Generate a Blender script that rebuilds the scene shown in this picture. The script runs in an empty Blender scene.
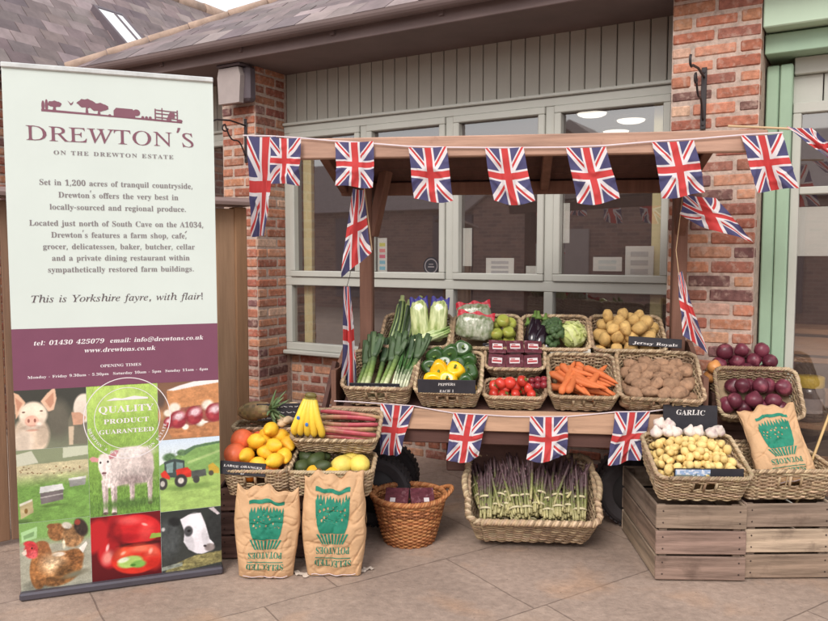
import bpy, math, random
import numpy as np
from mathutils import Vector, Matrix, Euler, noise
from mathutils.geometry import tessellate_polygon

random.seed(7)
scene = bpy.context.scene
COL = scene.collection
rad = math.radians

# ------------------------------------------------------------------ camera model and frames
FPX, PITCH, EYE = 770.0, rad(4.2), 1.45
CP, SP = math.cos(PITCH), math.sin(PITCH)

def ray(px, py):
    x = (px - 414) / FPX; y = (310.5 - py) / FPX
    return (x, CP + y * SP, -SP + y * CP)

class Frame:
    """a vertical working plane standing somewhere in the yard: u to the right, v away, z up"""
    def __init__(s, ox, oy, deg):
        s.ox, s.oy, s.a = ox, oy, rad(deg); s.c, s.s = math.cos(s.a), math.sin(s.a)
        s.M = Matrix.Translation((ox, oy, 0)) @ Matrix.Rotation(s.a, 4, 'Z')
    def w(s, u, v, z=0.0):
        return Vector((s.ox + u * s.c - v * s.s, s.oy + u * s.s + v * s.c, z))
    def at(s, px, py, v):
        d = ray(px, py); n = (-s.s, s.c)
        t = (v + n[0] * s.ox + n[1] * s.oy) / (d[0] * n[0] + d[1] * n[1])
        x, y = d[0] * t - s.ox, d[1] * t - s.oy
        return Vector((x * s.c + y * s.s, v, EYE + d[2] * t))

SHOP = Frame(-1.01, 6.02, -31)          # the shop front, window plane at v = 0
STALL = Frame(0.296, 3.79, -7.5)        # the market cart, front board at v = 0
BAN = Frame(-1.65, 3.14, 20)            # the roll-up banner
YARD = Frame(0, 0, 0)

# ------------------------------------------------------------------ colour
def lin(c):
    c = c / 255.0
    return c / 12.92 if c <= 0.04045 else ((c + 0.055) / 1.055) ** 2.4
def rgb(r, g, b, k=1.0):
    return (lin(r) * k, lin(g) * k, lin(b) * k, 1.0)
def jit(c, a):
    k = 1 + random.uniform(-a, a)
    return tuple(max(0, min(1, x * k * (1 + random.uniform(-a, a) * .3))) for x in c[:3]) + (1.0,)

# ------------------------------------------------------------------ materials
def nd(nt, t, loc=(0, 0), **kw):
    n = nt.nodes.new(t)
    for k, v in kw.items():
        if k in n.inputs: n.inputs[k].default_value = v
        else: setattr(n, k, v)
    return n

def mat(name, col=None, attr=False, rough=.6, var=.2, scale=(12, 12, 12), bump=.15, bscale=None, bdist=.004,
        ovar=0.0, spec=.4, sub=None, coat=0.0, metal=0.0, patch=None):
    """procedural surface: base colour (fixed, or the mesh's own Col attribute) broken up by two octaves of noise"""
    m = bpy.data.materials.new(name); m.use_nodes = True
    nt = m.node_tree; L = nt.links.new
    b = nt.nodes['Principled BSDF']
    b.inputs['Roughness'].default_value = rough
    b.inputs['Specular IOR Level'].default_value = spec
    b.inputs['Metallic'].default_value = metal
    if coat: b.inputs['Coat Weight'].default_value = coat; b.inputs['Coat Roughness'].default_value = .15
    if sub: b.inputs['Subsurface Weight'].default_value = sub; b.inputs['Subsurface Radius'].default_value = (.02, .01, .006)
    tc = nd(nt, 'ShaderNodeTexCoord')
    mp = nd(nt, 'ShaderNodeMapping'); mp.inputs['Scale'].default_value = scale
    L(tc.outputs['Object'], mp.inputs['Vector'])
    n1 = nd(nt, 'ShaderNodeTexNoise', Scale=1.0, Detail=5.0, Roughness=.65)
    L(mp.outputs[0], n1.inputs['Vector'])
    mr = nd(nt, 'ShaderNodeMapRange')
    mr.inputs['From Min'].default_value = .3; mr.inputs['From Max'].default_value = .7
    mr.inputs['To Min'].default_value = 1 - var; mr.inputs['To Max'].default_value = 1 + var
    L(n1.outputs['Fac'], mr.inputs['Value'])
    val = mr.outputs[0]
    if ovar:
        oi = nd(nt, 'ShaderNodeObjectInfo')
        m2 = nd(nt, 'ShaderNodeMapRange'); m2.inputs['To Min'].default_value = 1 - ovar; m2.inputs['To Max'].default_value = 1 + ovar
        L(oi.outputs['Random'], m2.inputs['Value'])
        mm = nd(nt, 'ShaderNodeMath', operation='MULTIPLY'); L(val, mm.inputs[0]); L(m2.outputs[0], mm.inputs[1]); val = mm.outputs[0]
    vm = nd(nt, 'ShaderNodeVectorMath', operation='SCALE')
    if attr:
        at = nd(nt, 'ShaderNodeAttribute'); at.attribute_name = 'Col'; L(at.outputs['Color'], vm.inputs[0])
    else:
        vm.inputs[0].default_value = col[:3]
    L(val, vm.inputs['Scale'])
    out = vm.outputs[0]
    if patch:                                            # blotches of a second colour: (colour, noise scale, threshold, amount)
        pc, ps, pt, pa = patch
        n3 = nd(nt, 'ShaderNodeTexNoise', Scale=ps, Detail=4.0, Roughness=.6); L(tc.outputs['Object'], n3.inputs['Vector'])
        oi2 = nd(nt, 'ShaderNodeObjectInfo'); cx = nd(nt, 'ShaderNodeVectorMath', operation='ADD')
        L(tc.outputs['Object'], cx.inputs[0]); L(oi2.outputs['Random'], cx.inputs[1]); L(cx.outputs[0], n3.inputs['Vector'])
        m3 = nd(nt, 'ShaderNodeMapRange'); m3.inputs['From Min'].default_value = pt; m3.inputs['From Max'].default_value = pt + .14; m3.inputs['To Max'].default_value = pa
        L(n3.outputs['Fac'], m3.inputs['Value'])
        mxx = nd(nt, 'ShaderNodeMix', data_type='RGBA'); L(m3.outputs[0], mxx.inputs['Factor']); L(out, mxx.inputs['A']); mxx.inputs['B'].default_value = pc
        out = mxx.outputs['Result']
    L(out, b.inputs['Base Color'])
    if bump:
        n2 = nd(nt, 'ShaderNodeTexNoise', Scale=1.0, Detail=4.0, Roughness=.6)
        mp2 = nd(nt, 'ShaderNodeMapping'); mp2.inputs['Scale'].default_value = bscale or tuple(4 * x for x in scale)
        L(tc.outputs['Object'], mp2.inputs['Vector']); L(mp2.outputs[0], n2.inputs['Vector'])
        bp = nd(nt, 'ShaderNodeBump', Strength=bump, Distance=bdist)
        L(n2.outputs['Fac'], bp.inputs['Height']); L(bp.outputs[0], b.inputs['Normal'])
    return m

# ------------------------------------------------------------------ mesh builder
class MB:
    def __init__(s): s.v = []; s.f = []; s.c = []; s.uv = None
    def add(s, vs, fs, col=None):
        o = len(s.v); s.v.extend([tuple(p) for p in vs])
        for i, f in enumerate(fs):
            s.f.append(tuple(o + k for k in f))
            s.c.append(col[i] if isinstance(col, list) else col)
        return s
    def box(s, c, d, R=None, col=None, b=0.0):
        """box of full size d at centre c, optional 3x3 rotation, chamfered by b"""
        hx, hy, hz = d[0] / 2, d[1] / 2, d[2] / 2
        C = Vector(c)
        def T(p):
            p = Vector(p)
            return (R @ p if R is not None else p) + C
        if b <= 0:
            vs = [T((x, y, z)) for x in (-hx, hx) for y in (-hy, hy) for z in (-hz, hz)]
            fs = [(0, 1, 3, 2), (4, 6, 7, 5), (0, 4, 5, 1), (2, 3, 7, 6), (0, 2, 6, 4), (1, 5, 7, 3)]
            return s.add(vs, fs, col)
        b = min(b, hx * .9, hy * .9, hz * .9)
        vs = []; idx = {}
        for sx in (-1, 1):
            for sy in (-1, 1):
                for sz in (-1, 1):
                    for ax in range(3):
                        p = [sx * (hx - b), sy * (hy - b), sz * (hz - b)]
                        p[ax] = (sx, sy, sz)[ax] * (hx, hy, hz)[ax]
                        idx[(sx, sy, sz, ax)] = len(vs); vs.append(T(p))
        fs = []
        for ax in range(3):
            o = [k for k in range(3) if k != ax]
            for sg in (-1, 1):
                q = []
                for (a, bb) in ((-1, -1), (1, -1), (1, 1), (-1, 1)):
                    k = [0, 0, 0]; k[ax] = sg; k[o[0]] = a; k[o[1]] = bb
                    q.append(idx[(*k, ax)])
                flip = (sg < 0) ^ (ax == 1)
                fs.append(tuple(reversed(q)) if flip else tuple(q))
        for ax in range(3):          # the twelve edges
            o = [k for k in range(3) if k != ax]
            for a in (-1, 1):
                for bb in (-1, 1):
                    k0 = [0, 0, 0]; k0[o[0]] = a; k0[o[1]] = bb; k1 = list(k0); k0[ax] = -1; k1[ax] = 1
                    fs.append((idx[(*k0, o[0])], idx[(*k1, o[0])], idx[(*k1, o[1])], idx[(*k0, o[1])]))
        for sx in (-1, 1):
            for sy in (-1, 1):
                for sz in (-1, 1):
                    fs.append(tuple(idx[(sx, sy, sz, a)] for a in range(3)))
        return s.add(vs, fs, col)
    def bar(s, p, q, w, h, col=None, b=0.0, up=(0, 0, 1)):
        """box running from p to q, w wide sideways and h tall"""
        p, q = Vector(p), Vector(q); d = q - p; x = d.normalized()
        y = Vector(up).cross(x)
        if y.length < 1e-5: y = Vector((0, 1, 0))
        y.normalize(); z = x.cross(y)
        R = Matrix((x, y, z)).transposed()
        return s.box((p + q) / 2, (d.length, w, h), R, col, b)
    def tube(s, pts, r, n=8, col=None, cap=True, closed=False, flat=1.0, up=None):
        pts = [Vector(p) for p in pts]; m = len(pts)
        rs = r if isinstance(r, (list, tuple)) else [r] * m
        rings = []; prev = None
        for i, p in enumerate(pts):
            if closed: t = pts[(i + 1) % m] - pts[i - 1]
            else: t = pts[min(i + 1, m - 1)] - pts[max(i - 1, 0)]
            if t.length < 1e-9: t = Vector((0, 0, 1))
            t.normalize()
            if up is not None: a = Vector(up)
            elif prev is None: a = Vector((0, 0, 1)) if abs(t.z) < .9 else Vector((1, 0, 0))
            else: a = prev
            e1 = a - t * a.dot(t)
            if e1.length < 1e-6: e1 = t.orthogonal()
            e1.normalize(); prev = e1; e2 = t.cross(e1)
            rings.append([p + (e1 * math.cos(2 * math.pi * k / n) + e2 * math.sin(2 * math.pi * k / n) * flat) * rs[i] for k in range(n)])
        vs = [p for g in rings for p in g]; fs = []; cc = []
        last = m if closed else m - 1
        for i in range(last):
            j = (i + 1) % m
            for k in range(n):
                fs.append((i * n + k, i * n + (k + 1) % n, j * n + (k + 1) % n, j * n + k))
                cc.append(col[i] if isinstance(col, list) else col)
        if cap and not closed:
            fs.append(tuple(reversed(range(n)))); cc.append(col[0] if isinstance(col, list) else col)
            fs.append(tuple((m - 1) * n + k for k in range(n))); cc.append(col[-1] if isinstance(col, list) else col)
        return s.add(vs, fs, cc)
    def lathe(s, prof, n=20, col=None, c=(0, 0, 0), M=None, fn=None):
        vs = []; fs = []; cc = []
        for (r, z) in prof:
            for k in range(n):
                a = 2 * math.pi * k / n
                p = Vector((r * math.cos(a), r * math.sin(a), z))
                if fn: p = fn(p, a)
                if M is not None: p = M @ p
                vs.append(p + Vector(c))
        for i in range(len(prof) - 1):
            for k in range(n):
                fs.append((i * n + k, i * n + (k + 1) % n, (i + 1) * n + (k + 1) % n, (i + 1) * n + k))
                cc.append(col[i] if isinstance(col, list) else col)
        return s.add(vs, fs, cc)
    def ball(s, rx, ry, rz, n=14, m=9, amp=0.0, fr=2.0, seed=0, fn=None, col=None, c=(0, 0, 0), R=None, colfn=None):
        off = Vector((seed * 3.7, seed * 1.3, seed * 2.1))
        vs = []
        def put(d):
            k = 1 + (amp * noise.noise(d * fr + off) if amp else 0)
            p = Vector((d.x * rx * k, d.y * ry * k, d.z * rz * k))
            if fn: p = fn(p, d)
            if R is not None: p = R @ p
            return p + Vector(c)
        vs.append(put(Vector((0, 0, -1))))
        for i in range(1, m):
            t = math.pi * i / m - math.pi / 2
            for k in range(n):
                a = 2 * math.pi * k / n
                vs.append(put(Vector((math.cos(t) * math.cos(a), math.cos(t) * math.sin(a), math.sin(t)))))
        vs.append(put(Vector((0, 0, 1))))
        fs = []
        for k in range(n): fs.append((0, 1 + (k + 1) % n, 1 + k))
        for i in range(m - 2):
            for k in range(n):
                a = 1 + i * n
                fs.append((a + k, a + (k + 1) % n, a + n + (k + 1) % n, a + n + k))
        t = len(vs) - 1; a = 1 + (m - 2) * n
        for k in range(n): fs.append((a + k, a + (k + 1) % n, t))
        if colfn:
            cc = [colfn(sum((Vector(vs[i]) for i in f), Vector()) / len(f)) for f in fs]
        else: cc = col
        return s.add(vs, fs, cc)
    def prism(s, poly, z0, z1, M=None, col=None):
        """outline (x, y) extruded between z0 and z1"""
        n = len(poly)
        vs = [Vector((x, y, z)) for z in (z0, z1) for x, y in poly]
        if M is not None: vs = [M @ p for p in vs]
        tri = tessellate_polygon([[Vector((x, y, 0)) for x, y in poly]])
        fs = [tuple(reversed(t)) for t in tri] + [tuple(n + i for i in t) for t in tri]
        fs += [(i, (i + 1) % n, n + (i + 1) % n, n + i) for i in range(n)]
        return s.add(vs, fs, col)
    def mesh(s, name, m, smooth=False):
        me = bpy.data.meshes.new(name)
        me.from_pydata(s.v, [], s.f)
        if any(c is not None for c in s.c):
            at = me.color_attributes.new('Col', 'FLOAT_COLOR', 'CORNER')
            buf = np.empty((len(me.loops), 4), np.float32); i = 0
            for f, c in zip(s.f, s.c):
                buf[i:i + len(f)] = c if c is not None else (1, 1, 1, 1); i += len(f)
            at.data.foreach_set('color', buf.ravel())
        if s.uv is not None:
            ul = me.uv_layers.new(name='UVMap')
            vi = np.empty(len(me.loops), np.int32); me.loops.foreach_get('vertex_index', vi)
            ul.data.foreach_set('uv', np.array(s.uv, np.float32)[vi].ravel())
        for x in (m if isinstance(m, (list, tuple)) else [m]): me.materials.append(x)
        if smooth: me.polygons.foreach_set('use_smooth', [True] * len(me.polygons))
        me.update()
        return me
    def build(s, name, m, parent=None, smooth=False, M=None):
        o = bpy.data.objects.new(name, s.mesh(name, m, smooth)); COL.objects.link(o)
        if parent is not None: o.parent = parent
        if M is not None: o.matrix_basis = M
        return o

def tag(o, label=None, cat=None, group=None, kind=None):
    if label: o['label'] = label
    if cat: o['category'] = cat
    if group: o['group'] = group
    if kind: o['kind'] = kind
    return o
def thing(name, label, cat, M=None, group=None):
    o = bpy.data.objects.new(name, None); COL.objects.link(o); o.empty_display_size = .1
    if M is not None: o.matrix_basis = M
    return tag(o, label, cat, group)
def link(name, me, parent=None, M=None):
    o = bpy.data.objects.new(name, me); COL.objects.link(o)
    if parent is not None: o.parent = parent
    if M is not None: o.matrix_basis = M
    return o
def T(x, y, z): return Matrix.Translation((x, y, z))
def R(a, ax): return Matrix.Rotation(rad(a), 4, ax)

# ------------------------------------------------------------------ lettering: outlines of two serif alphabets
GLYPHS = [
[1065,175,24,-3,0,-3,7,9,12,20,30,82,186,90,186,154,35,164,14,177,7,177,0,92,0,92,7,108,10,113,18,109,33,101,53,41,53,31,28,30,24,30,19,35,10,49,7,51,7,51,0,3,45,64,97,64,71,128],
[1066,177,21,6,0,6,7,25,13,30,33,30,147,28,165,20,173,6,175,6,182,88,182,127,177,151,164,158,140,148,113,115,99,154,82,167,53,163,30,148,14,126,3,95,0,10,73,101,75,101,93,103,105,109,112,120,114,138,108,165,87,174,75,170,73,156,10,89,10,113,20,120,51,118,70,111,83,98,90,79,92,73,92,73,26,76,13],
[1067,188,26,103,-4,55,8,22,42,10,91,22,140,55,174,104,186,147,176,155,174,168,186,175,186,175,123,168,123,143,163,125,174,106,177,79,168,63,139,57,91,63,45,81,18,111,9,143,18,171,42,179,35,146,6],
[1068,199,16,8,0,8,7,25,12,30,30,30,150,24,170,6,175,6,182,89,182,131,176,162,158,181,130,187,91,177,40,145,10,91,0,12,89,10,112,15,128,30,137,56,140,92,135,137,118,164,89,173,76,169,73,154,73,29,76,14],
[1069,177,37,6,0,6,7,25,12,30,31,30,147,25,170,6,175,6,182,160,182,160,128,153,128,147,149,136,163,118,170,93,172,80,171,74,167,73,155,73,98,77,98,104,108,115,138,122,138,122,47,115,47,109,73,96,85,74,89,73,89,73,27,77,14,92,11,125,15,148,30,164,57,172,57,161,0],
[1070,162,33,6,0,6,7,25,13,30,34,30,150,25,169,6,175,6,182,157,182,157,128,151,128,142,154,124,168,92,172,80,172,74,168,73,159,73,99,76,99,102,108,114,139,121,139,121,47,114,47,110,67,103,80,75,89,73,89,73,32,75,17,84,9,103,7,103,0],
[1071,203,36,107,-4,57,8,23,41,11,92,23,141,56,174,103,186,148,176,155,174,162,177,168,186,175,186,175,123,168,123,153,152,132,170,107,177,80,168,64,139,58,91,62,54,72,27,88,11,110,5,131,11,137,28,137,51,132,68,110,73,110,79,200,79,200,73,183,68,178,51,178,12,143,0],
[1072,210,38,6,0,6,7,25,13,30,32,30,152,25,170,6,175,6,182,97,182,97,175,82,173,75,166,73,152,73,100,137,100,137,152,135,166,128,173,113,175,113,182,203,182,203,175,184,170,180,152,180,32,184,13,203,7,203,0,113,0,113,7,132,12,137,32,137,88,73,88,73,32,78,13,97,7,97,0],
[1073,105,17,5,0,5,7,24,13,30,30,30,155,25,171,5,175,5,182,98,182,98,175,78,171,73,155,73,31,75,18,82,10,98,7,98,0],
[1074,132,26,44,-26,21,-21,5,-9,-1,9,4,24,18,30,32,25,37,11,34,-1,31,-8,42,-16,55,-10,59,9,59,147,57,164,49,172,32,175,32,182,126,182,126,175,111,172,104,164,102,147,102,35,96,1,76,-19],
[1075,204,41,6,0,6,7,25,13,30,32,30,152,25,170,7,175,7,182,97,182,97,175,82,173,75,166,73,152,73,93,128,149,139,167,134,173,116,175,116,182,194,182,194,175,191,175,166,168,138,144,108,114,185,19,195,10,208,7,208,0,112,0,112,7,122,7,129,8,134,14,127,26,80,85,73,79,73,32,78,13,97,7,97,0],
[1076,171,22,6,0,6,7,25,13,30,32,30,152,25,170,6,175,6,182,100,182,100,175,83,174,75,167,73,152,73,33,74,19,80,12,93,11,126,16,148,32,164,62,171,62,161,0],
[1077,254,34,6,0,6,7,25,13,30,32,30,153,28,166,21,173,6,175,6,182,74,182,127,57,180,182,247,182,247,175,229,169,224,151,224,34,226,17,233,9,247,7,247,0,158,0,158,7,173,10,180,18,182,33,182,160,115,0,108,0,42,156,42,32,48,12,68,7,68,0],
[1078,198,28,161,-4,43,140,43,31,47,12,67,7,67,0,7,0,7,7,22,9,28,17,30,31,30,155,20,168,15,173,7,175,7,182,63,182,156,67,156,151,154,166,147,173,132,175,132,182,192,182,192,175,173,170,169,151,169,-4],
[1079,210,16,104,-4,67,3,38,23,18,53,11,91,18,129,38,159,68,179,106,186,143,179,172,159,192,129,199,91,192,53,172,23,142,3,14,106,5,131,14,147,43,152,91,149,128,139,155,124,172,104,177,78,168,63,139,58,91,61,54,71,27,86,10],
[1080,167,22,6,0,6,7,25,13,30,32,30,152,25,170,6,175,6,182,85,182,115,181,134,176,156,159,164,133,159,112,147,96,126,86,97,82,73,82,73,32,78,13,97,7,97,0,10,73,92,81,92,98,94,109,101,115,113,117,132,110,163,87,172,76,170,73,159],
[1081,210,22,151,-46,105,-35,75,0,41,20,19,52,11,91,18,129,38,159,68,179,106,186,143,179,172,159,192,129,199,91,195,61,182,34,160,14,132,0,151,-24,178,-32,197,-29,198,-37,14,106,5,132,14,147,43,152,91,149,128,139,155,124,172,104,177,78,168,63,139,58,91,61,54,71,27,86,10],
[1082,189,27,6,0,6,7,25,13,30,32,30,152,25,170,6,175,6,182,87,182,122,179,147,170,162,155,167,134,157,106,126,89,173,20,181,10,191,7,192,7,192,0,135,0,81,85,73,85,73,32,78,13,97,7,97,0,10,73,93,81,93,99,96,112,103,119,116,121,134,113,163,90,172,76,169,73,154],
[1083,156,45,17,-4,17,63,25,63,33,38,45,20,60,9,79,6,103,14,111,36,106,52,90,64,65,76,31,101,20,133,27,161,46,180,74,186,92,185,113,179,117,178,120,178,128,186,136,186,136,128,129,128,117,154,99,172,78,178,56,171,48,152,55,135,75,121,101,109,127,93,140,75,144,53,136,23,112,3,77,-4,63,-3,50,0,39,4,34,5,28,3,24,-4],
[1084,170,23,37,0,37,7,57,12,62,32,62,173,60,173,41,170,26,161,16,147,12,127,4,127,4,182,164,182,164,127,157,127,150,153,133,168,107,173,105,173,105,32,111,12,131,7,131,0],
[1085,197,34,99,-5,67,-1,46,11,33,32,29,62,29,152,24,170,6,175,6,182,96,182,96,175,81,173,74,166,72,152,72,56,75,35,81,21,93,12,110,9,136,15,152,33,157,64,157,151,152,169,131,175,131,182,190,182,190,175,173,169,169,151,169,73,165,37,152,13,130,-1],
[1086,171,21,85,-5,18,152,9,168,-6,175,-6,182,84,182,84,175,66,173,61,164,64,151,103,57,139,151,142,164,137,173,120,175,120,182,177,182,177,175,163,171,153,153,92,-5],
[1087,245,35,68,-4,13,157,6,171,-6,175,-6,182,72,182,72,175,60,173,56,164,59,149,89,61,120,141,114,160,107,172,92,175,92,182,176,182,176,175,162,173,157,165,160,154,190,66,216,148,219,163,215,172,201,175,201,182,250,182,250,175,238,168,230,152,178,-4,171,-4,126,124,76,-4],
[1088,189,44,5,0,5,7,21,12,36,27,77,83,31,154,19,170,6,175,6,182,98,182,98,175,92,175,80,173,76,166,81,155,106,116,129,149,136,165,131,173,117,175,117,182,183,182,183,175,182,175,161,169,143,149,112,106,165,23,174,11,185,7,186,7,186,0,95,0,95,7,97,7,111,9,116,16,110,32,84,73,55,32,50,18,55,10,70,7,70,0],
[1089,171,32,41,0,41,7,59,13,64,32,64,71,19,155,6,172,0,174,-5,175,-5,182,83,182,83,175,78,175,67,173,62,167,66,157,99,90,133,146,139,163,134,172,119,175,118,175,118,182,176,182,176,175,164,170,153,157,107,81,107,32,112,13,131,7,131,0],
[1090,177,19,8,0,8,4,110,172,86,172,57,168,38,154,24,127,18,127,23,182,163,182,163,177,61,12,96,12,121,15,140,24,154,41,163,66,170,66,163,0],
[1097,138,35,102,-4,86,0,80,14,60,1,38,-3,16,5,8,25,12,41,25,54,48,66,80,76,80,96,75,113,59,118,46,116,42,110,45,103,49,92,44,81,31,76,18,81,13,95,20,111,38,123,65,127,89,125,105,117,114,103,117,84,117,25,118,16,122,14,128,17,132,11,118,0,7,60,13,70,16,80,25,80,68,55,55,47,34,51,18],
[1098,145,18,17,-5,17,155,15,171,3,176,3,182,55,182,55,111,70,123,88,127,113,120,131,98,137,66,129,30,108,5,77,-4,59,0,42,11,21,-5,11,73,6,85,9,93,20,97,38,98,64,92,100,74,112,62,108,55,97,55,27,60,11],
[1099,118,26,62,-4,35,4,15,27,8,60,16,95,38,119,70,128,100,119,111,98,107,86,95,82,82,86,78,100,79,104,79,109,76,116,68,119,51,108,45,75,47,49,55,30,66,19,82,15,109,29,114,24,91,3],
[1100,148,21,56,-4,31,4,14,27,8,59,14,95,33,119,58,127,75,124,89,112,89,160,85,172,70,176,70,182,128,182,128,30,130,16,141,11,141,4,89,-4,89,16,75,1,10,69,11,81,17,89,30,89,97,82,108,70,112,59,109,52,100,47,61,52,23],
[1101,121,19,62,-4,34,4,15,27,8,63,15,96,35,119,63,127,84,124,100,112,110,94,113,69,113,66,47,66,55,29,80,17,95,21,108,34,114,29,91,4,7,46,77,81,77,81,86,77,111,64,119,51,109,46,81],
[1102,86,34,6,0,6,6,16,9,20,14,21,29,21,111,6,111,6,124,21,124,21,141,24,160,34,174,49,183,70,186,96,178,105,160,101,147,90,142,78,146,74,156,77,168,78,171,79,173,72,177,61,172,59,156,59,124,81,124,81,111,59,111,59,26,63,10,80,6,80,0],
[1103,131,36,58,-56,35,-54,19,-49,6,-30,11,-18,27,-10,14,0,9,12,17,30,41,44,17,60,9,85,16,107,35,122,63,127,93,122,127,122,127,107,107,107,117,81,110,60,93,46,69,41,63,41,57,42,45,38,40,28,44,22,56,20,70,20,104,16,121,5,126,-15,122,-32,109,-45,88,-53,8,63,50,76,58,80,84,76,110,63,119,50,110,46,84,50,58,8,64,-46,95,-41,105,-26,100,-17,82,-14,39,-14,29,-29,38,-41],
[1104,153,32,7,0,7,6,18,10,21,22,21,160,18,172,8,176,8,182,59,182,59,107,76,122,97,127,123,117,132,85,132,22,135,10,145,6,145,0,81,0,81,6,83,6,91,10,94,22,94,87,92,103,81,109,69,105,59,94,59,22,62,10,72,6,72,0],
[1105,80,8,40,145,26,151,20,165,26,179,40,185,55,179,60,165,55,151,13,7,0,7,6,18,10,21,22,21,101,19,114,8,117,8,124,59,124,59,22,62,10,72,6,72,0],
[1106,84,8,42,145,28,151,22,165,28,180,42,186,57,180,63,165,57,151,22,14,-56,-4,-52,-17,-42,-22,-28,-18,-16,-6,-12,6,-16,10,-26,8,-35,4,-41,12,-47,23,-40,26,-21,26,100,22,114,9,118,9,124,64,124,64,-9,60,-29,51,-44,35,-53],
[1107,144,34,7,0,7,6,18,10,21,22,21,159,19,172,8,176,8,182,59,182,59,67,91,99,98,111,94,116,84,117,82,117,82,124,138,124,138,117,110,104,89,84,138,14,150,6,150,0,84,0,84,6,87,6,96,13,93,20,65,59,59,54,59,22,62,10,72,6,72,0],
[1108,80,13,7,0,7,6,18,10,21,22,21,159,19,172,8,176,8,182,59,182,59,22,62,10,72,6,72,0],
[1109,222,47,7,0,7,6,18,10,21,22,21,101,18,113,8,118,8,124,59,124,59,106,75,122,95,127,117,122,128,104,146,122,167,127,193,117,201,85,201,22,204,10,214,6,214,0,151,0,151,6,161,10,164,22,164,87,161,103,151,109,130,95,130,22,132,10,142,6,142,0,80,0,80,6,90,10,93,22,93,87,90,103,80,109,68,105,59,94,59,22,61,11,71,6,71,0],
[1110,153,32,7,0,7,6,18,10,21,22,21,101,18,113,8,118,8,124,59,124,59,107,76,122,97,127,123,117,132,85,132,22,135,10,145,6,145,0,81,0,81,6,83,6,91,10,94,22,94,87,92,103,81,109,69,105,59,94,59,22,62,10,72,6,72,0],
[1111,135,12,67,-4,36,5,15,28,8,62,15,96,36,119,67,127,98,119,119,96,127,62,119,27,98,4,12,67,5,84,16,87,33,88,62,87,91,83,108,67,120,51,108,48,91,47,62,48,33,51,16],
[1112,149,26,7,-56,7,-49,16,-47,20,-40,21,-26,21,97,19,113,8,118,8,124,57,124,57,105,72,122,92,128,117,119,134,97,140,64,134,29,116,5,91,-4,73,0,59,13,59,-23,61,-39,67,-47,79,-49,79,-56,10,78,11,96,24,101,62,96,99,90,108,80,111,68,107,59,94,59,27,67,15],
[1113,146,21,70,-56,70,-49,86,-46,89,-33,89,12,75,0,57,-4,31,4,14,26,8,57,16,94,37,119,68,128,86,124,103,113,124,128,128,128,128,-33,131,-45,142,-49,142,-56,13,71,12,83,16,89,27,89,96,85,113,72,118,60,115,52,104,48,87,47,62,48,40,52,24,60,15],
[1114,115,25,7,0,7,6,18,10,21,22,21,101,19,114,8,117,8,124,58,124,58,101,75,120,93,127,110,122,116,106,111,94,99,89,89,92,83,100,75,104,65,97,60,77,60,22,64,10,79,6,79,0],
[1115,116,36,60,-4,35,2,29,3,20,-3,14,-3,14,42,21,42,35,16,56,6,71,11,77,23,73,34,62,42,43,52,22,68,15,88,26,116,56,128,66,126,80,123,82,122,85,122,92,128,98,128,98,89,91,89,79,111,60,118,46,114,42,104,46,93,59,85,77,76,97,61,103,38,91,7],
[1116,92,19,49,-4,26,4,19,28,19,111,8,111,8,120,35,148,52,170,58,170,58,124,83,124,83,111,58,111,58,33,60,20,67,16,82,30,89,26,73,4],
[1117,150,25,52,-4,37,-1,26,7,18,39,18,99,16,113,5,118,5,124,57,124,57,30,60,18,71,14,91,26,91,99,88,113,76,118,76,124,129,124,129,28,132,16,144,12,144,5,91,-4,91,16,74,1],
[1118,123,21,57,-4,15,99,9,112,-1,117,-1,124,66,124,66,118,62,118,52,110,52,107,74,49,94,101,96,109,93,115,81,118,81,124,122,124,122,118,111,111,104,97,64,-4],
[1119,174,36,49,-4,7,106,2,114,-4,117,-4,124,55,124,55,117,48,116,46,110,46,106,48,101,67,51,84,94,80,106,76,115,67,118,67,124,129,124,129,117,118,110,118,108,119,105,134,56,153,102,155,110,152,116,142,118,142,124,178,124,178,118,170,114,165,103,122,-4,116,-4,89,79,56,-4],
[1120,128,36,2,0,2,6,25,23,49,55,17,105,2,117,2,124,67,124,67,118,56,112,60,104,73,82,89,103,94,111,91,116,80,118,80,124,124,124,124,118,102,102,79,74,117,15,121,9,128,6,128,0,62,0,62,6,71,8,74,12,69,24,55,46,39,24,34,14,46,6,47,6,47,0],
[1121,120,39,21,-56,4,-50,-3,-34,2,-21,14,-16,26,-20,30,-30,30,-33,30,-35,34,-39,46,-30,52,-18,56,-2,15,100,10,110,6,115,-1,117,-2,117,-2,124,65,124,65,117,54,116,51,110,52,107,53,103,74,48,92,96,94,104,95,110,92,116,81,117,81,124,120,124,120,117,111,112,104,97,65,-10,52,-38,38,-52],
[1122,117,16,5,0,5,6,67,115,51,115,29,109,17,87,10,87,13,124,110,124,110,116,50,10,61,10,89,17,104,43,110,43,107,0],
[1048,150,16,75,-3,53,0,36,10,15,44,9,96,15,148,36,182,53,191,75,194,97,191,113,182,134,148,141,96,134,44,113,10,96,0,16,75,15,88,20,95,36,98,62,99,96,98,130,95,156,88,172,75,177,63,172,56,156,52,130,51,96,52,62,56,36,63,20],
[1049,150,19,26,0,26,14,48,14,58,18,62,32,62,166,43,146,27,138,16,144,11,158,29,165,53,179,71,193,102,193,102,32,104,19,115,14,137,14,137,0],
[1050,150,30,9,0,9,28,49,68,75,98,87,123,91,149,85,171,70,178,50,166,45,132,20,138,10,158,17,176,37,190,70,194,96,192,115,183,127,168,131,150,128,132,117,112,95,88,62,55,35,30,98,30,112,34,120,48,122,56,138,56,136,0],
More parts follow.
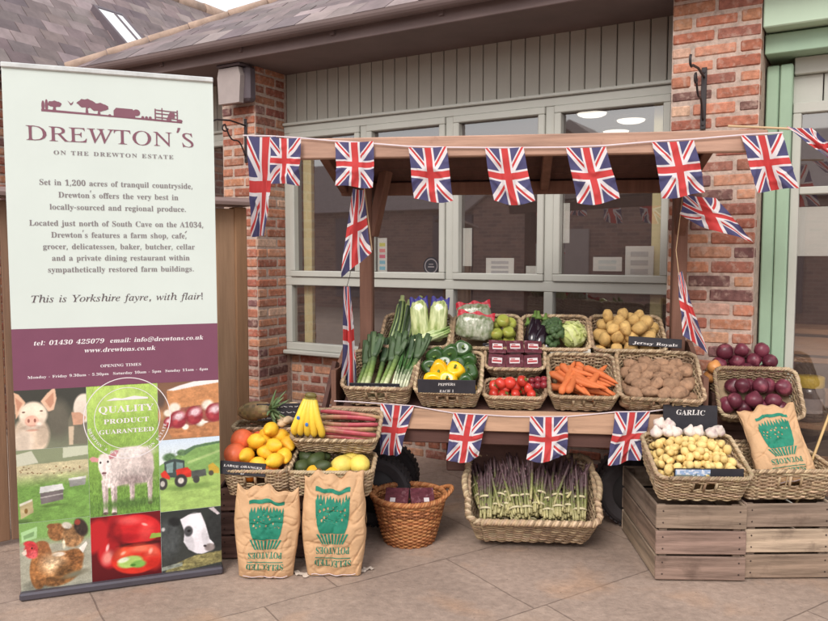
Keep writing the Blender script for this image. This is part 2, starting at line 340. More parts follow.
[1051,150,41,65,-3,32,2,14,14,8,30,14,45,30,51,39,25,63,16,80,20,92,32,96,56,86,81,55,91,38,91,38,107,56,107,82,118,90,147,84,170,68,178,53,172,46,156,45,136,19,142,10,160,13,174,25,185,43,192,69,194,95,192,114,183,127,169,131,151,119,120,90,102,112,95,130,80,138,55,132,28,115,10,92,0],
[1052,150,19,48,0,48,14,56,14,71,18,78,34,78,50,3,50,3,66,80,192,117,192,117,68,145,68,145,50,117,50,117,34,124,18,139,14,143,14,143,0,9,22,68,78,68,78,115,78,140,80,166,76,158,69,146,63,135,59,128],
[1053,150,35,66,-3,34,2,16,14,11,30,17,44,32,48,35,33,44,21,62,16,78,20,90,33,95,59,85,89,58,99,41,97,28,94,16,99,25,192,126,192,128,143,112,143,110,152,107,160,98,162,42,162,38,113,50,115,67,117,95,113,117,102,131,84,136,59,130,30,113,11,90,1],
[1054,150,29,79,-3,44,7,20,37,12,89,17,130,31,164,55,186,89,194,116,190,131,179,136,165,129,150,104,144,102,160,97,173,86,179,72,174,61,160,54,138,50,108,64,115,87,118,109,114,126,103,137,85,141,62,137,36,125,15,106,2,10,80,15,96,26,102,59,95,91,77,101,62,97,50,88,52,55,59,32,68,19],
[1055,150,11,44,0,116,163,45,163,34,159,30,149,28,135,12,135,13,192,141,192,141,179,67,0],
[1056,150,22,73,-3,37,4,15,23,8,49,19,77,48,97,23,118,14,146,20,169,40,188,77,194,102,191,119,181,130,166,134,147,124,122,98,104,132,80,142,51,138,28,124,11,102,1,9,81,113,96,127,100,148,97,163,89,174,75,179,58,170,52,149,60,127,8,75,13,97,22,105,46,96,68,66,86,50,71,44,48,53,22],
[1057,150,27,61,-3,35,2,21,13,17,28,20,38,30,43,41,23,62,14,82,23,95,49,100,92,85,79,62,74,41,77,24,88,13,106,9,129,17,163,38,186,71,194,106,185,129,156,136,133,138,104,134,63,120,29,96,6,10,74,93,90,98,100,111,98,141,92,161,84,173,73,176,55,165,48,131,55,103],
[1046,72,8,36,-4,24,1,19,15,24,28,36,33,48,28,53,15,48,1],
[1044,72,7,11,-35,19,-1,24,31,50,31,52,28,42,-3,28,-35],
[1039,61,4,23,122,17,192,43,192,38,122],
[1045,87,4,11,62,11,82,76,82,76,62],
[1033,73,4,28,54,22,192,51,192,44,54,8,36,-4,24,1,19,15,24,28,36,33,48,28,53,15,48,1],
[1058,72,8,36,111,24,116,19,129,24,144,36,148,48,144,53,129,48,116,8,36,-4,24,1,19,15,24,28,36,33,48,28,53,15,48,1],
[1064,242,55,116,-24,87,-21,62,-12,42,2,28,22,19,46,16,75,23,122,46,159,82,183,129,192,179,180,213,147,223,124,226,96,223,72,214,50,200,35,179,29,160,36,151,53,150,53,136,36,112,29,94,33,80,43,69,79,76,111,96,132,126,140,149,138,167,133,165,79,164,72,164,69,169,51,181,46,195,53,204,71,207,96,197,138,169,165,129,174,101,171,78,161,46,127,35,76,40,41,56,15,81,-1,116,-6,148,-3,174,5,174,-13,148,-21,10,116,46,137,57,145,87,146,120,138,122,127,123,105,116,94,100,90,79,97,54],
[2065,186,27,-34,0,-33,5,-16,9,0,22,15,39,43,73,86,123,142,190,148,190,141,23,146,10,164,5,164,0,88,0,89,5,92,5,109,10,114,31,115,63,53,63,46,60,26,36,16,22,13,14,17,7,31,5,30,0,3,57,73,116,73,119,147],
[2066,176,21,-13,0,-12,5,-11,5,8,11,17,29,50,154,53,168,48,177,33,181,34,186,102,186,137,181,157,168,164,146,153,118,119,100,143,84,150,58,140,27,112,7,69,0,13,77,103,103,106,121,115,132,129,136,147,127,169,102,177,89,176,84,172,80,164,75,146,65,108,68,104,13,61,8,87,12,105,22,117,39,120,61,110,87,78,95,65,94,60,89,44,29,43,23,42,18,46,10],
[2067,189,31,87,-4,47,5,20,31,10,71,18,110,41,146,73,173,100,186,128,190,165,183,172,181,181,188,187,188,176,133,170,133,170,137,170,141,160,171,131,181,98,172,70,148,49,112,42,70,45,44,56,24,73,12,95,8,129,16,160,41,165,37,129,6],
[2068,203,18,-14,0,-13,5,-11,5,7,10,17,29,50,154,53,168,48,177,32,181,34,186,105,186,151,177,181,150,192,109,183,67,157,33,118,9,67,0,16,68,9,108,18,137,41,154,75,160,115,157,142,145,161,127,173,102,177,89,176,82,169,77,155,45,36,42,20,48,11,56,10],
[2069,182,44,-13,0,-12,5,-11,5,7,10,17,29,50,154,53,168,48,177,33,181,34,186,176,186,168,146,164,146,164,147,161,165,149,174,124,177,101,177,89,176,83,170,78,158,64,104,86,104,116,110,128,130,134,130,115,64,110,64,111,75,109,88,101,93,85,95,62,95,45,33,43,25,42,19,46,11,61,9,80,9,113,14,136,27,154,51,160,51,140,0],
[2070,163,43,-12,0,-11,5,-10,5,4,7,12,14,18,29,52,154,54,168,49,177,34,181,35,186,168,186,160,142,155,142,155,144,155,147,148,170,123,176,102,176,87,174,83,167,81,162,78,149,73,130,66,103,81,103,103,105,117,114,127,130,132,130,114,63,109,63,109,69,110,76,105,90,85,94,64,94,46,28,45,22,45,18,50,8,68,5,67,0],
[2071,217,45,98,-4,52,5,21,32,11,72,19,111,41,147,73,174,100,186,131,190,165,183,179,179,186,177,195,179,201,188,206,188,193,131,189,131,183,152,171,168,154,178,132,181,109,177,87,165,55,122,42,69,46,42,58,21,77,9,102,4,128,10,142,26,151,63,152,69,153,74,148,83,129,86,130,91,207,91,206,86,191,83,183,75,180,68,177,58,167,14,133,0],
[2072,208,59,-13,0,-12,5,-11,5,2,7,11,14,17,29,50,154,53,168,48,177,33,181,34,186,108,186,107,181,106,181,88,176,78,156,66,114,65,108,67,105,74,104,143,104,149,105,152,110,164,154,167,168,162,177,146,181,148,186,222,186,220,181,218,181,201,176,192,157,158,32,156,24,156,18,160,9,176,5,175,0,100,0,102,5,103,5,117,7,125,14,131,29,146,85,146,87,146,89,144,93,137,93,69,93,62,93,59,88,44,32,42,24,42,18,46,9,62,5,61,0],
[2073,98,21,-12,0,-11,5,-10,5,4,7,12,14,18,29,52,154,54,168,49,177,34,181,35,186,110,186,109,181,107,181,89,176,80,157,46,32,44,18,49,9,64,5,63,0],
[2074,103,27,9,-4,-13,3,-20,20,-17,30,-6,35,3,31,7,22,7,19,6,16,5,10,11,4,20,10,24,19,27,31,59,152,62,168,57,177,38,180,40,186,117,186,116,181,98,176,89,159,61,54,52,28,41,10,26,0],
[2075,182,53,-13,0,-12,5,-11,5,2,7,11,14,17,29,50,154,53,168,48,177,33,181,34,186,107,186,106,181,104,181,88,176,78,158,64,106,64,104,64,102,66,100,69,101,135,154,146,165,150,174,146,179,136,181,134,181,135,186,200,186,199,181,197,181,172,171,135,142,89,106,142,28,157,11,175,5,174,0,94,0,96,5,98,5,111,7,115,15,113,22,107,32,67,91,64,93,60,90,44,30,42,19,47,8,65,5,63,0],
[2076,180,26,-10,0,-8,5,-7,5,11,10,21,29,54,154,56,162,57,168,52,177,36,181,38,186,111,186,110,181,92,176,82,157,50,37,47,26,46,20,51,12,66,9,85,9,119,13,141,26,160,53,165,53,147,0],
[2077,236,38,-15,0,-13,5,1,7,10,14,16,29,51,154,53,168,49,177,33,181,35,186,85,186,104,43,199,186,250,186,248,181,246,181,229,176,219,157,186,32,184,24,183,18,188,9,204,5,202,0,129,0,130,5,144,7,152,15,159,33,192,157,88,0,84,0,63,157,31,41,27,19,31,8,47,5,46,0],
[2078,200,33,135,-4,62,149,30,34,28,24,27,17,32,8,49,5,47,0,-13,0,-12,5,7,10,17,29,52,157,53,160,53,163,48,175,34,181,33,181,34,186,73,186,141,43,171,152,173,162,174,169,169,178,152,181,153,186,214,186,213,181,199,179,190,172,184,157,140,-4],
[2079,207,17,80,-4,42,4,17,28,9,65,15,101,34,135,61,163,93,183,128,190,165,181,189,157,198,121,193,91,180,61,160,34,136,13,109,0,18,80,4,107,12,131,32,150,61,163,96,167,132,165,154,157,169,145,179,128,182,99,173,73,150,52,114,42,84,39,55,42,33,50,17,63,7],
[2080,161,25,-13,0,-12,5,-11,5,7,10,17,29,50,154,53,168,48,177,33,181,34,186,107,186,138,181,157,167,163,144,154,116,128,96,88,89,64,89,59,86,43,26,42,22,42,18,48,8,66,5,64,0,12,77,97,101,100,119,110,129,125,133,146,124,170,98,178,86,175,80,162,64,105,64,101,66,98],
[2081,207,37,118,-52,99,-50,78,-45,57,-40,43,-38,11,-50,8,-46,57,-1,37,8,21,22,12,41,9,65,15,102,34,136,61,164,93,183,125,190,163,182,187,158,196,122,192,94,180,65,137,17,108,2,76,-3,66,-6,51,-19,57,-18,64,-18,82,-20,104,-26,125,-31,138,-33,158,-27,179,-10,184,-14,152,-43,17,80,4,101,9,120,21,138,42,153,70,166,131,163,153,156,169,143,178,126,181,97,173,71,149,51,114,39,54,41,33,50,17,63,8],
[2082,181,33,-13,0,-12,5,-11,5,8,11,17,29,50,154,53,168,48,177,33,181,34,186,113,186,137,183,155,175,166,163,169,146,156,114,116,94,140,34,152,12,168,5,169,5,167,0,125,0,88,91,82,91,70,92,61,92,46,35,42,18,47,8,62,5,65,5,63,0,12,81,100,106,103,124,112,135,127,139,145,129,169,100,177,90,176,83,171,79,159,63,101,72,100],
[2083,148,44,61,-4,23,4,20,5,17,5,6,-3,1,-3,10,58,15,59,19,35,27,18,41,8,58,4,77,9,90,23,94,42,91,56,83,70,73,81,62,93,41,119,35,141,42,166,61,184,89,190,101,189,112,186,121,184,125,183,135,189,140,189,132,135,128,135,118,170,93,181,70,173,62,150,67,134,80,116,93,103,105,90,117,72,120,51,113,23,92,3],
[2084,168,31,20,0,21,5,23,5,39,8,48,17,56,36,91,167,92,172,85,176,78,176,50,173,34,161,24,141,18,141,30,186,184,186,176,140,171,140,171,144,171,149,164,170,138,176,127,176,122,175,119,169,83,37,79,17,85,8,103,5,106,5,104,0],
[2085,197,40,80,-4,56,-1,37,9,25,25,21,45,26,73,48,155,50,168,45,178,27,181,28,186,107,186,106,181,103,181,84,174,74,153,54,77,49,57,48,44,58,18,86,9,114,15,133,32,140,47,148,73,167,142,171,165,166,177,149,181,150,186,213,186,212,181,208,181,195,178,187,168,183,158,179,143,158,65,141,25,116,3],
[2086,175,24,32,-4,38,158,34,176,18,181,15,181,16,186,91,186,89,181,87,181,70,176,65,155,60,38,154,150,164,164,167,172,163,179,148,181,149,186,207,186,205,181,204,181,189,174,171,154,38,-4],
[2087,237,37,33,-4,39,158,35,176,16,181,17,186,92,186,90,181,88,181,71,176,66,155,61,46,128,142,129,158,125,176,109,181,107,181,108,186,179,186,178,181,164,179,157,170,155,151,151,48,218,149,228,172,223,178,209,181,211,186,267,186,266,181,265,181,250,174,233,153,128,-4,122,-4,128,124,38,-4],
[2088,184,50,-25,0,-23,5,-6,10,13,26,80,92,61,148,53,169,43,178,26,181,24,181,26,186,108,186,106,181,102,181,89,178,85,170,88,155,103,111,146,153,156,165,160,173,156,179,143,181,140,181,142,186,206,186,204,181,187,174,166,157,107,100,127,36,135,16,145,8,161,5,163,5,162,0,78,0,79,5,84,5,98,7,103,16,102,23,100,30,84,80,39,36,29,24,26,14,31,7,48,4,46,0],
[2089,165,36,19,0,21,5,38,7,47,14,52,26,67,80,42,146,33,167,21,178,5,181,7,186,87,186,85,181,69,178,64,169,65,164,67,157,90,94,133,143,146,160,151,171,146,178,139,180,129,181,130,186,194,186,193,180,177,173,157,153,94,82,79,26,78,21,77,16,83,7,103,5,102,0],
[2090,184,19,-5,0,-5,4,141,176,91,176,63,172,45,161,32,141,27,141,41,186,182,186,182,183,35,11,82,11,111,12,130,16,143,26,159,51,164,51,148,0],
[2097,137,24,20,-3,3,4,-3,26,7,70,36,110,54,122,73,127,87,123,93,112,96,124,117,124,92,36,89,18,93,14,101,18,113,32,117,29,96,5,78,-3,70,0,67,9,69,23,76,47,48,9,13,33,13,46,19,61,35,74,56,84,80,88,103,84,115,74,120,49,106,30,70,23,49,21,29,24,17],
[2098,136,23,33,-3,7,2,-2,15,-1,20,35,161,37,170,37,175,34,181,24,182,20,182,21,187,37,189,49,192,62,195,65,192,41,100,62,120,85,127,112,116,122,87,115,55,95,26,66,5,11,38,4,67,16,90,48,99,84,92,106,74,113,51,102,33,67,22,27,20,15,24,7],
[2099,120,28,40,-3,23,0,10,9,0,44,5,70,19,95,41,114,80,127,100,121,107,107,103,96,93,91,85,94,82,102,83,107,86,112,87,114,88,116,79,120,52,108,31,78,24,43,30,18,49,9,70,15,91,33,95,28,68,5],
[2100,142,36,24,-3,4,5,-3,29,2,57,18,87,40,111,58,123,77,127,90,124,97,117,109,166,110,170,110,174,107,180,97,182,93,182,95,187,122,192,135,195,138,192,138,189,137,187,96,32,94,24,93,18,100,12,109,17,122,32,127,29,105,5,87,-3,76,0,73,11,75,25,81,45,53,9,12,36,11,51,17,66,34,80,57,89,82,93,104,89,116,79,120,53,107,30,71,20,31,25,16],
[2101,115,21,35,-3,8,8,-2,39,4,66,18,92,40,113,78,127,97,121,103,106,98,90,83,76,59,64,24,57,23,47,23,39,29,17,48,10,67,16,88,33,92,28,66,5,9,26,63,49,69,67,80,78,93,82,109,79,117,72,119,55,112,38,92],
[2102,80,42,-19,-61,-32,-57,-37,-46,-34,-38,-27,-35,-18,-43,-19,-48,-20,-51,-17,-54,-4,-43,1,-30,5,-10,28,113,3,113,5,122,30,122,33,136,42,161,54,180,69,191,86,195,104,189,110,175,107,166,97,163,90,166,87,174,88,176,88,179,89,182,87,186,82,188,69,179,59,153,53,122,84,122,83,113,51,113,40,60,27,3,13,-34,-2,-54],
[2103,115,30,25,-61,-8,-52,-21,-30,-12,-9,14,10,2,23,9,34,23,48,9,61,4,78,12,102,32,120,61,127,82,123,98,118,116,118,116,106,97,106,99,95,92,69,72,52,44,45,33,46,24,35,29,28,45,22,78,8,89,-16,81,-40,59,-56,10,45,52,60,58,72,76,76,100,71,115,59,121,43,114,31,96,27,73,31,57,10,30,-53,60,-46,70,-24,65,-12,53,-4,38,2,21,7,2,-8,-4,-26,5,-46],
[2104,161,40,122,-3,104,5,97,24,98,39,102,60,109,88,111,103,113,113,109,125,100,129,85,124,69,109,49,69,35,0,10,0,45,166,47,180,43,190,28,193,26,193,29,204,78,204,68,155,63,133,57,110,60,110,83,137,110,146,131,139,138,117,137,105,134,87,127,55,124,40,123,27,125,17,132,14,150,20,154,13,138,1],
[2105,71,8,49,157,39,161,35,171,39,181,49,185,59,181,63,171,59,161,24,13,-3,3,0,0,12,1,21,5,34,22,96,23,101,24,106,20,113,7,115,8,120,26,122,38,124,49,127,52,123,52,121,51,118,25,31,23,21,29,13,39,18,52,34,56,30,34,5],
[2106,70,8,50,157,40,161,36,171,40,181,50,185,60,181,64,171,60,161,27,-20,-61,-33,-56,-39,-44,-36,-36,-29,-33,-20,-43,-20,-47,-20,-51,-17,-54,-11,-49,-5,-35,2,-10,10,27,24,99,25,102,25,105,22,113,8,115,9,120,24,122,36,124,47,127,50,122,29,23,20,-14,8,-40,-5,-56],
[2107,136,38,87,-3,75,4,64,25,48,64,31,52,16,0,-5,0,41,166,42,174,39,181,28,182,25,182,26,187,44,190,56,192,63,194,67,195,70,192,69,186,34,63,78,96,88,105,92,112,79,118,81,122,135,122,134,117,133,117,117,114,98,102,66,77,86,29,91,19,99,14,109,19,120,32,124,27,104,5],
[2108,69,22,13,-3,3,1,-1,10,1,22,5,40,39,165,41,173,37,181,23,183,24,188,42,191,54,193,65,195,69,192,67,186,25,34,22,20,27,14,36,18,49,33,53,29,31,5],
[2109,220,57,164,-3,154,1,150,12,154,31,170,87,172,102,164,110,149,103,130,84,112,55,100,29,91,0,70,0,94,81,98,103,91,110,79,105,62,92,45,71,35,51,25,28,16,0,-5,0,20,85,23,97,24,105,20,113,7,115,8,120,38,124,45,126,49,127,52,123,52,121,51,118,36,71,74,112,105,126,117,122,121,111,120,97,114,74,148,113,179,126,192,122,196,110,194,101,192,89,174,26,174,23,173,20,178,14,188,19,193,26,200,35,203,30,184,5],
[2110,146,43,89,-3,79,0,75,11,78,26,86,56,94,86,97,102,90,110,78,105,64,93,49,76,37,57,27,33,17,0,-5,0,21,88,25,105,21,112,9,114,7,114,8,119,27,121,40,124,52,127,53,126,53,123,37,71,57,95,75,112,92,123,105,126,117,122,121,111,120,101,117,89,102,35,99,26,98,20,104,13,113,19,125,36,129,33,109,6],
[2111,141,15,42,-3,10,9,1,23,-2,41,6,71,25,99,51,119,81,127,99,124,113,115,122,101,125,82,120,55,104,29,81,9,11,45,5,66,13,84,34,97,62,102,91,96,112,79,120,53,107,31,73,22,33,28,12],
[2112,136,30,-38,-60,-37,-55,-19,-50,-12,-35,22,94,23,100,24,105,21,112,6,114,8,119,25,121,37,124,49,126,52,124,51,120,45,100,67,120,91,127,114,117,123,90,116,58,97,28,71,5,40,-3,20,2,12,-33,9,-45,14,-53,31,-55,29,-60,13,40,4,62,12,81,33,94,61,99,91,94,108,80,114,54,101,37,65,27,26,26,21,25,16,29,7],
[2113,136,25,32,-60,33,-55,48,-53,55,-48,61,-33,81,42,53,9,23,-2,3,6,-4,31,2,62,19,90,41,113,78,126,93,122,102,110,105,124,126,124,84,-28,81,-39,81,-45,84,-53,98,-55,101,-55,100,-60,11,36,12,59,23,84,58,96,99,91,114,79,119,60,112,42,94,29,69,21,33,25,17],
[2114,90,21,-5,0,18,84,22,104,19,111,5,114,6,119,24,122,36,124,47,127,50,123,36,72,63,113,83,127,92,123,95,113,91,101,80,96,72,99,68,107,38,63,16,0],
[2115,100,35,31,-3,13,0,2,2,-3,-2,-9,-2,-3,42,2,42,10,14,28,4,44,10,50,27,42,48,33,59,25,70,18,82,16,95,25,118,49,127,66,124,77,121,84,126,88,126,83,86,78,86,70,111,52,120,41,115,36,104,46,83,55,73,62,62,69,49,72,35,66,16,52,2],
[2116,75,22,13,-3,3,0,0,10,1,18,3,25,26,113,8,113,9,119,33,131,54,157,60,157,50,122,73,122,71,113,48,113,26,31,24,18,29,12,37,17,50,32,54,27,33,4],
[2117,146,41,18,-3,6,2,2,15,3,27,8,46,20,91,22,99,22,106,19,113,5,115,6,120,24,122,36,124,48,127,51,125,51,122,50,118,28,43,25,29,24,21,32,13,50,22,71,46,91,81,104,124,125,124,102,37,99,19,104,13,114,18,126,34,130,30,110,5,89,-3,79,0,75,11,80,33,88,61,68,33,51,13,34,1],
[2118,119,28,24,-3,20,68,18,92,14,106,0,114,-2,114,-1,120,11,122,21,124,28,126,32,126,37,113,41,75,44,23,65,47,82,68,93,85,96,96,92,102,86,108,84,115,87,124,96,127,105,122,109,110,98,78,64,34,30,-3],
[2119,179,32,19,-3,18,70,16,94,13,107,0,116,-1,116,-1,120,12,122,21,125,28,126,32,127,37,112,39,69,39,37,95,127,100,127,110,28,129,51,149,78,156,96,150,104,145,115,148,123,157,127,165,122,169,109,161,83,136,47,96,-3,92,-3,82,88,24,-3],
[2120,112,48,62,-3,51,1,43,23,38,48,19,21,3,4,-13,-2,-21,1,-25,9,-22,17,-14,20,-7,19,-1,16,12,26,36,59,28,98,22,110,11,114,5,114,-1,113,0,118,25,124,33,126,38,127,45,119,52,82,71,108,81,121,88,125,95,126,105,123,108,115,105,107,98,104,90,106,87,108,85,108,79,105,71,96,54,72,62,35,65,26,67,19,74,14,83,19,95,34,99,30,79,5],
[2121,108,41,-17,-61,-27,-58,-31,-50,-28,-42,-19,-39,-12,-41,-3,-44,4,-40,14,-28,32,-3,18,70,14,86,12,98,4,110,-10,115,-9,120,3,121,13,124,25,127,29,121,34,103,40,71,49,23,69,55,80,74,85,85,87,93,80,104,76,107,74,115,77,123,86,126,96,122,100,109,95,89,83,63,70,41,53,14,35,-13,15,-38,-2,-55],
[2122,107,36,57,-3,46,-2,30,1,5,6,-11,-1,-12,-1,-14,-2,-17,1,-13,8,75,104,60,103,42,106,28,108,18,105,10,95,6,98,16,119,30,126,41,125,56,122,71,119,80,118,93,122,100,126,103,123,102,121,100,118,10,20,26,22,46,19,63,16,75,21,84,34,88,32,79,9,70,-1],
[2046,72,8,36,-4,24,1,19,15,24,28,36,33,48,28,53,15,48,1],
[2044,72,7,11,-35,19,-1,24,31,50,31,52,28,42,-3,28,-35],
[2039,61,4,23,122,17,192,43,192,38,122],
[2033,73,4,28,54,22,192,51,192,44,54,8,36,-4,24,1,19,15,24,28,36,33,48,28,53,15,48,1]]

# each row: style * 1000 + character code, advance, then every contour as count, x, y, x, y ...
GL = {}
for _r in GLYPHS:
    _cs = []; _i = 2
    while _i < len(_r):
        _n = _r[_i]; _i += 1
        _cs.append([(_r[_i + 2 * _j] / 400, _r[_i + 2 * _j + 1] / 400) for _j in range(_n)]); _i += 2 * _n
    GL['BI'[_r[0] // 1000 - 1] + chr(_r[0] % 1000)] = (_r[1] / 400, _cs)
def text_polys(txt, style, size, track=0.0, shear=0.0, sx=1.0):
    """list of groups of contours, laid out from x = 0 on the baseline, and the total width"""
    x = 0.0; out = []
    for ch in txt:
        if ch == ' ': x += .26 * sx + track; continue
        st = style if (style + ch) in GL else 'B'
        adv, cs = GL[st + ch]
        sh_ = shear
        if ch == "'":                                    # a curly apostrophe: the comma, raised
            adv, cs = GL['B,']; cs = [[(a, c + .56) for a, c in q] for q in cs]; sh_ = 0
        out.append([[((x + (px + py * sh_) * sx) * size, py * size) for px, py in c] for c in cs])
        x += adv * sx + track
    return out, x * size
def fill(mb, contours, put, col=None, maxlen=None):
    """contours (with holes) -> triangles; put maps a 2-D point to 3-D"""
    def area(c): return sum(c[i - 1][0] * c[i][1] - c[i][0] * c[i - 1][1] for i in range(len(c)))
    def inside(p, c):
        r = False
        for i in range(len(c)):
            (x1, y1), (x2, y2) = c[i - 1], c[i]
            if (y1 > p[1]) != (y2 > p[1]) and p[0] < (x2 - x1) * (p[1] - y1) / (y2 - y1) + x1: r = not r
        return r
    cs = sorted(contours, key=lambda c: -abs(area(c))); used = [False] * len(cs)
    for i, c in enumerate(cs):
        if used[i]: continue
        grp = [c]; used[i] = True
        for j in range(i + 1, len(cs)):
            if not used[j] and inside(cs[j][0], c): grp.append(cs[j]); used[j] = True
        flat = [p for g in grp for p in g]
        tris = [tuple(t) for t in tessellate_polygon([[Vector((x, y, 0)) for x, y in g] for g in grp])]
        pts = [tuple(p) for p in flat]
        if maxlen:
            todo = tris; tris = []
            mid = {}
            while todo:
                t = todo.pop()
                es = [(math.dist(pts[t[k]], pts[t[(k + 1) % 3]]), k) for k in range(3)]
                l, k = max(es)
                if l <= maxlen: tris.append(t); continue
                a, b2, c2 = t[k], t[(k + 1) % 3], t[(k + 2) % 3]
                key = (min(a, b2), max(a, b2))
                if key not in mid:
                    mid[key] = len(pts); pts.append(((pts[a][0] + pts[b2][0]) / 2, (pts[a][1] + pts[b2][1]) / 2))
                q = mid[key]; todo += [(a, q, c2), (q, b2, c2)]
        fs = []
        for t in tris:
            (x1, y1), (x2, y2), (x3, y3) = (pts[k] for k in t)
            fs.append(t if (x2 - x1) * (y3 - y1) - (x3 - x1) * (y2 - y1) > 0 else tuple(reversed(t)))
        mb.add([put(*p) for p in pts], fs, col)
def write(mb, txt, style, size, x, y, put, align='C', col=None, width=None, track=0.0, shear=0.0, sx=1.0, maxlen=None):
    """write a line of text into mb; width squeezes or stretches the line to that width"""
    g, w = text_polys(txt, style, size, track, shear, sx)
    k = (width / w) if width else 1.0; w *= k
    x0 = x - (w / 2 if align == 'C' else 0 if align == 'L' else w)
    for cs in g:
        fill(mb, [[(x0 + px * k, y + py) for px, py in c] for c in cs], put, col, maxlen)

# ================================================================== materials of the setting
M_BRICK = mat('brick', attr=True, rough=.85, var=.32, scale=(34, 34, 34), bump=.5, bscale=(90, 90, 90), bdist=.004, spec=.2, patch=(rgb(188, 162, 148), 26.0, .52, .55))
M_SLATE = mat('slate', attr=True, rough=.62, var=.25, scale=(6, 6, 6), bump=.3, bscale=(45, 45, 45), spec=.35)
M_SAGE = mat('sage_paint', rgb(172, 168, 158), rough=.55, var=.06, scale=(3, 3, 3), bump=.06, bscale=(60, 60, 8))
M_SAGEFRAME = mat('sage_frame_paint', rgb(182, 182, 174), rough=.45, var=.05, scale=(4, 4, 4), bump=.04)
M_GREEN = mat('pale_green_paint', rgb(150, 176, 152), rough=.5, var=.07, scale=(4, 4, 3), bump=.06, bscale=(50, 50, 6))
M_LINTEL = mat('pale_green_board', rgb(186, 208, 184), rough=.5, var=.05, scale=(3, 3, 3), bump=.04)
M_FASCIA = mat('weathered_fascia', rgb(118, 102, 100), rough=.7, var=.15, scale=(2, 2, 9), bump=.1)
M_HIP = mat('clay_hip_tile', rgb(168, 144, 128), rough=.85, var=.25, scale=(9, 9, 9), bump=.3)
M_FENCE = mat('fence_timber', attr=True, rough=.8, var=.2, scale=(22, 22, 1.6), bump=.35, bscale=(90, 90, 5), spec=.2)
M_CAPWOOD = mat('weathered_capping', rgb(128, 106, 100), rough=.75, var=.2, scale=(3, 20, 20), bump=.25)
M_CREAM = mat('cream_paint', rgb(224, 212, 160), rough=.6, var=.06, bump=.03)
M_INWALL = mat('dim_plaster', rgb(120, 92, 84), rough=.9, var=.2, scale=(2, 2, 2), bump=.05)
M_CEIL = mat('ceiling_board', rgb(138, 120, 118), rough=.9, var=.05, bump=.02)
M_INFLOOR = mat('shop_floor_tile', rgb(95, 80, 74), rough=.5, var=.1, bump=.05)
M_IRON = mat('black_iron', rgb(52, 44, 46), rough=.55, var=.2, bump=.15, spec=.5)
M_WHITEPL = mat('off_white_plastic', rgb(166, 155, 152), rough=.45, var=.06, bump=.03)
M_DARKPL = mat('grey_plastic', rgb(96, 86, 92), rough=.5, var=.08, bump=.04)
M_PAPER = mat('white_paper', rgb(214, 214, 206), rough=.8, var=.03, bump=.02)
M_PRINT = mat('colour_print', attr=True, rough=.55, var=.02, bump=.0, spec=.35)

def glass(name, tint, refl):
    m = bpy.data.materials.new(name); m.use_nodes = True
    nt = m.node_tree; L = nt.links.new; nt.nodes.clear()
    o = nd(nt, 'ShaderNodeOutputMaterial')
    tr = nd(nt, 'ShaderNodeBsdfTransparent'); tr.inputs[0].default_value = tint
    gl = nd(nt, 'ShaderNodeBsdfGlossy', Roughness=.02); gl.inputs[0].default_value = (1, 1, 1, 1)
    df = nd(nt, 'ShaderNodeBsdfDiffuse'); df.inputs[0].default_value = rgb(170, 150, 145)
    lw = nd(nt, 'ShaderNodeFresnel', IOR=1.5)
    mu = nd(nt, 'ShaderNodeMath', operation='MULTIPLY_ADD'); mu.inputs[1].default_value = 1.5; mu.inputs[2].default_value = refl
    mu.use_clamp = True
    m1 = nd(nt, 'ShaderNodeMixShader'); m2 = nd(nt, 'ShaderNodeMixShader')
    m2.inputs[0].default_value = .085                       # haze and pale reflections put in as a diffuse veil
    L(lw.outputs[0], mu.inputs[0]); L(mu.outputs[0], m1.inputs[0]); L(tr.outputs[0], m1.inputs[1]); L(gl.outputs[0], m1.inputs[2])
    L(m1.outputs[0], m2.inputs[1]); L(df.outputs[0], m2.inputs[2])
    ge = nd(nt, 'ShaderNodeNewGeometry'); m3 = nd(nt, 'ShaderNodeMixShader'); t2 = nd(nt, 'ShaderNodeBsdfTransparent')
    L(ge.outputs['Backfacing'], m3.inputs[0]); L(m2.outputs[0], m3.inputs[1]); L(t2.outputs[0], m3.inputs[2]); L(m3.outputs[0], o.inputs[0])
    return m
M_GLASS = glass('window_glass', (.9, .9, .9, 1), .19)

def lamp_mat(name, col, e):
    m = bpy.data.materials.new(name); m.use_nodes = True
    b = m.node_tree.nodes['Principled BSDF']
    b.inputs['Base Color'].default_value = (.8, .8, .75, 1)
    b.inputs['Emission Color'].default_value = col; b.inputs['Emission Strength'].default_value = e
    return m
M_LAMP = lamp_mat('lit_lamp', (1, .93, .8, 1), .9)

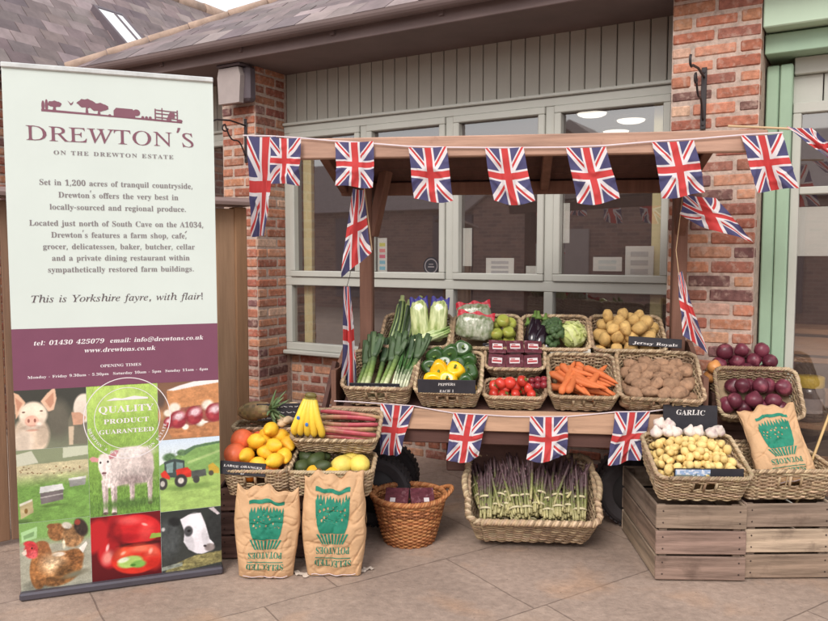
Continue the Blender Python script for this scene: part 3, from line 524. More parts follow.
# ================================================================== ground: one sheet of large worn flagstones
def ground_mat():
    m = bpy.data.materials.new('flagstone_paving'); m.use_nodes = True
    nt = m.node_tree; L = nt.links.new; b = nt.nodes['Principled BSDF']
    tc = nd(nt, 'ShaderNodeTexCoord'); mp = nd(nt, 'ShaderNodeMapping')
    mp.inputs['Rotation'].default_value = (0, 0, rad(-33)); mp.inputs['Location'].default_value = (.33, .17, 0)
    L(tc.outputs['Object'], mp.inputs['Vector'])
    wob = nd(nt, 'ShaderNodeTexNoise', Scale=3.0, Detail=3.0); L(mp.outputs[0], wob.inputs['Vector'])
    wm = nd(nt, 'ShaderNodeVectorMath', operation='MULTIPLY_ADD'); wm.inputs[1].default_value = (.022, .022, 0)
    L(wob.outputs['Color'], wm.inputs[0]); L(mp.outputs[0], wm.inputs[2])
    br = nd(nt, 'ShaderNodeTexBrick'); br.offset = .37; br.offset_frequency = 2; br.squash = 1.35; br.squash_frequency = 3
    br.inputs['Scale'].default_value = 1.0; br.inputs['Mortar Size'].default_value = .0034; br.inputs['Mortar Smooth'].default_value = .25
    br.inputs['Brick Width'].default_value = .92; br.inputs['Row Height'].default_value = .62; br.inputs['Bias'].default_value = 0
    br.inputs['Color1'].default_value = rgb(172, 151, 136); br.inputs['Color2'].default_value = rgb(160, 140, 127)
    br.inputs['Mortar'].default_value = rgb(132, 114, 103)
    L(wm.outputs[0], br.inputs['Vector'])
    n1 = nd(nt, 'ShaderNodeTexNoise', Scale=1.7, Detail=6.0, Roughness=.6); L(tc.outputs['Object'], n1.inputs['Vector'])
    n2 = nd(nt, 'ShaderNodeTexNoise', Scale=26.0, Detail=6.0, Roughness=.7); L(tc.outputs['Object'], n2.inputs['Vector'])
    r1 = nd(nt, 'ShaderNodeMapRange'); r1.inputs['From Min'].default_value = .32; r1.inputs['From Max'].default_value = .68; r1.inputs['To Min'].default_value = .80; r1.inputs['To Max'].default_value = 1.12
    r2 = nd(nt, 'ShaderNodeMapRange'); r2.inputs['From Min'].default_value = .3; r2.inputs['From Max'].default_value = .7; r2.inputs['To Min'].default_value = .78; r2.inputs['To Max'].default_value = 1.18
    L(n1.outputs['Fac'], r1.inputs['Value']); L(n2.outputs['Fac'], r2.inputs['Value'])
    mu = nd(nt, 'ShaderNodeMath', operation='MULTIPLY'); L(r1.outputs[0], mu.inputs[0]); L(r2.outputs[0], mu.inputs[1])
    # small pale chips and dark specks of grit
    vo = nd(nt, 'ShaderNodeTexVoronoi', Scale=17.0); L(tc.outputs['Object'], vo.inputs['Vector'])
    rp = nd(nt, 'ShaderNodeValToRGB'); rp.color_ramp.elements[0].position = .035; rp.color_ramp.elements[0].color = (.55, .55, .55, 1)
    rp.color_ramp.elements[1].position = .075; rp.color_ramp.elements[1].color = (1, 1, 1, 1)
    L(vo.outputs['Distance'], rp.inputs[0])
    # rusty orange stain patches
    n3 = nd(nt, 'ShaderNodeTexNoise', Scale=2.6, Detail=4.0); n3.inputs['Distortion'].default_value = .5; L(mp.outputs[0], n3.inputs['Vector'])
    r3 = nd(nt, 'ShaderNodeMapRange'); r3.inputs['From Min'].default_value = .56; r3.inputs['From Max'].default_value = .72; r3.inputs['To Max'].default_value = .55
    L(n3.outputs['Fac'], r3.inputs['Value'])
    mx = nd(nt, 'ShaderNodeMix', data_type='RGBA'); L(r3.outputs[0], mx.inputs['Factor']); L(br.outputs['Color'], mx.inputs['A']); mx.inputs['B'].default_value = rgb(182, 146, 118)
    vm = nd(nt, 'ShaderNodeVectorMath', operation='SCALE'); L(mx.outputs['Result'], vm.inputs[0]); L(mu.outputs[0], vm.inputs['Scale'])
    vx = nd(nt, 'ShaderNodeVectorMath', operation='MULTIPLY'); L(vm.outputs[0], vx.inputs[0]); L(rp.outputs[0], vx.inputs[1])
    L(vx.outputs[0], b.inputs['Base Color'])
    b.inputs['Roughness'].default_value = .72; b.inputs['Specular IOR Level'].default_value = .35
    inv = nd(nt, 'ShaderNodeMath', operation='MULTIPLY_ADD'); inv.inputs[1].default_value = -1.2
    L(br.outputs['Fac'], inv.inputs[0]); L(n2.outputs['Fac'], inv.inputs[2])
    bp = nd(nt, 'ShaderNodeBump', Strength=.8, Distance=.008); L(inv.outputs[0], bp.inputs['Height']); L(bp.outputs[0], b.inputs['Normal'])
    return m
g = MB(); N = 24
for i in range(N + 1):
    for j in range(N + 1): g.v.append((-60 + 120 * i / N, -60 + 120 * j / N, 0))
for i in range(N):
    for j in range(N):
        a = i * (N + 1) + j; g.f.append((a, a + N + 1, a + N + 2, a + 1)); g.c.append(None)
tag(g.build('ground', ground_mat()), kind='structure')

# ================================================================== brickwork
REDS = [rgb(160, 100, 82), rgb(172, 112, 90), rgb(150, 92, 78), rgb(182, 126, 100), rgb(166, 106, 86), rgb(146, 98, 84), rgb(174, 120, 96), rgb(184, 136, 110)]
ODD = [rgb(116, 84, 80), rgb(196, 160, 138), rgb(132, 96, 92)]
MORTAR = rgb(182, 162, 150)
def brick_face(mb, O, du, nm, W, z0, z1, bond='stretcher', dark=1.0, depth=.06):
    O, du, nm = Vector(O), Vector(du), Vector(nm)
    Rm = Matrix((du, -nm, Vector((0, 0, 1)))).transposed()
    n = int(math.ceil((z1 - z0) / .075 - 1e-6))
    for k in range(n):
        z = z0 + k * .075; h = min(.0635, z1 - z)
        if h < .012: continue
        if bond == 'pier': row = [.215] * 2 if k % 2 == 0 else [.1025, .215, .1025]
        elif bond == 'end': row = [.215, .1025] if k % 2 == 0 else [.1025, .215]
        else: row = None
        x = 0.0
        if row is None:
            x = -random.choice([0, .1125]) if k % 2 else -.06 - random.random() * .1
            row = [.215 if random.random() < .75 else .1025 for _ in range(int(W / .1) + 6)]
        for L in row:
            a, b = max(0, x), min(W, x + L)
            if b - a > .02:
                c = random.choice(REDS) if random.random() < .86 else random.choice(ODD)
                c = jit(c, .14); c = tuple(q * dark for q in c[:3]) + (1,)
                out = random.uniform(.002, .007)
                mb.box(O + du * ((a + b) / 2 + random.uniform(-.002, .002)) + nm * (out - depth / 2) + Vector((0, 0, z + h / 2 + random.uniform(-.0015, .0015))),
                       (b - a - random.uniform(.001, .006), depth, h - random.uniform(0, .006)), Rm @ Matrix.Rotation(random.uniform(-.012, .012), 3, 'Y'), c, random.uniform(.006, .012))
            x += L + .01
def mortar_box(mb, u0, u1, v0, v1, z0, z1):
    mb.box(((u0 + u1) / 2, (v0 + v1) / 2, (z0 + z1) / 2), (u1 - u0, v1 - v0, z1 - z0), None, MORTAR)

shop = thing('farm_shop', 'brick farm shop with sage green windows and a slate roof behind the market cart', 'shop building', SHOP.M)

b = MB()                                                   # left pier
mortar_box(b, -.30, .028, -.338, .06, 0, 2.86)
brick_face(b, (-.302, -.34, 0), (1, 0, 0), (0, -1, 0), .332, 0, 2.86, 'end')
brick_face(b, (.03, -.34, 0), (0, 1, 0), (1, 0, 0), .34, 0, 2.86, 'end', .93)  # right side coloured a little darker, its shade painted into the bricks
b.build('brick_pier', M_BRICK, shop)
b = MB()                                                   # right pier
mortar_box(b, 2.987, 3.423, -.338, .10, 0, 2.86)
brick_face(b, (2.985, -.34, 0), (1, 0, 0), (0, -1, 0), .44, 0, 2.86, 'pier')
b.build('brick_pier', M_BRICK, shop)
b = MB()                                                   # low wall under the window
mortar_box(b, .031, 2.984, .03, .2, 0, .676)
brick_face(b, (.036, .028, 0), (1, 0, 0), (0, -1, 0), 2.945, 0, .676)
b.build('brick_wall', M_BRICK, shop)
b = MB()                                                   # wall left of the pier, under the left window
mortar_box(b, -2.2, -.305, .03, .2, 0, .676); brick_face(b, (-2.2, .028, 0), (1, 0, 0), (0, -1, 0), 1.89, 0, .676)
b.build('brick_wall', M_BRICK, shop)
b = MB()
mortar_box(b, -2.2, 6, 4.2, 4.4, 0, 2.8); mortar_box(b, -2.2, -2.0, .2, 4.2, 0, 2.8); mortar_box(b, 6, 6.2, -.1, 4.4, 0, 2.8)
b.build('outer_wall', M_INWALL, shop)

# ---- windows
def window(u0, u1, muls, zs, zt, ztr, name='window'):
    """u0..u1 overall, muls = mullion centres, zs sill, zt head, ztr transom"""
    f = MB(); d0, d1 = -.03, .045
    def bar(a0, a1, z0, z1, y0=d0, y1=d1): f.box(((a0 + a1) / 2, (y0 + y1) / 2, (z0 + z1) / 2), (a1 - a0, y1 - y0, z1 - z0), None, None, .004)
    w = .062
    bar(u0, u1, zt - .055, zt); bar(u0, u1, zs + .03, zs + .085); bar(u0, u1, ztr - .045, ztr + .02)
    e = [u0 + .028] + muls + [u1 - .028]
    for i, m in enumerate(e):
        hw = .03
        for (za, zb) in ((zs + .0855, ztr - .0455), (ztr + .0205, zt - .0555)):
            f.box((m, (d0 + d1) / 2 + .001, (za + zb) / 2), (2 * hw, d1 - d0 - .002, zb - za), None, None, .004)
    wn = f.build(name, M_SAGEFRAME, shop)
    for i in range(len(e) - 1):
        a, c = e[i] + .031, e[i + 1] - .031
        s = MB(); z0, z1 = ztr + .021, zt - .056               # opening sash, proud of the frame
        k = .045
        for (x0, x1, y0, y1) in ((a, c, z1 - k, z1), (a, c, z0, z0 + k), (a, a + k, z0 + k + .0005, z1 - k - .0005), (c - k, c, z0 + k + .0005, z1 - k - .0005)):
            s.box(((x0 + x1) / 2, -.017, (y0 + y1) / 2), (x1 - x0 - .0006, .056, y1 - y0), None, None, .005)
        s.build('sash', M_SAGEFRAME, wn)
        for (x0, x1, y0, y1) in ((a + k, c - k, z0 + k, z1 - k), (a, c, zs + .086, ztr - .046)):
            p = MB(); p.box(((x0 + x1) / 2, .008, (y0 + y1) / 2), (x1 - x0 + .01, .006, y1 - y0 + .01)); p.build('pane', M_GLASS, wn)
    s = MB(); s.box(((u0 + u1) / 2, -.015, zs + .014), (u1 - u0, .12, .03), None, None, .006); s.build('sill', M_SAGEFRAME, wn)
    h = MB(); h.box(((u0 + u1) / 2, -.025, zt + .012), (u1 - u0, .05, .022), None, None, .005); h.build('drip_bead', M_SAGEFRAME, wn)
    return wn
window(.034, 2.98, [.775, 1.475, 2.185], .68, 2.42, 1.256)
window(-2.15, -.31, [-1.25], .68, 2.42, 1.256)
# ---- vertical boarding above the windows
def boarding(u0, u1, z0, z1, pitch=.098, v=.0):
    c = MB(); n = max(1, round((u1 - u0) / pitch)); p = (u1 - u0) / n
    c.box(((u0 + u1) / 2, v + .04, (z0 + z1) / 2), (u1 - u0, .01, z1 - z0))
    for i in range(n):
        c.box((u0 + (i + .5) * p, v + .018, (z0 + z1) / 2), (p - .006, .03, z1 - z0), None, None, .004)
    return c.build('boarding', M_SAGE, shop)
boarding(.034, 2.98, 2.445, 2.93); boarding(-2.15, -.31, 2.445, 2.93)

# ---- main roof: hipped at its left end, slates in courses
EV, EZ, PT = -.55, 2.955, math.tan(rad(29.0)); EU = -1.80
SLATES = [rgb(120, 106, 105), rgb(112, 98, 98), rgb(126, 111, 109), rgb(106, 93, 94), rgb(140, 125, 123)]
def slate_slope(mb, along, up, O, L0, L1fn, S, ex, wd, th=.009):
    """courses of slates; along / up are unit vectors in the roof plane"""
    along, up, O = Vector(along), Vector(up), Vector(O); nm = along.cross(up)
    Rm0 = Matrix((along, up, nm)).transposed()
    k = 0; s = 0.0
    while s < S:
        a0, a1 = L1fn(s); x = a0 - (wd / 2 if k % 2 else 0) - random.random() * .02
        while x < a1:
            l, r = max(x, a0), min(x + wd, a1)
            if r - l > .03:
                tl = Matrix.Rotation(math.atan2(th * 1.1, ex), 3, 'X') @ Matrix.Rotation(random.uniform(-.012, .012), 3, 'Z')
                c = jit(random.choice(SLATES), .12)
                mb.box(O + along * ((l + r) / 2) + up * (s + ex * .62 + random.uniform(-.006, .006)) + nm * (th * 1.3 + random.uniform(0, .003)),
                       (r - l - .007, ex * 1.28, th), Rm0 @ tl, c)
            x += wd
        s += ex; k += 1
roof = MB()
cs, sn = math.cos(rad(29)), math.sin(rad(29))
roof.add([(EU, EV + .02, EZ - .012), (6.5, EV + .02, EZ - .012), (6.5, EV + 3.02, EZ - .012 + 3 * PT), (EU + 3, EV + 3.02, EZ - .012 + 3 * PT)], [(0, 1, 2, 3)], SLATES[1])
roof.add([(EU, EV + .02, EZ - .012), (EU + 3, EV + 3.02, EZ - .012 + 3 * PT), (EU, EV + 6.02, EZ - .012)], [(0, 1, 2)], SLATES[1])
roof.add([(EU, EV + 6.02, EZ - .012), (EU + 3, EV + 3.02, EZ - .012 + 3 * PT), (6.5, EV + 3.02, EZ - .012 + 3 * PT), (6.5, EV + 6.02, EZ - .012)], [(0, 1, 2, 3)], SLATES[1])
slate_slope(roof, (1, 0, 0), (0, cs, sn), (0, EV, EZ), 0, lambda s: (EU + s * cs, 6.4), 3 / cs - .1, .17, .24, .013)
rf = roof.build('roof', M_SLATE, shop)
h = MB()                                                   # clay hip tiles, end to end
HA, HB = Vector((EU - .02, EV - .02, EZ + .02)), Vector((EU + 3, EV + 3, EZ + 3 * PT + .04))
nh = 13
for i in range(nh):
    p, q = HA.lerp(HB, i / nh), HA.lerp(HB, (i + .985) / nh)
    h.tube([p, p.lerp(q, .02), q], [.042, .047, .041], 12, None, True, flat=.8)
nr = 14
RA, RB = Vector((EU + 3, EV + 3, EZ + 3 * PT + .04)), Vector((6.4, EV + 3, EZ + 3 * PT + .04))
for i in range(nr):
    p, q = RA.lerp(RB, i / nr), RA.lerp(RB, (i + .985) / nr); h.tube([p, q], [.066, .06], 12, None, True)
h.build('hip_tiles', M_HIP, rf, True)
f = MB(); f.box((2.3, EV + .014, 2.875), (8.2, .025, .13), None, None, .004); f.build('fascia', M_FASCIA, rf)
f = MB(); f.box((2.3, EV + .30, 2.82), (8.2, .54, .015)); f.build('soffit', M_FASCIA, rf)
gt = MB()                                                  # half-round gutter with brackets
pts = []
prof = [(math.cos(a) * .052, math.sin(a) * .052) for a in [math.pi + math.pi * k / 10 for k in range(11)]]
prof += [(x * .9, y * .9) for x, y in reversed(prof)]
vs = [(u, EV - .058 + x, 2.925 + y) for u in (EU, 6.4) for x, y in prof]; n = len(prof)
gt.add(vs, [(k, (k + 1) % n, n + (k + 1) % n, n + k) for k in range(n)] + [tuple(range(n)), tuple(reversed(range(n, 2 * n)))])
for k in range(11): gt.box((EU + .3 + k * .8, EV - .005, 2.9), (.03, .02, .09))
gt.build('gutter', M_FASCIA, rf)

# ---- green shopfront to the right of the pier
dv = -.16
d = MB()
for (a, c, y) in ((3.432, 3.492, dv), (3.496, 3.556, dv - .006)): d.box(((a + c) / 2, y + .05, 1.22), (c - a, .1, 2.42), None, None, .006)
sf = d.build('shopfront_frame', M_GREEN, shop)
d = MB(); d.box((5.2, dv + .05, 1.22), (.12, .1, 2.42), None, None, .006); d.build('post', M_GREEN, sf)
l = MB(); l.box((4.6, -.255, 2.78), (2.34, .19, .40), None, None, .006); l.build('fascia_board', M_LINTEL, sf)
l = MB(); l.box((4.6, -.10, 2.52), (2.34, .3, .1), None, None, .004); l.build('soffit_board', M_GREEN, sf)
l = MB()
for (x0, x1, z0, z1) in ((3.558, 5.13, 2.38, 2.468), (3.558, 5.13, 2.18, 2.235), (3.558, 3.60, 0.12, 2.18), (4.35, 4.42, .12, 2.18), (5.09, 5.13, .12, 2.18), (3.6, 5.09, 1.76, 1.80), (3.558, 5.13, .01, .12)):
    l.box(((x0 + x1) / 2, dv + .07, (z0 + z1) / 2), (x1 - x0 - .001, .06, z1 - z0 - .001), None, None, .004)
for i in range(11): l.box((3.62 + i * .146, dv + .09, 2.3075), (.14, .03, .143), None, None, .003)
l.build('glazing_frame', M_SAGEFRAME, sf)
for (x0, x1) in ((3.6, 4.35), (4.42, 5.09)):
    for (z0, z1) in ((.12, 1.76), (1.80, 2.18)):
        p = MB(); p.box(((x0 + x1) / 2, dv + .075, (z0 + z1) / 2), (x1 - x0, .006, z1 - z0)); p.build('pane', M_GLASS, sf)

# ---- the room behind the glass
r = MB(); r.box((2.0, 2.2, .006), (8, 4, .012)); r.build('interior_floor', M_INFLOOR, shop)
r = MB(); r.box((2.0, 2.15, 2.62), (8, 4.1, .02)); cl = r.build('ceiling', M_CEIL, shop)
r = MB()
for (u0, u1) in ((.145, .225), (2.80, 2.87)):
    r = MB(); r.box(((u0 + u1) / 2, .075, 1.55), (u1 - u0, .04, 1.72), None, None, .005); r.build('inner_lining', M_CREAM, shop)
r = MB()
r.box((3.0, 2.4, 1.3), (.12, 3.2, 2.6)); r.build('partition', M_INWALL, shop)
def ceiling_light(px, py, z=2.585):
    d = ray(px, py); t = (z - EYE) / d[2]; p = Vector((d[0] * t, d[1] * t, z))
    c = thing('ceiling_light', LB.pop(0), 'ceiling light', T(*p), 'round lamps on the shop ceiling')
    m = MB(); m.lathe([(.001, -.028), (.085, -.028), (.112, -.016), (.118, .0), (.118, .02)], 24); m.build('diffuser', M_LAMP, c, True)
    m = MB(); m.lathe([(.120, -.004), (.138, -.004), (.138, .022), (.120, .022)], 24); m.build('rim', M_WHITEPL, c, True)
LB = ['lit round ceiling lamp seen through the right window, the left and wider looking one', 'lit round ceiling lamp seen through the right window, nearest the cream window lining',
      'lit round ceiling lamp showing just above the cart roof beam between two brighter ones']
for p in ((592, 113), (631, 119.5), (616, 131)): ceiling_light(*p)

# ================================================================== left wing with its big slate roof and skylight
wing = thing('brick_wing', 'taller brick wing on the left with a steep slate roof and a white skylight', 'building', SHOP.M)
PW = rad(43)
w = MB()
WE, WR, WZ0 = -1.93, -3.78, 2.90
WS = (WE - WR) / math.cos(PW)
slate_slope(w, (0, 1, 0), (-math.cos(PW), 0, math.sin(PW)), (WE, 0, WZ0), 0, lambda s: (-3.2, 7.0), WS - .05, .172, .225, .017)
zr = WZ0 + (WE - WR) * math.tan(PW)
w.add([(WE + .02, -3.2, WZ0 - .03), (WE + .02, 7, WZ0 - .03), (WR, 7, zr - .015), (WR, -3.2, zr - .015)], [(0, 1, 2, 3)], SLATES[1])
w.add([(WR, -3.2, zr - .015), (WR, 7, zr - .015), (2 * WR - WE, 7, WZ0 - .03), (2 * WR - WE, -3.2, WZ0 - .03)], [(0, 1, 2, 3)], SLATES[1])
wr = w.build('roof', M_SLATE, wing)
h = MB()
for i in range(22):
    y0, y1 = -3.2 + i * .464, -3.2 + (i + .985) * .464; h.tube([(WR, y0, zr + .02), (WR, y1, zr + .02)], [.1, .092], 12)
h.build('ridge_tiles', M_HIP, wr, True)
w = MB(); mortar_box(w, 2 * WR - WE + .2, -2.17, -3.1, 6.9, 0, 2.9); brick_face(w, (-2.165, -3.1, 0), (0, 1, 0), (1, 0, 0), 3.1, 0, 2.88)
w.build('wall', M_BRICK, wing)
# skylight: a box let into the slates
def on_wing(px, py):
    d = ray(px, py); A = SHOP.M.inverted(); o = A @ Vector((0, 0, EYE)); dd = A.to_3x3() @ Vector(d)
    n = Vector((math.sin(PW), 0, math.cos(PW))); t = n.dot(Vector((WE, 0, WZ0)) - o) / n.dot(dd); return o + dd * t
pa, pb = on_wing(90, 14), on_wing(112, 17)
upv = Vector((-math.cos(PW), 0, math.sin(PW))); nv = Vector((math.sin(PW), 0, math.cos(PW)))
def roof_s(p): return (p - Vector((WE, 0, WZ0))).dot(upv)
sa = roof_s(pa); sk_w = abs(pb.y - pa.y)
skh = 1.05; sk_w *= 1.12
RS = Matrix((Vector((0, 1, 0)), upv, nv)).transposed()
cen = Vector((WE, 0, WZ0)) + Vector((0, (pa.y + pb.y) / 2, 0)) + upv * (sa - skh / 2)
s = MB()
for (x, y, dx, dy) in ((-sk_w / 2 + .014, 0, .028, skh), (sk_w / 2 - .014, 0, .028, skh), (0, skh / 2 - .025, sk_w - .058, .05), (0, -skh / 2 + .025, sk_w - .058, .05)):
    s.box(cen + RS @ Vector((x, y, .055)), (dx, dy, .12), RS, None, .006)
sk = s.build('skylight', M_DARKPL, wr)
s = MB(); s.box(cen + RS @ Vector((0, 0, .10)), (sk_w - .06, skh - .102, .012), RS); s.build('pane', mat('painted_sky_reflection_glass', rgb(236, 238, 238), rough=.4, var=.02, bump=0, spec=.5), sk)  # the reflected sky is painted in as a white base colour

s = MB(); s.box(cen + RS @ Vector((.05, 0, .112)), (.022, skh - .12, .010), RS); s.build('glazing_bar', M_DARKPL, sk)

# ================================================================== timber fence behind the banner
FA, FB = Vector((-2.25, 3.56, 0)), Vector((-.995, 4.53, 0))
fd = (FB - FA); fl = fd.length; FENCE = Frame(FA.x, FA.y, math.degrees(math.atan2(fd.y, fd.x)))
fence = thing('board_fence', 'tan close boarded timber fence with a weathered cap standing behind the banner', 'fence', FENCE.M)
fb = MB(); n = int(fl / .125)
for i in range(n):
    c = jit(random.choice([rgb(152, 122, 98), rgb(144, 114, 90), rgb(160, 130, 104), rgb(136, 108, 88)]), .08)
    fb.box((.06 + (i + .5) * (fl - .12) / n, random.uniform(0, .004), .87), ((fl - .12) / n - .006, .022, 1.68), None, c, .003)
fb.build('boards', M_FENCE, fence)
for x in (.03, fl - .03):
    p = MB(); p.box((x, .02, .86), (.075, .09, 1.72), None, rgb(150, 116, 88), .006); p.build('post', M_FENCE, fence)
p = MB()
p.prism([(-.10, 0), (.14, 0), (.14, .015), (.03, .05), (-.10, .018)], -.04, fl + .04, Matrix(((0, 0, 1, 0), (1, 0, 0, 0), (0, 1, 0, 1.728), (0, 0, 0, 1))))
p.build('capping', M_CAPWOOD, fence)

# ================================================================== the buildings across the yard that the glass mirrors
def brick_tex():
    m = bpy.data.materials.new('far_brick'); m.use_nodes = True
    nt = m.node_tree; L = nt.links.new; b = nt.nodes['Principled BSDF']; b.inputs['Roughness'].default_value = .9
    tc = nd(nt, 'ShaderNodeTexCoord'); mp = nd(nt, 'ShaderNodeMapping'); mp.inputs['Rotation'].default_value = (rad(90), 0, 0)
    L(tc.outputs['Object'], mp.inputs['Vector'])
    br = nd(nt, 'ShaderNodeTexBrick'); br.inputs['Scale'].default_value = 1; br.inputs['Brick Width'].default_value = .225; br.inputs['Row Height'].default_value = .075; br.inputs['Mortar Size'].default_value = .006
    br.inputs['Color1'].default_value = rgb(152, 118, 106); br.inputs['Color2'].default_value = rgb(112, 90, 86); br.inputs['Mortar'].default_value = rgb(160, 140, 128)
    L(mp.outputs[0], br.inputs['Vector']); L(br.outputs['Color'], b.inputs['Base Color'])
    return m
FBR = brick_tex()
barn = thing('brick_barn', 'long brick barn with a slate roof across the yard, mirrored in the shop windows', 'barn', SHOP.M)
w = MB(); w.box((-6, -12.3, 1.3), (32, .3, 2.6)); w.build('wall', FBR, barn)
w = MB()
w.add([(-22.2, -11.9, 2.55), (10.2, -11.9, 2.55), (10.2, -15.5, 4.3), (-22.2, -15.5, 4.3)], [(0, 3, 2, 1)], SLATES[1]); w.build('roof', M_SLATE, barn)
for x in (-13, -8, -5, -2, 2.2, 5):
    w = MB(); w.box((x, -12.12, 1.35), (1.1, .08, 2.1), None, None, .01); w.build('door', M_DARKPL, barn)

gab = thing('gabled_cottage', 'small brick gable ended building across the yard, mirrored in the middle windows', 'outbuilding', SHOP.M)
w = MB(); w.prism([(-3.6, 0), (.6, 0), (.6, 2.5), (-1.5, 4.0), (-3.6, 2.5)], -.15, .15, Matrix(((1, 0, 0, 0), (0, 0, 1, -10.6), (0, 1, 0, 0), (0, 0, 0, 1)))); w.build('wall', FBR, gab)
for sg in (-1, 1):
    w = MB(); w.bar((-1.5 + sg * .0, -10.40, 4.07), (-1.5 + sg * 2.3, -10.40, 2.43), .1, .16); w.build('barge_board', M_WHITEPL, gab)
    w = MB(); w.bar((-1.5 + sg * .04, -11.2, 4.12), (-1.5 + sg * 2.35, -11.2, 2.46), 1.6, .06); w.build('roof', M_FASCIA, gab)
w = MB(); w.box((-1.5, -10.42, 1.4), (1.0, .06, 1.1), None, None, .01); w.build('window', M_WHITEPL, gab)

# ================================================================== camera, light, sky
cam = bpy.data.cameras.new('camera'); co = bpy.data.objects.new('camera', cam); COL.objects.link(co)
co.location = (0, 0, EYE); co.rotation_euler = (rad(90) - PITCH, 0, 0)
cam.sensor_width = 36; cam.lens = 36 * FPX / 828; cam.clip_start = .05; cam.clip_end = 400
scene.camera = co
SUN_EL, SUN_AZ = 40.0, 202.0          # a bright veiled sun behind the photographer's left shoulder
wd = bpy.data.worlds.new('World'); scene.world = wd; wd.use_nodes = True
nt = wd.node_tree; L = nt.links.new
bg = nt.nodes['Background']; bg.inputs['Strength'].default_value = .138
sky = nd(nt, 'ShaderNodeTexSky'); sky.sky_type = 'NISHITA'; sky.sun_disc = False
sky.sun_elevation = rad(SUN_EL); sky.sun_rotation = rad(SUN_AZ); sky.dust_density = 4; sky.air_density = 1; sky.ozone_density = .6
mx = nd(nt, 'ShaderNodeMix', data_type='RGBA'); mx.inputs['Factor'].default_value = .72
mx.inputs['B'].default_value = (7.4, 7.35, 7.45, 1)     # the even white cloud layer
L(sky.outputs[0], mx.inputs['A']); L(mx.outputs['Result'], bg.inputs['Color'])
sl = bpy.data.lights.new('sun', 'SUN'); sl.energy = 1.35; sl.angle = rad(24); sl.color = (1, .965, .92)
so = bpy.data.objects.new('sun', sl); COL.objects.link(so)
az, el = rad(SUN_AZ), rad(SUN_EL)
to = Vector((math.sin(az) * math.cos(el), math.cos(az) * math.cos(el), math.sin(el)))
so.rotation_euler = to.to_track_quat('Z', 'Y').to_euler(); so.location = to * 30
scene.view_settings.view_transform = 'Standard'; scene.view_settings.look = 'None'; scene.view_settings.gamma = 1
scene.view_settings.use_curve_mapping = False
scene.view_settings.exposure = 0.53
scene.render.engine = 'CYCLES'
scene.cycles.use_denoising = True
scene.cycles.max_bounces = 8; scene.cycles.transparent_max_bounces = 12

# ================================================================== the market cart
def wood(name, c, sc=(2, 26, 26), var=.22, knots=False):
    return mat(name, c, rough=.75, var=var, scale=sc, bump=.3, bscale=(6, 110, 110), spec=.25, patch=(rgb(112, 76, 60), 10.0, .64, .75) if knots else None)
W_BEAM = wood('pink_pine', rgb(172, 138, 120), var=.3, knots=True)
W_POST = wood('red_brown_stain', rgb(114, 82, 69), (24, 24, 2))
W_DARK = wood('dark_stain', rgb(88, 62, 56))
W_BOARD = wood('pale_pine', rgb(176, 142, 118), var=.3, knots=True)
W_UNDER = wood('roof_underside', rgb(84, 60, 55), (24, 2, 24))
M_TYRE = mat('tyre_rubber', rgb(62, 57, 59), rough=.8, var=.15, scale=(30, 30, 30), bump=.2)
M_STEEL = mat('painted_steel', rgb(48, 44, 45), rough=.7, var=.15, bump=.1, spec=.5)

cart = thing('market_cart', 'four wheeled wooden market cart with a plank roof, heaped with baskets of vegetables', 'market cart', STALL.M)
def cpart(name, m, fn, smooth=False, parent=None):
    b = MB(); fn(b); return b.build(name, m, parent or cart, smooth)
DZ = .670
cpart('front_board', W_BOARD, lambda b: b.box((.21, -.008, .626), (1.86, .03, .104), None, None, .004))
for i in range(4):
    cpart('deck_board', W_DARK, lambda b: b.box((.21, .065 + i * .115, .648), (1.86, .108, .04), None, None, .004))
cpart('chassis_rail', W_DARK, lambda b: b.box((.21, .03, .535), (1.8, .05, .07), None, None, .005))
cpart('chassis_rail', W_DARK, lambda b: b.box((.21, .42, .575), (1.8, .05, .1), None, None, .005))
cpart('storage_box', W_DARK, lambda b: b.box((.16, .28, .46), (.62, .2, .30), None, None, .006))
TA = rad(30)
def shelf(v, z, depth):
    def f(b):
        Rm = Matrix.Rotation(TA, 3, 'X')
        b.box(Vector((.21, v, z)) + Rm @ Vector((0, depth / 2, -.012)), (1.76, depth, .018), Rm, None, .003)
    return f
cpart('display_shelf', W_DARK, shelf(.02, DZ + .001, .34))
cpart('display_shelf', W_DARK, shelf(.29, .855, .30))
cpart('shelf_riser', W_DARK, lambda b: b.box((.21, .285, .75), (1.76, .02, .145)))
cpart('back_board', W_DARK, lambda b: b.box((.21, .455, .81), (1.76, .02, .28), None, None, .003))
for u, x1 in ((-.712, .06), (1.11, -.0)):
    cpart('side_panel', W_POST, lambda b: b.prism([(.0, .60), (.45, .60), (.45, .99), (.36, .99), (.10, .86), (.0, .86)], -.012, .012,
          Matrix(((0, 0, 1, u), (1, 0, 0, 0), (0, 1, 0, 0), (0, 0, 0, 1)))))
for px in (367, 679):
    u = STALL.at(px, 260, .36).x
    cpart('post', W_POST, lambda b: b.box((u, .36, 1.26), (.07, .07, 1.28), None, None, .006))
    cpart('brace', W_POST, lambda b: b.bar((u + (.03 if px < 500 else -.0), .36, 1.55), (u + (.12 if px < 500 else -.01), .30 if px < 500 else .02, 1.90), .05, .06, None, .005))
bz0, bz1 = STALL.at(420, 157.2, -.1).z, STALL.at(420, 136.4, -.1).z
bu0, bu1 = STALL.at(297, 147, -.1).x, STALL.at(768, 140, -.1).x
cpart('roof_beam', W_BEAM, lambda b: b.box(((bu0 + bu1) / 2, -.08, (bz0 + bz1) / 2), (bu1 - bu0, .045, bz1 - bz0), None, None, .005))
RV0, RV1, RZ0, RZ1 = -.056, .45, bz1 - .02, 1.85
npl = 5
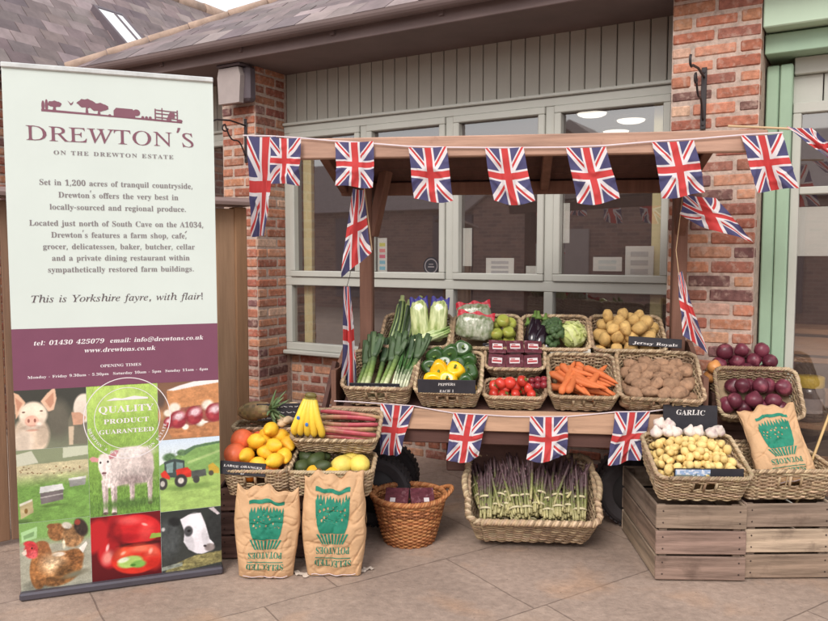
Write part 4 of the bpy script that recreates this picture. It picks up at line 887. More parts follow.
for i in range(npl):
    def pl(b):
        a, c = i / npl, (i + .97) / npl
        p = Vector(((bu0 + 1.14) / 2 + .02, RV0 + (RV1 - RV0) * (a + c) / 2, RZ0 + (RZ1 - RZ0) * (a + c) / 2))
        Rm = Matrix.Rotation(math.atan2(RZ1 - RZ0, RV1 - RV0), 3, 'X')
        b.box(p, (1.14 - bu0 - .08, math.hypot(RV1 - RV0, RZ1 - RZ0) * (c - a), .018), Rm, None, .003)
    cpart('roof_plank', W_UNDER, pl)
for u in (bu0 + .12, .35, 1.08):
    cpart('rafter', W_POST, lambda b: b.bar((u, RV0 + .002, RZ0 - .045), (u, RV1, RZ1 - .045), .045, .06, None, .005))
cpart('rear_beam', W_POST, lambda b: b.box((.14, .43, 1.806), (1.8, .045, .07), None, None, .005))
def wheel(u, v, r=.19):
    w = cpart('wheel', M_STEEL, lambda b: b.lathe([(.001, -.02), (.03, -.045), (.04, -.03), (.09, -.01), (.112, -.03), (.12, -.04), (.12, .04), (.001, .04)], 28, None, (0, 0, 0), T(u, v, r) @ R(90, 'X')), True)
    prof = [(.118, -.042), (.14, -.054), (.165, -.055), (.182, -.044), (.19, -.03), (.192, 0), (.19, .03), (.182, .044), (.165, .055), (.118, .045)]
    def tyre(b):
        b.lathe([(q * r / .192, z) for q, z in prof], 48, None, (0, 0, 0), T(u, v, r) @ R(90, 'X'))
        for k in range(40):
            for sd in (-1, 1):
                a = 2 * math.pi * (k + (.5 if sd > 0 else 0)) / 40
                Rm = (R(90, 'X') @ R(math.degrees(a), 'Z')).to_3x3()
                b.box(Vector((u, v, r)) + Rm @ Vector((r * .985, 0, sd * .027)), (.007, .017, .046), Rm)
    b = MB(); tyre(b); b.build('tyre', M_TYRE, w)
for v in (.19, .47):
    for u in (STALL.at(377, 490, .19).x, .84): wheel(u, v + (.17 if u > .5 and v < .3 else .02 if u > .5 else 0))
for u in (STALL.at(377, 490, .19).x, .84):
    cpart('axle', M_STEEL, lambda b: b.tube([(u, .12, .19), (u, .44, .19)], .018, 8))
    cpart('spring_bracket', M_STEEL, lambda b: b.box((u, .30, .36), (.05, .05, .34)))
p0, p1 = STALL.at(336, 362, .1), STALL.at(324, 412, .0)
cpart('side_strut', W_DARK, lambda b: b.bar(tuple(p0), tuple(p1), .025, .03))

# ================================================================== wicker
M_WICK = mat('willow_wicker', attr=True, rough=.62, var=.18, scale=(45, 45, 45), bump=.25, bscale=(160, 160, 160), bdist=.002, spec=.35, ovar=.10)
WICK = [rgb(170, 147, 118), rgb(154, 131, 104), rgb(186, 164, 134), rgb(138, 116, 92), rgb(164, 141, 112)]
WARM = [rgb(176, 116, 72), rgb(160, 100, 60), rgb(190, 132, 86), rgb(142, 88, 54)]
def rrect(hx, hy, r, K, c=(0, 0)):
    segs = [2 * (hx - r), math.pi * r / 2, 2 * (hy - r), math.pi * r / 2] * 2
    tot = sum(segs); out = []
    for k in range(K):
        s = (k + .5) / K * tot
        for i, L in enumerate(segs):
            if s <= L: break
            s -= L
        q = i // 2                       # side number: front, right, back, left
        ang = -90 + 90 * q
        if i % 2 == 0:
            n = (math.cos(rad(ang)), math.sin(rad(ang))); t = (-n[1], n[0])
            half = (hx - r) if q % 2 == 0 else (hy - r); dist = hy if q % 2 == 0 else hx
            p = (n[0] * dist + t[0] * (s - half), n[1] * dist + t[1] * (s - half))
        else:
            a = ang + 90 * s / L
            n = (math.cos(rad(a)), math.sin(rad(a)))
            corner = ((hx - r), -(hy - r)) if q == 0 else ((hx - r), (hy - r)) if q == 1 else (-(hx - r), (hy - r)) if q == 2 else (-(hx - r), -(hy - r))
            p = (corner[0] + r * n[0], corner[1] + r * n[1])
        out.append((p[0] + c[0], p[1] + c[1], n[0], n[1]))
    return out, tot
_wk = {}
def wicker_meshes(W, D, H, flare=.03, rc=.045, pal=None, hole=True, thick=1.0, rim=1.0):
    key = (round(W, 3), round(D, 3), round(H, 3), flare, rc, id(pal), hole, thick)
    if key in _wk: return _wk[key]
    pal = pal or WICK
    rs = random.Random(int(W * 1000 + D * 77 + H * 31))
    _, around = rrect(W / 2, D / 2, rc, 8)
    ns = int(around / (.036 * thick)) // 2 * 2 + 1; K = ns * 4      # an odd number of stakes so the weave alternates
    pitch = .0088 * thick; rows = int(H / pitch)
    b = MB(); NS = 5
    def path(z):
        k = z / H; e = flare * (1 - k) ** 1.15
        return rrect(W / 2 - e, D / 2 - e, max(.012, rc - e * .5), K, (0, D / 2))[0]
    for row in range(rows):
        z = (row + .5) * pitch; P = path(z); ph = row % 2
        base = rs.choice(pal); off = rs.random() * 9
        o = len(b.v); cols = []
        for k in range(K):
            x, y, nx, ny = P[k]
            w = math.cos(math.pi * (k / 4 + ph))
            wob = noise.noise(Vector((k * .13, row * .9, off)))
            d = .0042 * thick * w + .0012 * wob; zz = z + .0011 * thick * wob + .0006 * math.sin(k * .7 + off)
            for q in range(NS):
                a = 2 * math.pi * q / NS
                b.v.append((x + nx * (d + .0038 * thick * math.cos(a)), y + ny * (d + .0038 * thick * math.cos(a)), zz + .0050 * thick * math.sin(a)))
        seg = jit(base, .16); run = 0
        for k in range(K):
            if run <= 0: seg = jit(rs.choice(pal), .15); run = rs.randint(12, 40)
            run -= 1
            x, y = P[k][0], P[k][1]
            if hole and abs(x) < .052 and .50 * H < z < .80 * H and y < D * .35: continue
            j = (k + 1) % K
            for q in range(NS):
                b.f.append((o + k * NS + q, o + k * NS + (q + 1) % NS, o + j * NS + (q + 1) % NS, o + j * NS + q)); b.c.append(seg)
    lo, hi = path(0), path(H)
    for i in range(ns):
        k = i * 4
        p, q = lo[k], hi[k]
        if hole and 0.012 < abs(q[0]) < .052 and q[1] < D * .3: continue
        b.tube([(p[0], p[1], 0), (q[0], q[1], H)], .0038 * thick, 5, jit(rs.choice(pal), .1))
    if hole:
        for sx in (-1, 0, 1):
            b.tube([(sx * .05, -.001 + flare * .4, H * .46), (sx * .05, -.003 + flare * .15, H * .84)], .0065, 6, jit(rs.choice(pal), .1))
    weave = b.mesh('weave', M_WICK, True)
    b = MB()                                   # plaited rim
    KR = int(around / .010); P, _ = rrect(W / 2, D / 2, rc, KR, (0, D / 2))
    turns = max(6, round(around / .040))
    for s in range(3):
        pts = []
        for k in range(KR):
            x, y, nx, ny = P[k]; a = 2 * math.pi * (turns * k / KR + s / 3)
            e = .0066 * thick * rim
            pts.append((x + nx * e * math.cos(a), y + ny * e * math.cos(a), H + e * .85 * math.sin(a) + .002))
        cl = []; c = jit(rs.choice(pal), .1)
        for k in range(KR):
            if k % 23 == 0: c = jit(rs.choice(pal), .14)
            cl.append(c)
        b.tube(pts, .0058 * thick * rim, 6, cl, closed=True)
    rimm = b.mesh('rim', M_WICK, True)
    b = MB(); b.box((0, D / 2, .006), (W - 2 * flare - .01, D - 2 * flare - .01, .008), None, jit(pal[1], .05)); bm = b.mesh('base', M_WICK)
    _wk[key] = (weave, rimm, bm); return _wk[key]
def basket(M, W, D, H, label, group=None, **kw):
    t = thing('wicker_basket', label, 'basket', M, group)
    for nme, me in zip(('weave', 'rim', 'base'), wicker_meshes(W, D, H, **kw)): link(nme, me, t)
    return M
def cart_spot(px_left, px_right, v, z, tilt):
    """a basket spot: the front lower edge between two picture columns, on the cart"""
    py = 400
    a, c = STALL.at(px_left, py, v).x, STALL.at(px_right, py, v).x
    return STALL.M @ T((a + c) / 2, v, z) @ R(tilt, 'X'), c - a

# ================================================================== produce: one mesh or a few variants for each kind
def veg(name, c, var=.15, rough=.45, sub=.0, ovar=.12, sc=18, bump=.08, spec=.4, coat=0, attr=False, patch=None):
    return mat(name, c, attr=attr, rough=rough, var=var, scale=(sc, sc, sc), bump=bump, bscale=(sc * 5,) * 3, bdist=.002, ovar=ovar, spec=spec, coat=coat, patch=patch)
V = {}
def variants(key, n, fn):
    V[key] = [fn(i) for i in range(n)]
def ballmesh(nm, m, rx, ry, rz, seed, amp=.12, fr=1.6, fn=None, n=14, mm=9, colfn=None):
    b = MB(); b.ball(rx, ry, rz, n, mm, amp, fr, seed, fn, None, (0, 0, 0), None, colfn); return b.mesh(nm, m, True)
MV_ORANGE = veg('orange_peel', rgb(232, 128, 40), rough=.42, bump=.25, sc=40)
MV_GRAPE = veg('pink_grapefruit_peel', rgb(222, 104, 62), rough=.42, bump=.22, sc=30)
MV_LEMON = veg('lemon_peel', rgb(236, 184, 48), rough=.5, bump=.3, sc=36, patch=(rgb(232, 160, 44), 13, .5, .8))
MV_TOM = veg('tomato_skin', rgb(192, 56, 42), rough=.28, bump=0, spec=.5, sc=12)
MV_PLUM = veg('plum_skin', rgb(128, 38, 46), rough=.3, bump=0)
MV_POT = veg('brown_potato_skin', rgb(158, 124, 98), rough=.9, var=.3, sc=30, bump=.4, patch=(rgb(112, 86, 68), 30, .52, .75))
MV_JER = veg('yellow_potato_skin', rgb(200, 164, 102), rough=.8, var=.22, sc=30, bump=.25, patch=(rgb(152, 116, 72), 32, .54, .7))
MV_NEW = veg('new_potato_skin', rgb(226, 198, 130), rough=.7, var=.14, sc=30, bump=.2, ovar=.12, patch=(rgb(190, 150, 88), 42, .55, .7))
MV_ONI = veg('red_onion_skin', rgb(98, 42, 56), rough=.36, var=.35, sc=9, bump=.12, ovar=.35, patch=(rgb(164, 92, 104), 16, .56, .6))
MV_BON = veg('brown_onion_skin', rgb(202, 140, 82), rough=.4, var=.2, sc=9)
MV_CAR = veg('carrot_skin', rgb(200, 108, 60), rough=.65, var=.15, sc=26, bump=.2)
MV_YPE = veg('yellow_pepper_skin', rgb(244, 188, 22), rough=.2, bump=0, spec=.6)
MV_GPE = veg('green_pepper_skin', rgb(52, 84, 40), rough=.22, bump=0, spec=.6)
MV_STEM = veg('green_stem', rgb(98, 126, 58), rough=.6)
MV_APP = veg('green_apple_skin', rgb(160, 168, 76), rough=.35, bump=0, patch=(rgb(178, 140, 70), 14, .55, .5))
MV_AUB = veg('aubergine_skin', rgb(34, 24, 32), rough=.15, bump=0, spec=.7, ovar=.05)
MV_COUR = veg('courgette_skin', attr=True, c=None, rough=.35, sc=40)
MV_LEEK = veg('leek_leaf', attr=True, c=None, rough=.5, sc=20, var=.12)
MV_LEAF = veg('leaf', attr=True, c=None, rough=.55, sc=30, var=.2)
MV_AVO = veg('avocado_skin', rgb(62, 74, 40), rough=.5, sc=50, bump=.4)
MV_MEL = veg('melon_rind', rgb(226, 202, 96), rough=.5, sc=40, bump=.25)
MV_BAN = veg('banana_peel', attr=True, c=None, rough=.42, sc=16, var=.1)
MV_RHU = veg('rhubarb_stalk', attr=True, c=None, rough=.4, sc=30, var=.18)
MV_ASP = veg('asparagus_spear', attr=True, c=None, rough=.5, sc=60, var=.15)
MV_GAR = veg('garlic_skin', rgb(214, 202, 192), rough=.65, sc=20, var=.12, patch=(rgb(176, 140, 150), 30, .54, .6))
MV_PINE = veg('pineapple', attr=True, c=None, rough=.6, sc=30)
M_BAG = mat('clear_bag', rgb(214, 220, 214), rough=.18, var=.1, bump=.3, spec=.8)
M_SLATEB = mat('chalk_slate', rgb(44, 42, 48), rough=.7, var=.2, scale=(14, 14, 14), bump=.08)
M_CHALK = mat('chalk', rgb(214, 210, 208), rough=.9, var=.25, scale=(90, 90, 90), bump=0)
M_BAND = mat('elastic_band', rgb(196, 186, 150), rough=.5, var=.05)

variants('grapefruit', 2, lambda i: ballmesh('grapefruit', MV_GRAPE, .056, .056, .053, i, .03, n=18, mm=12))
variants('orange', 2, lambda i: ballmesh('orange', MV_ORANGE, .040, .040, .038, i, .03, n=18, mm=12))
def lemonfn(p, d): return Vector((p.x * (1 + .34 * max(0, abs(d.x) - .86) / .14), p.y, p.z))
variants('lemon', 3, lambda i: ballmesh('lemon', MV_LEMON, .043, .036, .035, i, .06, fn=lemonfn, n=20, mm=12))
def tomfn(p, d):
    k = 1 + .035 * math.cos(5 * math.atan2(d.y, d.x)) * (1 - d.z * d.z)
    return Vector((p.x * k, p.y * k, p.z - .006 * max(0, d.z - .7) / .3))
variants('tomato', 3, lambda i: ballmesh('tomato', MV_TOM, .031, .031, .027, i, .05, fn=tomfn, n=16, mm=10))
variants('plum', 2, lambda i: ballmesh('plum', MV_PLUM, .019, .019, .018, i, .05))
variants('potato', 5, lambda i: ballmesh('potato', MV_POT, .043 + .006 * (i % 3), .031, .027, i, .22, 1.5))
variants('jersey', 4, lambda i: ballmesh('yellow_potato', MV_JER, .040 + .004 * (i % 2), .034, .031, i, .16, 1.4))
variants('new', 4, lambda i: ballmesh('new_potato', MV_NEW, .0200 + .002 * (i % 3), .0178, .0168, i, .14, 1.4, n=12, mm=8))
def onifn(p, d): return Vector((p.x, p.y, p.z * (1 + .30 * max(0, d.z - .82) / .18)))
variants('onion', 3, lambda i: ballmesh('red_onion', MV_ONI, .040, .040, .035, i, .06, fn=onifn, n=18, mm=12))
variants('bonion', 1, lambda i: ballmesh('brown_onion', MV_BON, .036, .036, .033, i, .06, fn=onifn, n=18, mm=12))
variants('apple', 2, lambda i: ballmesh('green_apple', MV_APP, .034, .034, .031, i, .04, fn=lambda p, d: Vector((p.x, p.y, p.z - .012 * max(0, d.z - .75) / .25)), n=16, mm=12))
variants('avocado', 2, lambda i: ballmesh('avocado', MV_AVO, .052, .036, .034, i, .05, fn=lambda p, d: Vector((p.x, p.y * (1 - .28 * d.x), p.z * (1 - .28 * d.x))), n=16, mm=10))
variants('melon', 2, lambda i: ballmesh('melon', MV_MEL, .056, .048, .046, i, .04, n=18, mm=12))
def carrot(i):
    rs = random.Random(i); b = MB(); L = .175 + .02 * rs.random(); pts = []; rr = []
    for k in range(11):
        t = k / 10; pts.append((-L / 2 + L * t, .006 * math.sin(t * 3 + i), .004 * math.sin(t * 4 + 2 * i)))
        rr.append((.019 * (1 - t) ** .5 + .002) * (1 + .05 * rs.uniform(-1, 1)) if k else .010)
    b.tube(pts, rr, 10); return b.mesh('carrot', MV_CAR, True)
variants('carrot', 4, carrot)
def pepper(i, m, nm):
    def fn(p, d):
        a = math.atan2(d.y, d.x); k = 1 + .10 * math.cos(3 * a + i) * (1 - .5 * abs(d.z)); tp = 1 - .16 * max(0, -d.z)
        return Vector((p.x * k * tp, p.y * k * tp, p.z - .016 * max(0, d.z - .72) / .28 + (.012 if d.z < -.8 else 0) * (abs(d.z) - .8) / .2))
    return ballmesh(nm, m, .050, .048, .050, i, .05, fn=fn, n=24, mm=16)
variants('ypepper', 3, lambda i: pepper(i, MV_YPE, 'yellow_pepper'))
variants('gpepper', 3, lambda i: pepper(i + 5, MV_GPE, 'green_pepper'))
def stalk():
    b = MB(); b.tube([(0, 0, .026), (.001, 0, .036), (.004, 0, .050), (.007, .001, .058)], [.011, .006, .0055, .007], 8); return b.mesh('stalk', MV_STEM, True)
STALK = stalk()

GRP = {}
def item(name, me, label, cat, M, group, parts=()):
    if not parts:
        o = link(name, me, None, M); return tag(o, label, cat, group)
    t = thing(name, label, cat, M, group)
    link('body', me, t)
    for n, pm in parts: link(n, pm, t)
    return t
def spin(rs, full=True):
    if full: return Euler((rs.uniform(0, 6.28), rs.uniform(0, 6.28), rs.uniform(0, 6.28))).to_matrix().to_4x4()
    return Euler((rs.uniform(-.4, .4), rs.uniform(-.4, .4), rs.uniform(0, 6.28))).to_matrix().to_4x4()
def heap(W, D, sx, sy, z0, layers, dome=0.0, rs=random, y0=0.0, x0=0.0, lay=None, jt=.1):
    """staggered layers of spots in a W x D tray starting at (x0 - W/2, y0)"""
    out = []
    for l in range(layers):
        w, d = W - l * sx * .7, D - l * sy * .7
        nx, ny = max(1, int(w / sx)), max(1, int(d / sy))
        for j in range(ny):
            for i in range(nx):
                x = -w / 2 + (i + .5 + (.25 if j % 2 else -.25) * (1 if nx > 1 else 0)) * w / nx; y = (D - d) / 2 + (j + .5) * d / ny
                q = 1 - (2 * x / W) ** 2; q2 = 1 - (2 * y / D - 1) ** 2
                out.append(Vector((x0 + x + rs.uniform(-jt, jt) * sx, y0 + y + rs.uniform(-jt, jt) * sy, z0 + l * (lay or min(sx, sy) * .72) + dome * q * q2 + rs.uniform(-jt, jt) * .6 * sx)))
    return out
def scatter(key, name, label, cat, group, M, spots, rs, full=True, align=None, parts=(), size=.1):
    for k, p in enumerate(spots):
        me = rs.choice(V[key]); s = rs.uniform(1 - size, 1 + size)
        rot = align(rs) if align else spin(rs, full)
        item(name, me, label, cat, M @ Matrix.Translation(p) @ rot @ Matrix.Scale(s, 4), group, parts)

# ================================================================== chalk signs
def put_plane(M): return lambda x, y: M @ Vector((x, y, .0006))
def chalk_sign(label, M, w, h, lines, style='B', size=.02, scrib=False, group=None):
    """slate standing in the local xz plane, its face towards -y, bottom edge on the origin"""
    t = thing('chalk_sign', label, 'sign', M, group)
    b = MB(); b.box((0, .003, h / 2), (w, .006, h), None, None, .0015); b.build('board', M_SLATEB, t)
    A = Matrix(((1, 0, 0, 0), (0, 0, -1, 0), (0, 1, 0, 0), (0, 0, 0, 1)))
    c = MB(); rs = random.Random(int(w * 1e4) + len(lines))
    for k, ln in enumerate(lines):
        y = h - (k + .82) * h / max(1, len(lines)) - .001
        if scrib:
            x = -w * .42
            while x < w * .40:
                L = rs.uniform(.010, .03); pts = []
                for q in range(7): pts.append(A @ Vector((x + L * q / 6, y + h / len(lines) * .3 + rs.uniform(-.0035, .0035), .0008)))
                c.tube(pts, .0011, 4); x += L + rs.uniform(.004, .012)
        else:
            write(c, ln, style, size, 0, y, lambda x, yy: A @ Vector((x, yy + .0012 * math.sin(x * 70), .0008)), shear=.12, width=w * .84 if len(ln) > 7 else None)
    c.build('chalk_writing', M_CHALK, t)
    return t

rs = random.Random(11)
def rel(M, x, y, z): return M @ T(x, y, z)
# ------------------------------------------------------------------ front row of the cart
V0 = -.012
# leeks
Mb, w = cart_spot(343, 412, V0, DZ, 27); basket(Mb, w, .33, .125, 'wicker basket of leeks at the left end of the cart front row', 'wicker baskets on the cart')
def leek(i):
    r_ = random.Random(i); b = MB(); pts = []; rr = []; cl = []; L = .30
    for k in range(13):
        t = k / 12; pts.append((.012 * math.sin(t * 2 + i) * t, L * t, .02 * t * t)); rr.append(.015 + .003 * math.sin(i) + (.010 * max(0, t - .45)))
        c0, c1, c2 = Vector(rgb(206, 208, 168)), Vector(rgb(128, 152, 78)), Vector(rgb(64, 88, 56))
        cl.append(tuple(c0.lerp(c1, t / .3)) if t < .3 else tuple(c1.lerp(c2, min(1, (t - .3) / .35))))
    b.tube(pts, rr, 10, cl, flat=.8)
    for k in range(5):                                   # the flat fan of leaves on top
        a = (k - 2) * .13 + r_.uniform(-.04, .04); p0 = Vector(pts[8]); ln = r_.uniform(.10, .16)
        ps = [p0 + Vector((math.sin(a) * ln * q / 5, math.cos(a) * ln * q / 5, .012 + .006 * (k % 2) + .03 * (q / 5) ** 2)) for q in range(6)]
        b.tube(ps, [.014, .018, .018, .017, .015, .012], 6, tuple(Vector(rgb(56, 78, 52)).lerp(Vector(rgb(84, 104, 68)), r_.random())), flat=.22, up=(1, 0, 0))
    return b.mesh('leek', MV_LEEK, True)
variants('leek', 4, leek)
for k in range(9):
    x = -w * .36 + w * .72 * k / 8
    a = -7 - 8 * (k / 8) + rs.uniform(-4, 4)
    item('leek', V['leek'][k % 4], 'thick leek with dark green leaves lying among others in the left basket', 'leek', Mb @ T(x, .055 + .02 * (k % 2), .035 + .028 * (k % 3) * .8) @ R(a, 'Z') @ R(14, 'X'), 'leeks in the left basket')
def sonion(i):
    r_ = random.Random(i + 40); b = MB()
    for q in range(7):
        a = r_.uniform(-.08, .08); L = r_.uniform(.22, .3); x0 = r_.uniform(-.012, .012)
        ps = [Vector((x0 + math.sin(a) * L * k / 6, L * k / 6, .008 * (q % 3) + .01 * math.sin(k))) for k in range(7)]
        cl = [tuple(Vector(rgb(206, 208, 180)).lerp(Vector(rgb(70, 106, 58)), min(1, k / 2.6))) for k in range(7)]
        b.tube(ps, [.007, .0055, .005, .005, .0045, .004, .002], 6, cl)
    return b.mesh('spring_onions', MV_LEEK, True)
variants('sonion', 2, sonion)
for k in range(3):
    item('spring_onion_bunch', V['sonion'][k % 2], 'bunch of thin spring onions beside the leeks', 'spring onions', Mb @ T(w * .24 + .028 * k, .05, .085) @ R(-6 - 3 * k, 'Z') @ R(12, 'X'), 'bunches of spring onions')
chalk_sign('narrow black slate label lying across the front of the leeks', Mb @ T(-.01, .030, .098) @ R(-12, 'X'), w * .72, .034, [''], scrib=True)
# peppers
Mb, w = cart_spot(415, 481, V0, DZ, 30); basket(Mb, w, .33, .115, 'wicker basket of yellow and green peppers behind the PEPPERS slate', 'wicker baskets on the cart')
for (x, y, z, i) in ((-.075, .085, .085, 0), (-.005, .080, .090, 1), (-.05, .155, .10, 2), (.03, .145, .10, 0), (.09, .09, .045, 1)):
    item('yellow_pepper', V['ypepper'][i], 'glossy yellow pepper in the pepper basket', 'pepper', Mb @ T(x, y + .012, z + .028) @ R(rs.uniform(20, 70), 'X') @ R(rs.uniform(0, 360), 'Z'), 'yellow peppers', (('stalk', STALK),))
for (x, y, z, i) in ((.085, .10, .10, 0), (.10, .18, .10, 1), (.04, .22, .11, 2), (-.03, .235, .11, 0), (-.10, .22, .10, 1), (.09, .26, .11, 2), (.0, .29, .14, 1), (-.08, .29, .12, 0), (.06, .31, .15, 1)):
    item('green_pepper', V['gpepper'][i], 'dark green pepper in the pepper basket', 'pepper', Mb @ T(x, y, z) @ R(rs.uniform(20, 80), 'X') @ R(rs.uniform(0, 360), 'Z'), 'green peppers', (('stalk', STALK),))
chalk_sign('black slate with PEPPERS chalked on it, in front of the yellow peppers', Mb @ T(0, -.010, .122) @ R(-22, 'X'), w * .86, .068, ['PEPPERS', 'EACH 1'], size=.028)
# tomatoes with the punnets above
Mb, w = cart_spot(483, 546, V0, DZ, 24); basket(Mb, w, .16, .085, 'shallow wicker basket of red tomatoes in the middle of the cart front row', 'wicker baskets on the cart', hole=False)
sp = heap(w - .06, .115, .052, .046, .052, 3, .015, rs, .032, 0, .026, .22)
def tomato_top():
    b = MB()
    for q in range(5):
        a = q * 1.2566; b.tube([(0, 0, .0225), (.007 * math.cos(a), .007 * math.sin(a), .0245), (.014 * math.cos(a), .014 * math.sin(a), .0225 + .002 * (q % 2))], [.003, .0026, .0006], 5)
    b.tube([(0, 0, .022), (.001, 0, .031)], [.002, .0016], 5); return b.mesh('calyx', MV_STEM, True)
TOMTOP = tomato_top()
scatter('tomato', 'tomato', 'ripe red tomato in the shallow basket below the punnets', 'tomato', 'loose tomatoes', Mb, [p for p in sp if not (p.x > .075 and p.y > .06)], rs, parts=(('calyx', TOMTOP),))
scatter('plum', 'plum', 'small dark plum at the right end of the tomato basket', 'plum', 'dark plums beside the tomatoes', Mb, [Vector((.085 + .03 * (k % 3), .095 + .03 * (k // 3), .095 + .004 * k)) for k in range(6)], rs)
Mp = STALL.M @ T(STALL.at(514.5, 384, .17).x, .165, .80) @ R(33, 'X')
basket(Mp, w, .21, .075, 'wicker tray of berry punnets tilted above the tomatoes', 'wicker baskets on the cart', hole=False)
M_BERRY = veg('berries_in_a_punnet', rgb(84, 34, 42), rough=.3, var=.4, sc=34, bump=.6, spec=.6)
M_CLEAR = mat('punnet_plastic', rgb(96, 52, 60), rough=.12, var=.35, scale=(40, 40, 40), spec=.9, bump=.5, bscale=(60, 60, 60), patch=(rgb(150, 112, 118), 24.0, .55, .7))
M_LABW = mat('printed_label', rgb(206, 196, 196), rough=.5, var=.05)
M_LABR = mat('printed_red', rgb(166, 62, 66), rough=.5, var=.05)
k = 0
for j in range(2):
    for i in range(3):
        t = thing('berry_punnet', ['plastic punnet of dark berries with a white and red label, front row of the tray', 'plastic punnet of dark berries with a white and red label, back row of the tray'][j], 'punnet',
                  Mp @ T(-w * .30 + w * .30 * i, .06 + .09 * j, .062 + .02 * j) @ R(rs.uniform(-9, 9), 'Z') @ R(rs.uniform(3, 14), 'X') @ R(rs.uniform(-6, 6), 'Y'), 'berry punnets')
        b = MB(); b.box((0, 0, 0), (.085, .08, .042), None, None, .014); b.build('tub', M_BERRY, t)
        b = MB(); b.box((0, 0, .0235), (.09, .084, .004), None, None, .0015); b.build('lid', M_CLEAR, t)
        b = MB(); b.box((0, .0, .0265), (.052, .036, .0012)); l_ = b.build('label', M_LABW, t)
        b = MB(); b.box((0, -.004, .0276), (.046, .012, .0006)); b.box((-.008, .009, .0276), (.02, .006, .0006)); b.build('stripe', M_LABR, l_)
# carrots
Mb, w = cart_spot(549, 618, V0, DZ, 30); basket(Mb, w, .34, .105, 'wicker basket of orange carrots to the right of the tomatoes', 'wicker baskets on the cart')
for l in range(4):
    for k in range(13 - l):
        x = rs.uniform(-.5, .5) * (w - .11); y = rs.uniform(.085, .245 - .02 * l); z = .052 + .024 * l
        a = rs.choice([rs.uniform(-40, 10), rs.uniform(-20, 20), rs.uniform(60, 110)]) if l else rs.uniform(-90, 90)
        item('carrot', rs.choice(V['carrot']), 'orange carrot in the carrot basket', 'carrot', Mb @ T(x * .8, y, z) @ R(a - 30, 'Z') @ R(rs.uniform(-8, 8), 'Y'), 'carrots')
# brown potatoes
Mb, w = cart_spot(619, 703, V0, DZ, 32)
Mb = Mb @ R(-2, 'Z'); basket(Mb, w, .36, .105, 'wide wicker basket of brown potatoes at the right end of the cart', 'wicker baskets on the cart', flare=.035)
sp = heap(w - .06, .31, .068, .05, .04, 2, .025, rs, .025)
scatter('potato', 'potato', 'earthy brown potato in the wide basket below the Jersey Royals slate', 'potato', 'brown potatoes', Mb, sp, rs, size=.2, align=lambda r: Euler((r.uniform(-.3, .3), r.uniform(-.3, .3), r.uniform(-.9, .9))).to_matrix().to_4x4())

# ------------------------------------------------------------------ back row of the cart
VB, ZB = .29, .862
Mb, w = cart_spot(381, 449, VB, ZB, 32); basket(Mb, w, .29, .11, 'wicker basket of courgettes and bagged celery in the back row, far left', 'wicker baskets on the cart')
def courgette(i):
    b = MB(); pts = []; rr = []; L = .27
    for k in range(15):
        t = k / 14; pts.append((.012 * math.sin(3 * t), L * t, 0)); rr.append(.023 * (1 - (2 * t - 1) ** 6 * .6) if t < .9 else .012)
    b.tube(pts, rr, 14, None, flat=1)
    n = 14                                                # pale length-wise stripes
    cols = []
    for f in range(len(b.f)):
        k = f % n if f < 14 * n else 0; rg = f // n
        c = rgb(50, 66, 42) if k % 4 else rgb(128, 146, 92)
        if rg >= 12 or f >= 14 * n: c = rgb(150, 160, 104)
        cols.append(jit(c, .12))
    b.c = cols
    return b.mesh('courgette', MV_COUR, True)
variants('courgette', 2, courgette)
for k in range(5):
    item('courgette', V['courgette'][k % 2], 'dark green courgette standing upright behind the leeks', 'courgette', Mb @ T(-w * .40 + .034 * k, .11 + .012 * (k % 2), .05 + .02 * (k % 2)) @ R(rs.uniform(-14, 4), 'Z') @ R(26, 'X') @ R(60 * k, 'Y'), 'courgettes')
# bagged celery
def bag(label, M, wd, ht, th, body, band, name='bagged_celery', cat='bagged vegetable', inside=None):
    t = thing(name, label, cat, M)
    b = MB()
    def fn(p, d):
        k = 1 + .10 * noise.noise(Vector((d.x * 3 + wd * 50, d.y * 3, d.z * 3)))
        q = lambda v, e: math.copysign(abs(v) ** e, v)
        k *= 1 + .05 * noise.noise(Vector((d.x * 9, d.y * 9, d.z * 9 + ht)))
        return Vector((q(d.x, .62) * wd / 2 * k, q(d.y, .9) * th / 2 * k, q(d.z, .62) * ht / 2 * k))
    b.ball(wd / 2, th / 2, ht / 2, 28, 20, .12, 2.5, wd * 90, fn, None, (0, 0, ht / 2)); b.build('bag', body, t, True)
    b = MB(); n = 16
    vs = []
    for j in range(4):
        for i in range(n + 1):
            x = -wd * .50 + wd * i / n; vs.append((x, -.005 * (1 - abs(2 * i / n - 1)) + .006 * math.sin(i * 1.7 + j), ht * .80 + (.27 * ht) * j / 3 + .008 * math.sin(i * .9) * (j == 3)))
    fs = [(j * (n + 1) + i, j * (n + 1) + i + 1, (j + 1) * (n + 1) + i + 1, (j + 1) * (n + 1) + i) for j in range(3) for i in range(n)]
    o = len(vs); vs += [(x, y + .012, z) for x, y, z in vs]; fs += [tuple(reversed([o + q for q in f])) for f in fs]
    b.add(vs, fs); b.build('bag_top', band, t, True)
    return t
M_BLUE = mat('blue_film', rgb(58, 52, 134), rough=.25, var=.2, bump=.4, spec=.6)
M_REDF = mat('red_film', rgb(186, 40, 56), rough=.25, var=.2, bump=.4, spec=.6)
